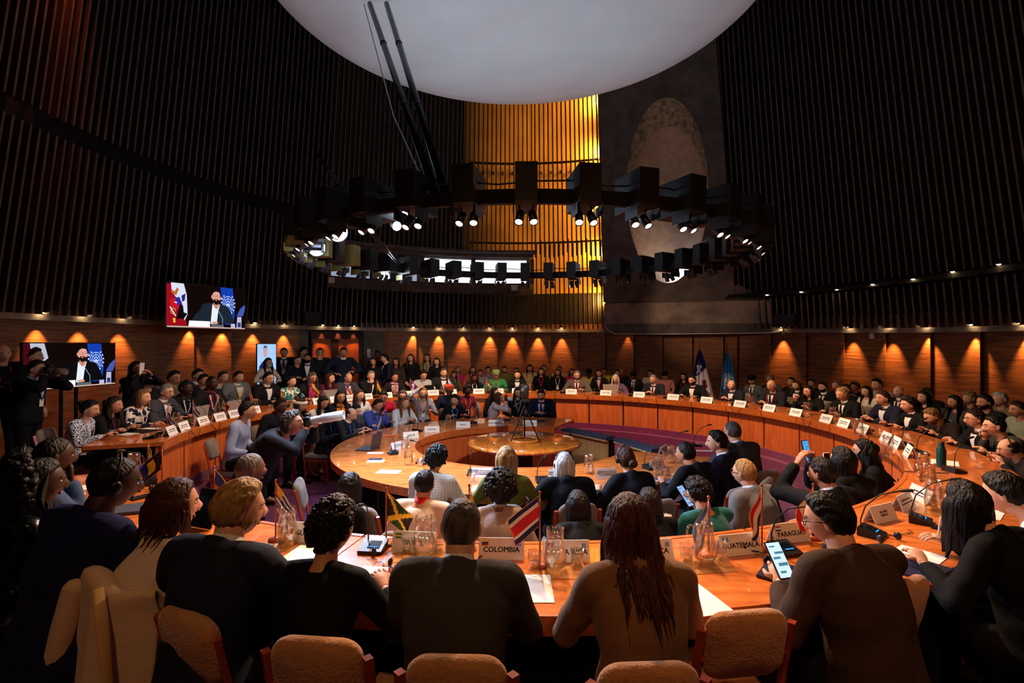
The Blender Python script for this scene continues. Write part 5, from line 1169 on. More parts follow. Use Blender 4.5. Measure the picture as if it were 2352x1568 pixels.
for px, py, tx, fk, dr, lb in ((690, 1238, 'URUGUAY', None, 6, 'pale nameplate reading URUGUAY behind the water jug'), (952, 1262, 'BRASIL', 'br', 0, 'nameplate with green and yellow flag print behind the jug and tumblers'), (1152, 1278, 'COLOMBIA', 'co', 0, 'nameplate reading COLOMBIA right of the charcoal suit'),
        (1300, 1284, 'COSTA RICA', 'cr', 0, 'nameplate reading COSTA RICA, partly behind a jug'), (1492, 1282, 'DOMINICA', 'cr', 0, 'nameplate ending in ICA, half hidden by long brown hair'), (1696, 1268, 'GUATEMALA', 'gt', 0, 'nameplate reading GUATEMALA with pale blue flag print'),
        (1812, 1240, 'PARAGUAY', 'py', 0, 'nameplate reading PARAGUAY under a reflection')):
    p = on_plane(px, py, ZO); plate(p, facing(p)*.8, lb, tx, flagk=fk, m=M_plate)
for px, py, rz, lb in ((2022, 1194, 25, 'two line nameplate beside the second microphone on the right curve'), (2074, 1166, 35, 'glossy nameplate standing between the right microphones and the jugs')):
    plate(on_plane(px, py, ZO), math.radians(rz), lb, 'DEL PERÚ\nPÚBLICO' if px < 2050 else None, m=M_plate)
plate(on_plane(2118, 1150, ZO), math.radians(80), 'nameplate seen edge-on at the foot of the row of jugs', m=M_plate)
MC = 'MIEMBRO DEL COMITÉ DE\nAPOYO A LA APLICACIÓN\nY AL CUMPLIMIENTO'
for px, py, rz, lb in ((1108, 1094, -8, 'committee member nameplate left of the blonde woman in olive'), (1284, 1098, 0, 'committee member nameplate hidden behind the white haired guest'), (1392, 1096, 12, 'committee member nameplate between two dark jackets'), (1508, 1074, 40, 'small committee nameplate before the jug with the handle'), (1524, 1040, 55, 'committee nameplate tilted beside the far inner jug')):
    plate(on_plane(px, py, ZI), math.radians(rz), lb, MC, m=M_platew, w=.22)
for px, py, rz, tx, lb in ((1217, 978, 0, None, 'nameplate behind the tripod legs'), (1138, 977, 0, 'ONU MUJERES', 'white nameplate reading ONU MUJERES on the inner desk'), (1064, 981, 4, 'PNUD', 'white nameplate reading PNUD on the inner desk'), (992, 992, 14, 'PNUMA', 'white nameplate reading PNUMA on the inner desk'), (943, 1006, 30, 'UNICEF', 'nameplate in front of the bright blue blazer'), (912, 1031, 60, None, 'nameplate seen side-on next to the laptop')):
    plate(on_plane(px, py, ZI), math.radians(rz)+pi*0, lb, tx, m=M_platew, w=.235)
# ---- microphones
M_scr = emis((60, 150, 220), .7); M_scrd = mat('dark_screen', (14, 20, 30), .15)
def make_mic():
    t = empty('microphone'); mb = MB(); mb.prism([(-.075, -.075, 0), (-.075, .06, 0), (-.075, .06, .055), (-.075, -.075, .02)], (.15, 0, 0)); obj('base', mb, M_plast, t)
    mb = MB(); R = Matrix.Rotation(math.atan2(.035, .135), 3, 'X'); mb.box((.012, -.01, .0385), (.075, .07, .002), R); sc = obj('display', mb, M_scrd, t)
    mb = MB(); mb.box((.012, -.034, .0335), (.06, .008, .002), R); obj('display_line', mb, M_scr, sc)
    mb = MB(); P0 = [V(-.05, .04, .05), V(-.052, .045, .10), V(-.04, .02, .20), V(-.02, -.06, .29), V(0, -.17, .335)]; mb.tube(P0, .0045, 6); g = obj('gooseneck', mb, M_plast, t, True)
    mb = MB(); mb.limb([P0[-1], P0[-1]+V(0.002, -.05, .012)], [.011, .011], 8); obj('capsule', mb, M_plast, t, True)
    return t
mic0 = make_mic(); mic_used = []
def mic(p, rz, label, group=None, s=.86):
    t = mic0 if not mic_used else copy_tree(mic0); mic_used.append(1); t.location = p; t.rotation_euler = (0, 0, rz); t.scale = (s, s, s); tag(t, label, 'microphone', group)
for px, py, z, rz, lb in ((858, 1262, ZO, -6, 'black desk microphone with lit blue line, right of the curly black hair'), (1800, 1268, ZO, 14, 'black desk microphone behind the lit phone'), (2000, 1228, ZO, 40, 'black desk microphone in the middle of the right curve'), (2112, 1198, ZO, 50, 'black desk microphone nearest the jugs on the right curve'), (338, 1112, ZO, -42, 'black desk microphone by the headset man on the left'),
        (972, 1064, ZI, -40, 'black desk microphone beside the checked jacket'), (903, 1042, ZI, -60, 'black desk microphone in front of the laptop'), (1088, 1090, ZI, -6, 'black desk microphone in front of the checked jacket and tumbler'), (1245, 1106, ZI, 6, 'black desk microphone under the hand of the white haired guest'), (1492, 1076, ZI, 26, 'black desk microphone right of the low bun'),
        (958, 990, ZI, 150, 'black desk microphone of the white blazer'), (1088, 972, ZI, 178, 'black desk microphone of the curly woman'), (1165, 966, ZI, 180, 'black desk microphone beside ONU MUJERES'), (1243, 968, ZI, 180, 'black desk microphone of the bearded man in blue lanyard'), (1545, 1040, ZI, 60, 'black desk microphone pointing at the man in profile'), (1600, 1024, ZI, 80, 'farthest black microphone on the inner desk end'), (2190, 1083, ZO, 95, 'black microphone beside the phone on the right desk')):
    mic(on_plane(px, py, z), math.radians(rz), lb)
# every seated delegate on the far arc has a card and a microphone
who_out = [w for w, d in PEOPLE.items() if d['r'] and 5.1 <= d['r'] <= 5.3 and d['head'].y > 4.5 and d['kind'] == 'sit' and not 'checkered' in w]
for i, w in enumerate(who_out):
    d = PEOPLE[w]; a = ang_of(d['head']); f_ = math.radians(a)+pi/2
    p = pol(4.40, a, ZO); plate(p, f_+pi, 'white nameplate on the desk edge before '+w, None, 2+(i % 2)*2*0, w=.25, h=.12)
    mic(pol(4.52, a+2.6, ZO), f_+pi+pi, 'black gooseneck microphone on the desk of '+w)
# ---- glassware
M_gl = glass('clear_glass', base=.10, gl=(255, 255, 255), tint=(255, 255, 255)); M_wat = glass('water', (255, 240, 214), .08, (254, 250, 240))
def make_jug():
    t = empty('jug'); mb = MB(); mb.lathe([(.001, .006), (.042, .006), (.052, .03), (.054, .07), (.046, .12), (.040, .155), (.042, .2), (.0445, .2), (.0425, .155), (.0485, .12), (.0565, .07), (.0545, .028), (.046, 0), (.001, 0)], n=24); obj('vessel', mb, M_gl, t, True)
    mb = MB(); mb.lathe([(.001, .008), (.041, .008), (.051, .03), (.053, .07), (.0505, .092), (.001, .092)], n=24); obj('water', mb, M_wat, t, True)
    mb = MB(); mb.tube([(.043, 0, .18), (.075, 0, .178), (.085, 0, .15), (.08, 0, .09), (.056, 0, .065)], .006, 8); obj('handle', mb, M_gl, t, True); return t
def make_tum():
    t = empty('tumbler'); mb = MB(); mb.lathe([(.001, .008), (.029, .008), (.033, .085), (.0352, .085), (.031, 0), (.001, 0)], n=20); obj('glass_body', mb, M_gl, t, True)
    mb = MB(); mb.lathe([(.001, .009), (.0288, .009), (.030, .03), (.001, .03)], n=20); obj('water', mb, M_wat, t, True); return t
G0 = {'jug': make_jug(), 'tumbler': make_tum()}; gus = set()
def gl(k, p, lb, rz=0, group=None):
    t = G0[k] if k not in gus else copy_tree(G0[k]); gus.add(k); t.location = p; t.rotation_euler = (0, 0, math.radians(rz)); tag(t, lb, 'water jug' if k == 'jug' else 'glass', group)
for px, py, z, lb in ((660, 1248, ZO, 'before the URUGUAY nameplate'), (973, 1272, ZO, 'before the Brazilian flag print'), (1275, 1306, ZO, 'before the COSTA RICA nameplate'), (1618, 1290, ZO, 'left of the GUATEMALA nameplate'), (2146, 1170, ZO, 'nearest of the right row'), (2132, 1122, ZO, 'second nearest of the right row'), (2118, 1094, ZO, 'third of the right row'), (2040, 1046, ZO, 'beside the last white nameplate on the right'), (1972, 998, ZO, 'farthest of the right row, beside a white nameplate'), (308, 1096, ZO, 'behind the headset of the dark blue suit'),
        (938, 1066, ZI, 'nearer one between laptop and checked jacket'), (930, 1036, ZI, 'farther one between laptop and checked jacket'), (1352, 1086, ZI, 'beside the low bun'), (1512, 1088, ZI, 'with large handle on the inner desk'), (1540, 1062, ZI, 'before the man with slicked black hair'), (1030, 979, ZI, 'by the curly woman with blue lanyard'), (922, 1004, ZI, 'before the bright blue blazer'), (1912, 966, ZO, 'before the grey blond man'), (1852, 952, ZO, 'held by the woman with dark bob')):
    gl('jug', on_plane(px, py, z), 'clear glass water jug, '+lb, px*7 % 360)
for px, py, z, lb in ((936, 1266, ZO, 'left of the jug before the flag print'), (1008, 1266, ZO, 'right of the jug before the flag print'), (1228, 1304, ZO, 'with a small flag pole standing in it'), (1326, 1300, ZO, 'right of the jug before COSTA RICA'), (1577, 1288, ZO, 'left of the jug near GUATEMALA'), (1656, 1284, ZO, 'between jug and GUATEMALA'), (1084, 1106, ZI, 'on the inner desk before the checked jacket'), (1508, 1098, ZI, 'before the large handled jug'), (1530, 1092, ZI, 'between jug and slicked black hair'), (1022, 980, ZI, 'beside the far inner jug'), (965, 1070, ZI, 'behind the black display')):
    gl('tumbler', on_plane(px, py, z), 'small clear drinking glass, '+lb)
FJ = [w for i, w in enumerate(who_out) if i % 2 == 0]
for w in FJ:
    d = PEOPLE[w]; a = ang_of(d['head']); 
    if d['head'].x > 3.2: continue
    gl('jug', pol(4.62, a-3.6, ZO), 'clear water jug on the far desk beside '+w); gl('tumbler', pol(4.60, a-2.6, ZO), 'small tumbler on the far desk beside '+w)
M_tray = mat('copper_tray', (214, 150, 84), .25, metal=.7)
for px, py, rz, lb in ((655, 1252, -8, 'under the jug by URUGUAY'), (968, 1276, 0, 'under the jug by the flag print'), (1285, 1312, 0, 'under the jug by COSTA RICA'), (1615, 1300, 8, 'under the jug by GUATEMALA'), (2140, 1172, 40, 'under the nearest jug on the right')):
    p = on_plane(px, py, ZO-.0015); mb = MB(); mb.box((0, 0, .0008), (.27, .16, .0016)); o = obj('tray', mb, M_tray); o.location = p; o.rotation_euler = (0, 0, math.radians(rz)); tag(o, 'thin copper coloured tray '+lb, 'tray')
# ---- little flags
FL_ = {
 'cr': ([(22, 28, 92), (232, 226, 220), (206, 24, 48)], lambda u, v: (0, 1, 2, 2, 1, 0)[min(5, int(v*6))]),
 'uy': ([(232, 230, 226), (26, 40, 120), (236, 180, 40)], lambda u, v: 2 if (u < .3 and v < .35) else int(v*9) % 2),
 'jm': ([(14, 16, 14), (16, 70, 36), (240, 200, 40)], lambda u, v: 2 if abs(abs(u-.5)-abs(v-.5)) < .10 else (0 if abs(u-.5) > abs(v-.5) else 1)),
 'gt': ([(70, 108, 176), (232, 226, 216), (70, 108, 176), (120, 110, 70)], lambda u, v: 3 if (u-.5)**2+(v-.5)**2 < .015 else (0 if v < .33 or v > .66 else 1)),
 'py': ([(196, 26, 48), (232, 226, 220), (30, 40, 110)], lambda u, v: min(2, int(v*3))),
 'pe': ([(214, 36, 40), (236, 230, 222), (150, 120, 60)], lambda u, v: 2 if (u-.5)**2+(v-.5)**2 < .02 else (1 if .33 < u < .66 else 0)),
 'co': ([(238, 196, 34), (30, 50, 140), (200, 26, 44)], lambda u, v: 0 if v < .5 else (1 if v < .75 else 2)),
 'am': ([(40, 66, 190), (240, 120, 30)], lambda u, v: 0 if v < .55 else 1),
 'bb': ([(18, 20, 60), (238, 210, 40), (30, 40, 150)], lambda u, v: 1 if (abs(u-.5) < .16 and abs(v-.5) < .3) else (0 if u < .7 else 2)),
 'mx': ([(20, 110, 70), (236, 232, 228), (206, 30, 44), (120, 90, 50)], lambda u, v: 3 if (u-.5)**2+(v-.5)**2 < .012 else min(2, int(u*3))),
 'sv': ([(40, 60, 180), (236, 236, 240)], lambda u, v: 0 if v < .33 or v > .66 else 1),
 'it': ([(30, 140, 70), (236, 232, 228), (206, 30, 44)], lambda u, v: min(2, int(v*3))),
 'gy': ([(190, 24, 40), (240, 200, 40), (20, 110, 60)], lambda u, v: 0 if u < .45-abs(v-.5)*.6 else (1 if u < .7-abs(v-.5)*.5 else 2)),
 'cl': ([(30, 50, 150), (236, 234, 232), (206, 30, 44)], lambda u, v: 0 if (u < .36 and v < .5) else (1 if v < .5 else 2)),
 'bo': ([(200, 30, 40), (240, 210, 50), (20, 120, 60)], lambda u, v: min(2, int(v*3))),
 'bz': ([(190, 24, 60), (40, 40, 160), (226, 226, 226)], lambda u, v: 2 if (u-.5)**2*1.6+(v-.5)**2 < .08 else (0 if v < .12 or v > .88 else 1)),
 'ar': ([(100, 150, 220), (236, 234, 232)], lambda u, v: 1 if .33 < v < .66 else 0),
 'ps': ([(20, 20, 24), (226, 226, 226), (24, 120, 70), (200, 30, 50)], lambda u, v: 3 if u < .4-abs(v-.5)*.8 else min(2, int(v*3)))}
M_pole = wood('flag_pole_wood', (180, 84, 50), (140, 56, 34), .3, .3); M_fringe = mat('gold_fringe', (222, 160, 50), .6)
def desk_flag(k, p, rz, lb, h=.30, w=.15, hh=.10, droop=50, s=1):
    t = empty('desk_flag', p, math.radians(rz)); t.scale = (s, s, s); tag(t, lb, 'flag')
    mb = MB(); mb.tube([(0, 0, .01), (0, 0, h)], .0045, 8); mb.ell((0, 0, h+.006), (.008, .008, .009), nu=8, nv=6); obj('pole', mb, M_pole, t, True)
    mb = MB(); mb.lathe([(.001, .02), (.012, .018), (.038, .012), (.04, 0), (.001, 0)], n=20); obj('base', mb, M_pole, t, True)
    cs, fn = FL_[k]; N, Mv = 24, 16; a = math.radians(droop); rows = []
    for j in range(Mv+1):
        v = j/Mv; row = []
        for i in range(N+1):
            u = i/N; row.append((.005+u*w*math.cos(a)*(1-.25*v)+.004*math.sin(9*v), .016*math.sin(u*7+v*4)*u+.02*u*v, h-.012-v*hh*(1-.15*u)-u*w*math.sin(a)))
        rows.append(row)
    mb = MB(); base = 0
    for side in (0, 1):
        o = len(mb.v); mb.v += [(x, y+(.0012 if side else 0), z) for r_ in rows for (x, y, z) in r_]
        for j in range(Mv):
            for i in range(N):
                q = (o+j*(N+1)+i, o+j*(N+1)+i+1, o+(j+1)*(N+1)+i+1, o+(j+1)*(N+1)+i); mb.f.append(q if side else q[::-1]); mb.m.append(fn((i+.5)/N, (j+.5)/Mv))
    f = obj('flag_cloth', mb, [mat('flag_'+hexc(c_), c_, .7) for c_ in cs], t, True)
    mb = MB(); mb.tube([rows[0][i] for i in range(N+1)]+[rows[j][N] for j in range(1, Mv+1)]+[rows[Mv][i] for i in range(N-1, -1, -1)], .0018, 4); obj('fringe', mb, M_fringe, f)
for k, px, py, z, rz, lb, h, w, dr in (
    ('cr', 1240, 1300, ZO, 165, 'blue, white and red striped desk flag before COSTA RICA', .36, .16, 40), ('uy', 633, 1240, ZO, 10, 'white and blue striped desk flag with a yellow sun corner', .33, .15, 58), ('jm', 887, 1250, ZO, 10, 'black, green and yellow desk flag', .30, .16, 45),
    ('gt', 1628, 1276, ZO, 190, 'pale blue and white desk flag behind the jug near GUATEMALA', .30, .15, 60), ('py', 1750, 1262, ZO, 200, 'red, white and blue desk flag before PARAGUAY', .34, .15, 62), ('pe', 1868, 1236, ZO, 185, 'red and white desk flag with an emblem and gold fringe', .30, .15, 55),
    ('co', 1078, 1262, ZO, 20, 'yellow edged desk flag behind the grey cropped head', .34, .1, 75), ('am', 492, 1180, ZO, 0, 'blue and orange desk flag left of the blond man', .30, .15, 48), ('bb', 372, 1118, ZO, 200, 'dark blue desk flag with yellow patch near the left microphone', .30, .15, 40), ('it', 340, 1090, ZO, 0, 'green, white and red desk flag at the left end of the near desk', .26, .12, 70),
    ('sv', 384, 996, ZO, 0, 'blue and white desk flag beside the open folder', .26, .13, 60), ('sv', 443, 975, ZO, 0, 'blue and white desk flag before the silver laptop', .28, .13, 60), ('mx', 503, 960, ZO, -10, 'green, white and red desk flag with emblem', .30, .17, 42), ('gy', 575, 946, ZO, 0, 'red and yellow desk flag with green end', .28, .13, 66), ('bo', 645, 936, ZO, 0, 'red, yellow and green desk flag before the leaf print', .28, .13, 68), ('co', 716, 920, ZO, 0, 'yellow, blue and red desk flag before the magenta scarf', .32, .18, 50),
    ('bb', 676, 932, ZO, 0, 'purple blue and yellow desk flag lying low', .18, .12, 30), ('cl', 796, 916, ZO, 0, 'red, white and blue desk flag beside the silver laptop lid', .30, .15, 58), ('bo', 866, 908, ZO, 0, 'red, yellow and green desk flag beside the hand on chin', .28, .14, 62), ('bz', 942, 905, ZO, 0, 'blue desk flag with white disc and red edges', .30, .17, 45), ('ar', 1029, 900, ZO, 0, 'pale blue and white desk flag', .30, .15, 55), ('ps', 1117, 902, ZO, 0, 'black, white, green and red desk flag', .28, .14, 45)):
    desk_flag(k, on_plane(px, py, z), rz, lb, h, w*(1.25 if py > 1000 else 1.1), .15 if py > 1000 else .12, dr, 1.0 if py > 1000 else 1.15)
# ---- papers, phones, folders, laptops, headsets
def slabt(name, px, py, z, w, d, h, rz, m, lb, cat, extra=None):
    mb = MB(); mb.box((0, 0, h/2), (w, d, h)); t = empty(name, on_plane(px, py, z), math.radians(rz)); tag(t, lb, cat); obj({'sheet_of_paper': 'sheet', 'phone': 'case', 'folder': 'cover', 'notebook': 'cover', 'tablet': 'case'}.get(name, 'slab'), mb, m, t)
    if extra: extra(t)
    return t
M_blue = mat('folder_blue', (30, 34, 66), .4); M_grey = mat('folder_grey', (70, 76, 92), .4); M_phs = mat('phone_case', (70, 80, 94), .35)
for px, py, z, w, d, rz, lb in ((1215, 1350, ZO, .21, .26, 0, 'right of the charcoal suit'), (1605, 1372, ZO, .15, .28, 14, 'right of the tan blazer'), (700, 1275, ZO, .2, .25, -10, 'between the navy suit and the black sweater'), (850, 1318, ZO, .14, .16, -10, 'right of the black sweater'), (2105, 1277, ZO, .24, .2, 35, 'under the writing hand'), (180, 1120, ZO, .2, .14, 8, 'on the left desk beside the denim sleeve'),
        (893, 1083, ZI, .25, .15, -6, 'beside the empty grey chair'), (863, 1059, ZI, .2, .12, 4, 'under the dark phone on the inner desk'), (862, 1040, ZI, .2, .1, 0, 'beside the laptop'), (1100, 1122, ZI, .14, .2, 0, 'before the olive sweater'), (1362, 1130, ZI, .12, .18, 18, 'between the two dark jackets'), (1620, 1035, ZI, .28, .06, -6, 'at the far inner desk end'), (290, 996, ZO, .24, .2, -10, 'under the hands of the feather print blouse'), (340, 985, ZO, .24, .2, -10, 'in the open folder on the left desk'), (2170, 1062, ZO, .25, .2, 50, 'behind the green bottle'), (2255, 1176, ZO, .25, .2, 40, 'under the man bowed over notes')):
    slabt('sheet_of_paper', px, py, z, w, d, .0012, rz, M_paper, 'white sheet of paper '+lb, 'paper')
def wallet(t): mb = MB(); mb.box((.02, .0, .0145), (.05, .02, .003)); obj('clasp', mb, M_grey, t)
slabt('phone', 917, 1358, ZO, .088, .155, .014, 4, M_phs, 'grey wallet phone case on the desk left of the charcoal suit', 'phone', wallet)
slabt('phone', 862, 1055, ZI+.002, .15, .07, .01, 4, M_blue, 'dark phone lying on a white sheet on the inner desk', 'phone')
slabt('phone', 328, 1142, ZO, .07, .14, .012, -30, M_plast, 'black phone on the left desk beside the cables', 'phone')
slabt('phone', 2168, 1216, ZO, .06, .11, .012, 40, M_plast, 'black phone beside the nearest right microphone', 'phone')
slabt('notebook', 1795, 1318, ZO, .17, .22, .012, -40, M_blue, 'dark blue notebook under the lit phone', 'notebook')
slabt('notebook', 2100, 1305, ZO, .26, .22, .012, 30, M_blue, 'dark folder under the writing paper', 'notebook')
slabt('folder', 1520, 1105, ZI, .24, .18, .006, -6, M_grey, 'grey folder with dark lettering beside the slicked black hair', 'folder')
slabt('folder', 892, 1000, ZI, .22, .12, .008, 0, mat('orange_cover', (214, 84, 40), .5), 'orange red folder before the bright blue blazer', 'folder')
slabt('folder', 325, 990, ZO-.001, .34, .26, .004, -10, M_black, 'open black folder on the left desk', 'folder')
slabt('notebook', 300, 1172, ZO, .3, .2, .02, 20, M_grey, 'dark grey notebook on the desk before the blue suit', 'notebook')
def laptop(p, rz, lb, m, sz=(.31, .21), open_=100):
    t = empty('laptop', p, math.radians(rz)); tag(t, lb, 'laptop'); w, d = sz
    mb = MB(); mb.rbox((0, 0, .008), (w, .014, d), .01, Matrix.Rotation(-pi/2, 3, 'X')); b = obj('keyboard_base', mb, m, t); mb = MB(); mb.box((0, .02, .0155), (w*.85, d*.5, .002)); obj('keys', mb, M_plast, b)
    a = math.radians(open_-90); R = Matrix.Rotation(-a, 3, 'X'); c = V(0, d/2, .015)+R@V(0, 0, d/2); mb = MB(); mb.rbox(c, (w, .008, d), .01, R); l = obj('lid', mb, m, t)
    mb = MB(); mb.box(c+R@V(0, -.006, 0), (w*.93, .002, d*.88), R); obj('screen', mb, emis((60, 70, 90), .5), l)
M_silver = mat('silver', (186, 180, 172), .4, metal=.5)
laptop(on_plane(845, 1030, ZI), -100, 'thin grey laptop open before the typing bald man', mat('laptop_grey', (60, 66, 78), .4, metal=.4))
for px, py, lb in ((442, 966, 'silver laptop lid before the headset and black jacket'), (500, 950, 'silver laptop lid before the wine red scarf'), (760, 921, 'silver laptop before the burgundy top'), (1402, 905, 'silver laptop before the long white hair')):
    p = on_plane(px, py, ZO); laptop(pol(4.75, ang_of(p), ZO), ang_of(p)+90, lb, M_silver)
p = on_plane(980, 905, ZO); laptop(pol(4.7, ang_of(p), ZO), ang_of(p)+90, 'black tablet standing before the grey checked jacket', M_plast, (.3, .2))
p = on_plane(470, 1215, ZO); t = empty('tablet', p+V(-.02, .05, 0), math.radians(-20)); tag(t, 'black tablet propped up between the cream blouse and the navy suit', 'tablet')
mb = MB(); R = Matrix.Rotation(-.35, 3, 'X'); mb.rbox((0, 0, .11), (.17, .012, .23), .01, R); obj('case', mb, M_plast, t); mb = MB(); mb.box((0, -.009, .11), (.155, .001, .21), R); obj('screen', mb, M_scrd, t)
def hset(px, py, z, lb, rz=0, s=1):
    t = empty('headphones', on_plane(px, py, z), math.radians(rz)); t.scale = (s, s, s); tag(t, lb, 'headphones'); mb = MB(); mb.tube([(.085*math.cos(a), .085*math.sin(a), .012+.01*math.sin(a)) for a in [math.radians(20+14*i) for i in range(11)]], .006, 6, flat=.6); obj('headband', mb, M_plast, t, True)
    for q in (1, -1): mb = MB(); mb.ell((.082*q if q > 0 else -.085, .02, .026), (.012, .026, .026), nu=12, nv=8); obj('ear_cup', mb, M_plast, t, True)
    mb = MB(); r_ = random.Random(px); pts = [V(.08, .02, .006)]
    for i in range(14): pts.append(V(pts[-1].x+r_.uniform(-.01, .035), pts[-1].y+r_.uniform(-.04, .02), .004))
    mb.tube(pts, .0022, 5); obj('cable', mb, M_plast, t)
for px, py, z, lb, rz in ((892, 1270, ZO, 'black headphones beside the microphone near the curly black hair', 40), (930, 1300, ZO, 'black headphones lying left of the charcoal suit', 170), (1730, 1284, ZO, 'black headphones under the GUATEMALA nameplate', -70), (2050, 1245, ZO, 'black headphones in the middle of the right desk', 20), (322, 1128, ZO, 'black headphones on the left desk', 0), (1120, 1094, ZI, 'black headphones on the inner desk by the tumbler', 0), (1130, 1292, ZO, 'black headphones below the COLOMBIA nameplate', 100)):
    hset(px, py, z, lb, rz, .85)
# trailing microphone cables over the desk lip
for i, (px, py, lb) in enumerate(((1640, 935, 'the bald men'), (1808, 960, 'the woman with dark bob'), (1965, 1002, 'the first right jug'), (2052, 1080, 'the row of jugs'), (1350, 902, 'the grey bearded man'), (1446, 915, 'the white hair'), (415, 990, 'the pink tie'), (470, 975, 'the silver laptops'))):
    p = on_plane(px, py, ZO); a = ang_of(p); mb = MB(); c = [pol(4.6, a+1.5, .765), pol(4.42, a, .762), pol(4.30, a-.6, .766), pol(4.28, a-1.2, .70), pol(4.27, a-2.2, .60), pol(4.28, a-3.0, .67), pol(4.275, a-3.4, .74)]
    mb.tube(c, .004, 6); o = obj('cable', mb, M_plast, None, True); tag(o, 'thin black cable looping over the desk lip in front of '+lb, 'cable')
# bottle
t = empty('bottle', on_plane(2162, 1072, ZO)); tag(t, 'dark green steel bottle standing on the right desk', 'bottle'); mb = MB(); mb.lathe([(.001, 0), (.034, 0), (.036, .01), (.036, .15), (.024, .185), (.02, .2)], n=20); obj('flask', mb, mat('bottle_green', (16, 74, 70), .35, metal=.3), t, True); mb = MB(); mb.lathe([(.022, .198), (.022, .225), (.001, .228)], n=16); obj('cap', mb, M_plast, t, True)
p = on_plane(752, 918, ZO); t = empty('bottle', pol(4.7, ang_of(p), ZO)); tag(t, 'small teal plastic bottle beside the burgundy top', 'bottle'); mb = MB(); mb.lathe([(.001, 0), (.03, 0), (.03, .13), (.012, .17)], n=16); obj('flask', mb, mat('bottle_teal', (30, 120, 130), .3), t, True); mb = MB(); mb.lathe([(.013, .17), (.013, .19), (.001, .19)], n=12); obj('cap', mb, M_white, t, True)
# ---- phones in hands
def hand_phone(who, v, lb, lit=None, tilt=(70, 0, 0), white=False, s=1):
    d = PEOPLE[who]; p = wpt(who, v); R = Matrix.Rotation(d['rz'], 4, 'Z')@Matrix.Rotation(math.radians(tilt[2]), 4, 'Z')@Matrix.Rotation(math.radians(tilt[0]), 4, 'X'); t = empty('phone', p); t.rotation_euler = R.to_euler(); t.scale = (s, s, s); tag(t, lb, 'phone')
    mb = MB(); mb.box((0, 0, 0), (.076, .16, .009)); obj('case', mb, M_white if white else M_plast, t); mb = MB(); mb.box((0, 0, .005), (.070, .15, .001)); sc = obj('screen', mb, lit or M_scrd, t)
    if lit:
        mb = MB(); 
        for i, (x, y, w, h) in enumerate(((-.012, .058, .03, .006), (.01, .03, .044, .010), (-.01, .008, .036, .01), (.008, -.02, .048, .014), (-.008, -.052, .03, .01))): mb.box((x, y, .006), (w, h, .0006))
        obj('message_lines', mb, emis((90, 150, 170), .4), sc)
PH = PEOPLE['the man with the lit phone']['P']
hand_phone('the man with the lit phone', PH.hand[0]+V(.02, .03, .22) if 0 else PH.hand[0]+V(.02, .02, .07), 'white lit phone screen held by the man in the brown suit', emis((190, 214, 236), .7), (52, 0, 0))
for w, c_, lb in (('the man in the teal shirt', (150, 175, 225), 'lit phone held by the man in teal'),): hand_phone(w, PEOPLE[w]['P'].hand[1]+V(-.06, .03, .05), lb, emis(c_, .6), (50, 0, 20), s=1.1)
for w, lb in (('the woman with the white phone', 'white phone held up beside long black hair'), ('the woman filming in jeans', 'white phone raised before the face of the woman in jeans')): P = PEOPLE[w]['P']; hand_phone(w, P.hand[1]+V(0, .03, .08), lb, None, (85, 0, 0), True)
for w, lb in (('the photographer raising a camera', 'black camera phone raised above the photographer'), ('the masked woman in cream', 'dark phone held by the masked woman'), ('the man in light grey suit with yellow lanyard holding a phone', 'dark phone in the lap of the light grey suit'), ('the man in the bright blue blazer', 'dark phone in the hand of the bright blue blazer'), ('the woman with orange lanyard', 'dark phone in the lap of the burgundy dress')): P = PEOPLE[w]['P']; hand_phone(w, P.hand[1]+V(0, .03, .05), lb, M_scr if 'raised' in lb else None, (75, 0, 0))
w = 'the woman writing'; P = PEOPLE[w]['P']; q = wpt(w, P.hand[1]+V(-.02, .03, .0)); mb = MB(); mb.tube([(0, 0, 0), (.01, -.01, .13)], .0045, 8); o = obj('pen', mb, M_white); o.location = q; tag(o, 'white pen in the hand of the woman writing', 'pen')
# ---- cameras
def camera_body(t, lens_m, L, r):
    mb = MB(); mb.rbox((0, 0, 0), (.14, .06, .10), .02); mb.box((0, 0, .06), (.06, .05, .03)); obj('body', mb, M_plast, t, True)
    mb = MB(); mb.lathe([(r*.8, .02), (r*.8, L*.35), (r, L*.4), (r, L), (r*.85, L), (r*.85, L-.01), (.001, L-.01)], n=20, R=rmat(V(0, 1, 0))); obj('lens', mb, lens_m, t, True)
M_lensw = mat('lens_white', (208, 206, 200), .4)
for w, lm, L, r, lb in (('the bending press photographer', M_lensw, .34, .045, 'camera with long white telephoto lens held by the bending photographer'), ('the photographer before the big screen', mat('lens_tan', (130, 112, 98), .5), .2, .042, 'camera with grey lens held by the photographer before the big screen'), ('the woman aiming a white lens', M_lensw, .14, .04, 'camera with white lens held by the lilac jacket'), ('the photographer at the left edge', M_plast, .12, .04, 'black camera held at the waist at the left edge')):
    d = PEOPLE[w]; P = d['P']; v = P.head+P.HR@V(.01, .165, -.005) if P.arms == 'camera' else (P.hand[0]+P.hand[1])/2+V(0, .06, .02)
    t = empty('camera', wpt(w, v)); tag(t, lb, 'camera'); t.rotation_euler = (Matrix.Rotation(d['rz'], 3, 'Z')@P.HR).to_euler() if P.arms == 'camera' else (0, 0, d['rz']); camera_body(t, lm, L, r)
tz = PIT+.76; tc_ = V(CX+.08, CY+.12, tz); t = empty('tripod', tc_); tag(t, 'black tripod standing on the round table', 'tripod')
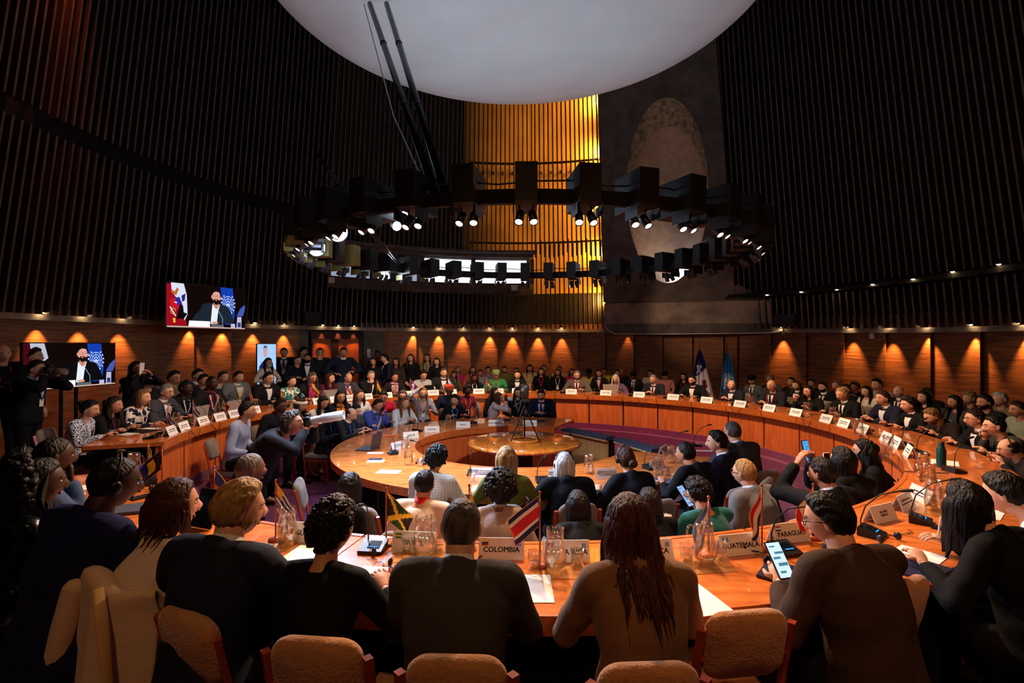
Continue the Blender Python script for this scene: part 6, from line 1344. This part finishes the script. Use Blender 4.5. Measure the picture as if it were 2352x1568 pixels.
for a, rr in ((215, .24), (330, .24), (90, .2)):
    f_ = V(rr*math.cos(math.radians(a)), rr*math.sin(math.radians(a)), .01); mb = MB(); mb.tube([f_, V(0, 0, .50)], [.009, .013], 8); mb.tube([f_.lerp(V(0, 0, .5), .45), V(0, 0, .22)], .005, 6); obj('leg', mb, M_blackm, t)
mb = MB(); mb.tube([(0, 0, .05), (0, 0, .56)], .012, 8); obj('centre_column', mb, M_blackm, t); mb = MB(); mb.box((0, 0, .585), (.09, .09, .05)); mb.tube([(0, 0, .58), (-.16, -.10, .50)], .007, 6); obj('pan_head', mb, M_plast, t)
t = empty('video_camera', tc_+V(0, 0, .61)); tag(t, 'tall black video camera mounted on the tripod over the round table', 'video camera')
mb = MB(); mb.rbox((0, 0, .1), (.12, .13, .2), .03, n=4); obj('housing', mb, M_plast, t, True); mb = MB(); mb.lathe([(.04, 0), (.045, .05), (.03, .05)], (.0, .06, .14), 16, R=rmat(V(0, 1, 0))); obj('lens', mb, M_blackm, t, True); mb = MB(); mb.box((-.03, -.07, .13), (.04, .012, .05)); obj('label_panel', mb, M_steel, t); mb = MB(); mb.tube([(-.06, 0, .1), (-.1, -.03, -.1), (-.09, 0, -.4), (-.05, .02, -.6)], .005, 6); obj('cable', mb, M_blackm, t, True)
# ================================================================= screens
def star(cx, cy, r, n=5, r2=.4): return [(cx+(r if i % 2 == 0 else r*r2)*math.sin(pi*i/n), cy+(r if i % 2 == 0 else r*r2)*math.cos(pi*i/n)) for i in range(2*n)]
def screen_picture(root, W_, H_, shapes, y0=-.022, k=1.0):
    for i, (nm, c_, e, pts) in enumerate(shapes):
        mb = MB(); y = y0-.0006*i
        P = pts if isinstance(pts[0][0], (tuple, list)) else [pts]
        for q in P: mb.poly([((u-.5)*W_, y, (v-.5)*H_) for u, v in q])
        obj(nm, mb, emis(c_, e*k), root)
def ellp2(cx, cy, rx, ry, n=24, a0=0, a1=360): return [(cx+rx*math.cos(math.radians(a0+(a1-a0)*i/n)), cy+ry*math.sin(math.radians(a0+(a1-a0)*i/n))) for i in range(n)]
def arcband(cx, cy, rx, ry, t, a0, a1, n=18):
    o = [(cx+rx*math.cos(math.radians(a0+(a1-a0)*i/n)), cy+ry*math.sin(math.radians(a0+(a1-a0)*i/n))) for i in range(n+1)]; k = 1-t
    return o+[(cx+rx*k*math.cos(math.radians(a0+(a1-a0)*i/n)), cy+ry*k*math.sin(math.radians(a0+(a1-a0)*i/n))) for i in range(n, -1, -1)]
def globe(cx, cy, r, ry):
    L = []
    for k in (1, .72, .44): L.append(arcband(cx, cy, r*k, ry*k, .07/k, 0, 360, 30))
    for a in range(0, 180, 45):
        c_, s_ = math.cos(math.radians(a)), math.sin(math.radians(a)); L.append([(cx-r*c_-.002*s_, cy-ry*s_+.004*c_), (cx+r*c_-.002*s_, cy+ry*s_+.004*c_), (cx+r*c_+.002*s_, cy+ry*s_-.004*c_), (cx-r*c_+.002*s_, cy-ry*s_-.004*c_)])
    L.append(star(cx, cy-ry*.1, r*.42, 7, .7))
    for s in (-1, 1):
        for i in range(7):
            a = math.radians(-80+i*22); x = cx+s*r*1.22*math.cos(a); y = cy+ry*1.22*math.sin(a); L.append([(x-.008, y), (x+.002*s, y-.028), (x+.012, y), (x, y+.03)])
    return L
def speaker_picture(t, W_, H_, left_flag=True, k=1.0):
    sh = [('backdrop', (24, 12, 10), .6, [(0, 0), (1, 0), (1, 1), (0, 1)])]
    sh += [('red_cloth', (150, 14, 30), 1, [[(0, .04), (.24, .04), (.2, .4), (.06, .97), (0, .97)]]), ('white_cloth', (212, 216, 236), 1, [[(.05, 1), (.20, 1), (.235, .75), (.245, .30), (.21, .16), (.16, .55), (.06, .8)]]),
           ('crest_shield', (190, 20, 40), 1, [[(.03, .6), (.08, .66), (.17, .60), (.19, .47), (.12, .40), (.05, .45)]]), ('crest_blue', (40, 40, 150), 1, [[(.09, .66), (.15, .69), (.18, .52), (.13, .5)]]), ('crest_star', (230, 226, 236), 1, [star(.105, .56, .026)]),
           ('crest_black', (12, 10, 14), 1, [[(.15, .52), (.19, .5), (.20, .34), (.245, .32), (.20, .2), (.11, .18), (.13, .36)]]), ('crest_gold', (226, 190, 50), 1, [arcband(.075, .36, .03, .07, .2, 0, 300), [(.07, .2), (.10, .2), (.10, .10), (.08, .10)]]), ('crest_beast', (190, 96, 40), 1, [[(.05, .78), (.11, .72), (.14, .86), (.12, .9), (.09, .8), (.06, .84)]]), ('crest_sword', (214, 214, 226), 1, [[(.03, .45), (.10, .24), (.11, .26), (.045, .46)]]), ('cloth_patch', (30, 36, 110), 1, [[(.17, .72), (.22, .78), (.21, .62), (.18, .58)]])] if left_flag else [('red_cloth', (80, 10, 24), .7, [(0, .3), (.05, .3), (.07, 1), (0, 1)]), ('white_cloth', (190, 194, 214), .9, [(.06, 1), (.2, 1), (.24, .68), (.2, .62), (.08, .7)])]
    sh += [('blue_banner', (20, 60, 170), 1, [(.66, 1), (.83, 1), (.86, .4), (.84, .1), (.72, .1)]), ('banner_emblem', (190, 214, 250), 1, globe(.765, .60, .075, .20))]
    if left_flag or True:
        sh += [('jacket', (28, 36, 46) if left_flag else (12, 12, 14), 1, [(.28, .12), (.33, .30), (.40, .42), (.42, .55), (.50, .60), (.64, .60), (.76, .54), (.80, .42), (.86, .12)]), ('shirt', (226, 232, 240), 1, [(.53, .10), (.555, .58), (.60, .50), (.655, .58), (.63, .40), (.61, .10)]), ('neck', (196, 130, 110), 1, [(.565, .62), (.64, .62), (.635, .50), (.60, .46), (.575, .52)]),
               ('face', (222, 160, 146), 1, ellp2(.605, .76, .055, .15)), ('ear', (214, 140, 126), 1, [ellp2(.665, .73, .012, .04), ellp2(.548, .75, .010, .04)]), ('beard', (24, 14, 14), 1, [(.55, .70), (.565, .62), (.60, .56), (.64, .60), (.662, .70), (.64, .67), (.63, .70), (.58, .705), (.567, .67)]), ('mouth', (200, 110, 110), 1, ellp2(.602, .675, .017, .014)),
               ('hair', (16, 12, 14), 1, [(.553, .80), (.558, .90), (.58, .95), (.63, .95), (.66, .90), (.668, .76), (.655, .80), (.645, .87), (.60, .885), (.57, .86)]), ('glasses', (60, 30, 34), 1, [arcband(.583, .775, .021, .03, .18, 0, 360), arcband(.628, .772, .021, .03, .18, 0, 360), [(.648, .775), (.665, .77), (.665, .76), (.648, .765)]]), ('nose', (206, 136, 122), 1, [(.60, .77), (.592, .72), (.61, .72)]),
               ('hand', (214, 150, 130), 1, ellp2(.585, .13, .045, .03)), ('card', (232, 240, 250), 1.1, [(.25, .02), (.52, .02), (.52, .16), (.26, .16)]), ('microphone_base', (90, 98, 100), 1, [(.53, .01), (.71, .01), (.70, .09), (.54, .09)]), ('microphone_neck', (120, 170, 220), 1, [(.685, .09), (.69, .09), (.69, .24), (.62, .47), (.615, .46), (.683, .235)]),
               ('glass', (190, 190, 226), .9, [[(.80, .02), (.86, .02), (.86, .12), (.80, .12)], [(.88, .02), (.95, .02), (.95, .30), (.89, .30)]]), ('glass_dark', (40, 60, 120), 1, [[(.895, .04), (.94, .04), (.94, .16), (.895, .16)]]), ('blue_sleeve', (70, 90, 180), .9, [(.88, .32), (.97, .32), (1, .5), (1, .62), (.93, .5)]), ('desk_line', (220, 180, 170), .9, [(0, 0), (1, 0), (1, .025), (0, .03)])]
    screen_picture(t, W_, H_, sh, k=k)
def tv(pL, pR, z0, z1, lb, pic, stand=False):
    c = (pL+pR)/2; d = pR-pL; rz = math.atan2(d.y, d.x); W_ = V(d.x, d.y, 0).length; H_ = z1-z0; t = empty('screen', V(c.x, c.y, (z0+z1)/2), rz); tag(t, lb, 'screen')
    mb = MB(); mb.rbox((0, 0, 0), (W_+.03, .04, H_+.03), .01); obj('housing', mb, M_plast, t)
    mb = MB(); 
    for x, z, w, h in ((0, H_/2+.008, W_+.03, .008), (0, -H_/2-.01, W_+.03, .012), (-W_/2-.01, 0, .008, H_+.03), (W_/2+.01, 0, .008, H_+.03)): mb.box((x, -.022, z), (w, .006, h))
    obj('bezel', mb, mat('bezel', (120, 116, 120), .4, metal=.5) if not stand else M_plast, t)
    if stand:
        zf = -(z0+z1)/2
        mb = MB(); 
        for s in (-.12, .12): mb.tube([(s, .05, -H_/2+.2), (s, .06, zf+.03)], .025, 6)
        mb.box((0, .05, zf+.015), (W_*.7, .5, .03)); obj('stand', mb, M_black, t)
    else: mb = MB(); mb.box((0, .1, 0), (.3, .18, .3)); obj('wall_bracket', mb, M_black, t)
    pic(t, W_, H_); return t
p0, p1 = on_ring(381, 7.7), on_ring(560, 7.7); zc = lambda py, p: HC+(YH-py)*p.y/FOC
tv(p0, p1, zc(751, p0)*.5+zc(755, p1)*.5, zc(650, p0)*.5+zc(663, p1)*.5, 'wall mounted screen above the seats showing a bearded speaker', lambda t, w, h: speaker_picture(t, w, h, True, .55))
p0, p1 = on_ring(50, 7.0), on_ring(260, 7.0)
tv(p0, p1, (zc(888, p0)+zc(889, p1))/2, (zc(787, p0)+zc(790, p1))/2, 'large screen on a floor stand at the left showing the bearded speaker', lambda t, w, h: speaker_picture(t, w, h, False, .55), True)
def vert_pic(t, w, h): screen_picture(t, w, h, [('backdrop', (150, 186, 240), 1.1, [(0, 0), (1, 0), (1, 1), (0, 1)]), ('dark_suit', (20, 40, 90), .8, [(.1, 0), (.1, .45), (.3, .58), (.62, .58), (.9, .4), (.9, 0)]), ('portrait_face', (196, 150, 140), 1, ellp2(.42, .80, .11, .13)), ('portrait_hair', (90, 96, 110), 1, [(.31, .84), (.33, .95), (.42, .975), (.51, .95), (.53, .84), (.5, .9), (.34, .9)])], k=.6)
p0, p1 = on_ring(590, 7.6), on_ring(633, 7.6)
tv(p0, p1, zc(884, p0), zc(790, p0), 'upright pale blue screen behind the masked woman', vert_pic, True)
# wall things
def wall_box(px0, px1, py0, py1, r, lb, m, name, cat, dep=.25, extra=None):
    a, b = on_ring(px0, r), on_ring(px1, r); c = (a+b)/2; d = b-a; t = empty(name, V(c.x, c.y, 0), math.atan2(d.y, d.x)); z0, z1 = zc(py1, c), zc(py0, c); t.location.z = z0; tag(t, lb, cat)
    mb = MB(); mb.rbox((0, dep/2, (z1-z0)/2), (V(d.x, d.y, 0).length, dep, z1-z0), .02); obj('cabinet', mb, m, t)
    if extra: extra(t)
def dome(t): mb = MB(); mb.tube([(.0, .0, 0), (.0, 0, -.10)], .02, 8); mb.ell((0, 0, -.16), (.06, .06, .07), nu=14, nv=10); obj('dome_camera', mb, M_steel, t, True)
wall_box(1777, 1823, 722, 750, 7.98, 'black loudspeaker cabinet with a dome camera below it, right of the concrete beam', M_plast, 'loudspeaker', 'loudspeaker', .2, dome)
wall_box(700, 738, 716, 742, 7.98, 'black loudspeaker on the slats above the double door', M_plast, 'loudspeaker', 'loudspeaker', .2)
wall_box(1996, 2007, 765, 778, 8.46, 'small pale box on the right hand panelling', M_white, 'wall_box', 'box', .05)
wall_box(753, 769, 636, 650, 8.1, 'small white box below the left end of the control room window', M_white, 'wall_box', 'box', .05)
wall_box(1174, 1189, 654, 667, 8.1, 'small white box with a dot below the right end of the control room window', M_white, 'wall_box', 'box', .05)
# standing flags behind the speaker
def big_flag(px, r, ztop, zbot, lb, cs, fn, wid):
    p = on_ring(px, r); t = empty('standing_flag', V(p.x, p.y, 0), -.25); tag(t, lb, 'flag')
    mb = MB(); mb.tube([(0, 0, 0), (0, 0, ztop+.12)], .014, 8); mb.ell((0, 0, ztop+.15), (.02, .02, .05)); obj('pole', mb, M_pole, t, True); mb = MB(); mb.lathe([(.001, .06), (.14, .04), (.16, 0)], n=20); obj('base', mb, M_pole, t, True)
    N, Mv = 60, 60; rows = []
    for j in range(Mv+1):
        v = j/Mv; w = .03+wid*(v**.75); row = []
        for i in range(N+1): u = i/N; row.append(((u-.42)*w, -.05-.035*math.sin(u*22+v*1.5)*min(1, v*2)-.02*v, ztop-v*(ztop-zbot)-.05*math.sin(u*3)*v))
        rows.append(row)
    mb = MB()
    for side in (0, 1):
        o = len(mb.v); mb.v += [(x, y+(.003 if side else 0), z) for r_ in rows for (x, y, z) in r_]
        for j in range(Mv):
            for i in range(N): q = (o+j*(N+1)+i, o+j*(N+1)+i+1, o+(j+1)*(N+1)+i+1, o+(j+1)*(N+1)+i); mb.f.append(q[::-1] if not side else q); mb.m.append(fn((i+.5)/N, (j+.5)/Mv))
    obj('flag_cloth', mb, [mat('flag_'+hexc(c_), c_, .75) for c_ in cs], t, True)
def instar(u, v, cx, cy, r):
    dx, dy = u-cx, (v-cy); rr = math.hypot(dx, dy); a = math.atan2(dx, -dy) % (2*pi/5); a = min(a, 2*pi/5-a); return rr < r*(1-.62*math.sin(a/(pi/5)*pi/2))
def chile(u, v):
    if instar(u, v*1.9, .38, .60, .26): return 1
    if v < .40-.20*(u-.5): return 0
    if u < .16: return 2
    if .52 < v < .66 and .55 < u < .8: return 3 if (int(u*30)+int(v*40)) % 2 else 2
    return 1 if v < .86 else 2
def un(u, v):
    x, y = (u-.45)/.40, (v-.50)/.17; r_ = math.hypot(x, y)
    if r_ < .62: return 1 if (abs(r_-.58) < .06 or abs(r_-.32) < .05 or abs(x) < .04 or abs(y) < .05 or abs(abs(x)-abs(y)) < .04 or (math.sin(9*x+2)*math.sin(8*y) > .45)) else 0
    if .72 < r_ < 1.0 and y > -.75: return 1 if int((math.atan2(y, x)+4)*6) % 2 else 0
    return 0
big_flag(1606, 7.0, zc(803, on_ring(1606, 7.0)), .35, 'tall draped flag in blue, white and red with a large white star', [(26, 32, 110), (222, 220, 226), (180, 20, 40), (60, 60, 70)], chile, .62)
big_flag(1670, 7.0, zc(808, on_ring(1670, 7.0)), .35, 'tall draped sky blue flag with a white wreath and globe emblem', [(20, 112, 178), (220, 228, 236)], un, .48)
run_fuse()
# ================================================================= camera, world, lamps
cam = bpy.data.cameras.new('camera'); co = bpy.data.objects.new('camera', cam); COL.objects.link(co); co.location = (0, 0, HC); co.rotation_euler = (pi/2, 0, 0)
cam.sensor_width = 36; cam.lens = 36*FOC/2352; cam.shift_y = 9/2352; cam.clip_start = .05; S.camera = co
W = bpy.data.worlds.new('World'); S.world = W; W.use_nodes = True; bg = W.node_tree.nodes['Background']; bg.inputs[0].default_value = (.5, .6, .9, 1); bg.inputs[1].default_value = .0
S.view_settings.view_transform = 'Standard'; S.view_settings.look = 'None'; S.view_settings.gamma = 1; S.view_settings.use_curve_mapping = False; S.view_settings.exposure = 1.0
S.cycles.use_denoising = True; S.cycles.max_bounces = 4; S.cycles.transparent_max_bounces = 24; S.cycles.use_adaptive_sampling = True; S.cycles.adaptive_threshold = .04; S.cycles.sample_clamp_indirect = 4
def lamp(name, kind, loc, col, W_, to=None, size=.1, cone=60, blend=.5):
    l = bpy.data.lights.new(name, kind); l.energy = W_; l.color = lin(col)
    if kind == 'AREA': l.size = size
    else: l.shadow_soft_size = size
    if kind == 'SPOT': l.spot_size = math.radians(cone); l.spot_blend = blend
    o = bpy.data.objects.new(name, l); COL.objects.link(o); o.location = loc
    if to is not None: o.rotation_euler = (Vector(to)-Vector(loc)).to_track_quat('-Z', 'Y').to_euler()
    return o
# ledge downlights washing the panelling
M_dl = emis((255, 222, 170), 25)
def downlight(p, label, e, W_=10, cone=75, fixture=True, grp=None):
    b = empty('downlight', p); tag(b, label, 'downlight', grp)
    mb = MB(); mb.lathe([(.001, .07), (.03, .07), (.04, 0), (.036, 0)], (0, 0, 0), 12); mb.box((0, 0, .075), (.12, .03, .012)); obj('lamp_shade', mb, M_plast, b, True)
    mb = MB(); mb.ell((0, 0, .006), (.03, .03, .02), nu=12, nv=6); obj('bulb', mb, M_dl, b, True)
    q = p+V(0, 0, -.15)+e*.02; lamp('downlight_lamp', 'SPOT', q if fixture else p+V(0, 0, -.03), (255, 176, 102), W_, q+V(0, 0, -1)+e*.20, .02, cone, .9)
dls = [97, 193, 284, 440, 515, 585, 655, 741, 778, 814, 950, 1008, 1063, 1125, 1177, 1235, 1289, 1440, 1792, 1950, 2038, 2125, 2230, 2345]
for i, px in enumerate(dls):
    p = on_ring(px, 8.36); a = ang_of(p); p.z = ledge_z(a)+.13; e = V(math.cos(math.radians(a)), math.sin(math.radians(a)), 0)
    w = 'left wall beside the screens' if px < 660 else 'above the double door' if px < 830 else 'back wall under the slats' if px < 1500 else 'right wall'
    if w == 'left wall beside the screens': g = .8
    downlight(p, 'small warm downlight under the ledge, '+w, e, {1440: 10, 741: 22, 778: 22, 814: 22}.get(px, 58), 56, grp='ledge downlights, '+w)
for i, (px, py) in enumerate([(1762, 677), (1840, 670), (1922, 665), (2004, 653), (2097, 641), (2188, 624), (2294, 607)]):
    p = on_ring(px, 8.0); p.z = HC+(YH-py)*p.y/FOC; a = ang_of(p); e = V(math.cos(math.radians(a)), math.sin(math.radians(a)), 0)
    downlight(p, 'small warm downlight in the row along the dark right gallery', -e, 4, 60, False, grp='gallery downlights')
# ring spots
for i, (p, e) in enumerate(LIGHTS):
    lamp('ring_and_fill_spot', 'SPOT', p, (255, 208, 166), 70 if p.x < -2.3 else 165 if p.y < 5.5 else 125, p+e*.75*2+V(0, 0, -2), .05, 75, .8)
for i, (p, d) in enumerate(FL):
    lamp('flood', 'SPOT', p, (205, 222, 255), 480 if i < 3 else 120, V(-.5, 4.8, .2), .08, 95, .9)
    if i < 3: lamp('flood_spill', 'POINT', p, (196, 216, 255), 14, None, .1)
# uplights that wash the disc
for a in (30, 120, 200, 290): lamp('disc_uplight', 'AREA', rp(2.5, a, .3), (170, 212, 230), 12, pol(1.2, a, 7), .3)
# warm house lamps above the near side
lamp('house_spot', 'SPOT', (-.6, -.7, 5.6), (255, 190, 130), 100, (.5, 2.2, .7), .15, 75, .9)
lamp('house_spot', 'SPOT', (2.2, -.2, 5.4), (255, 170, 105), 90, (2.4, 3.4, .7), .15, 70, .9)
# golden strip beside the pier, between slats and backing
for z in (3.2, 4.6, 6, 7.4, 8.8):
    p = pol(wr(z)+.3, A_P0-.3, z); q = pol(wr(z)+.42, A_P0+6, z)
    lamp('cove_light', 'AREA', p, (255, 184, 84), 44, q, .28)
# daylight shaft in the oculus
lamp('oculus_light', 'SPOT', toward(None, 1572, 634, .3), (255, 220, 190), 26, toward(None, 1480, 560, .75), .15, 85, 1)
lamp('ring_and_fill_spot', 'SPOT', rp(2.95, 72, -.2), (255, 214, 180), 260, hit(1600, 720), .05, 34, .8)  # added fill at ring height to brighten the beam, not one of the lamps

# warm lamp raking down the slats, high on the left wall
q = pol(wr(9.4)-.22, ang_of(on_ring(150, 7.2)), 9.3); lamp('slat_lamp', 'SPOT', q, (255, 120, 50), 260, pol(wr(7)+.12, ang_of(q), 6.9), .06, 40, 1)

lamp('ring_and_fill_spot', 'SPOT', rp(2.9, 238, -.3), (255, 232, 206), 110, (1.7, 7.2, 0), .05, 44, .8)  # added inward fill for the low partitions and the round table
lamp('ring_and_fill_spot', 'SPOT', rp(2.9, 285, -.3), (250, 236, 226), 190, (-1.6, 9.3, .7), .05, 56, .9)  # added inward fill for the faces left of centre
lamp('ring_and_fill_spot', 'SPOT', rp(2.9, 320, -.3), (250, 236, 226), 150, (-2.6, 6.6, .6), .05, 56, .9)  # second added fill, for the guests on the left between the desks
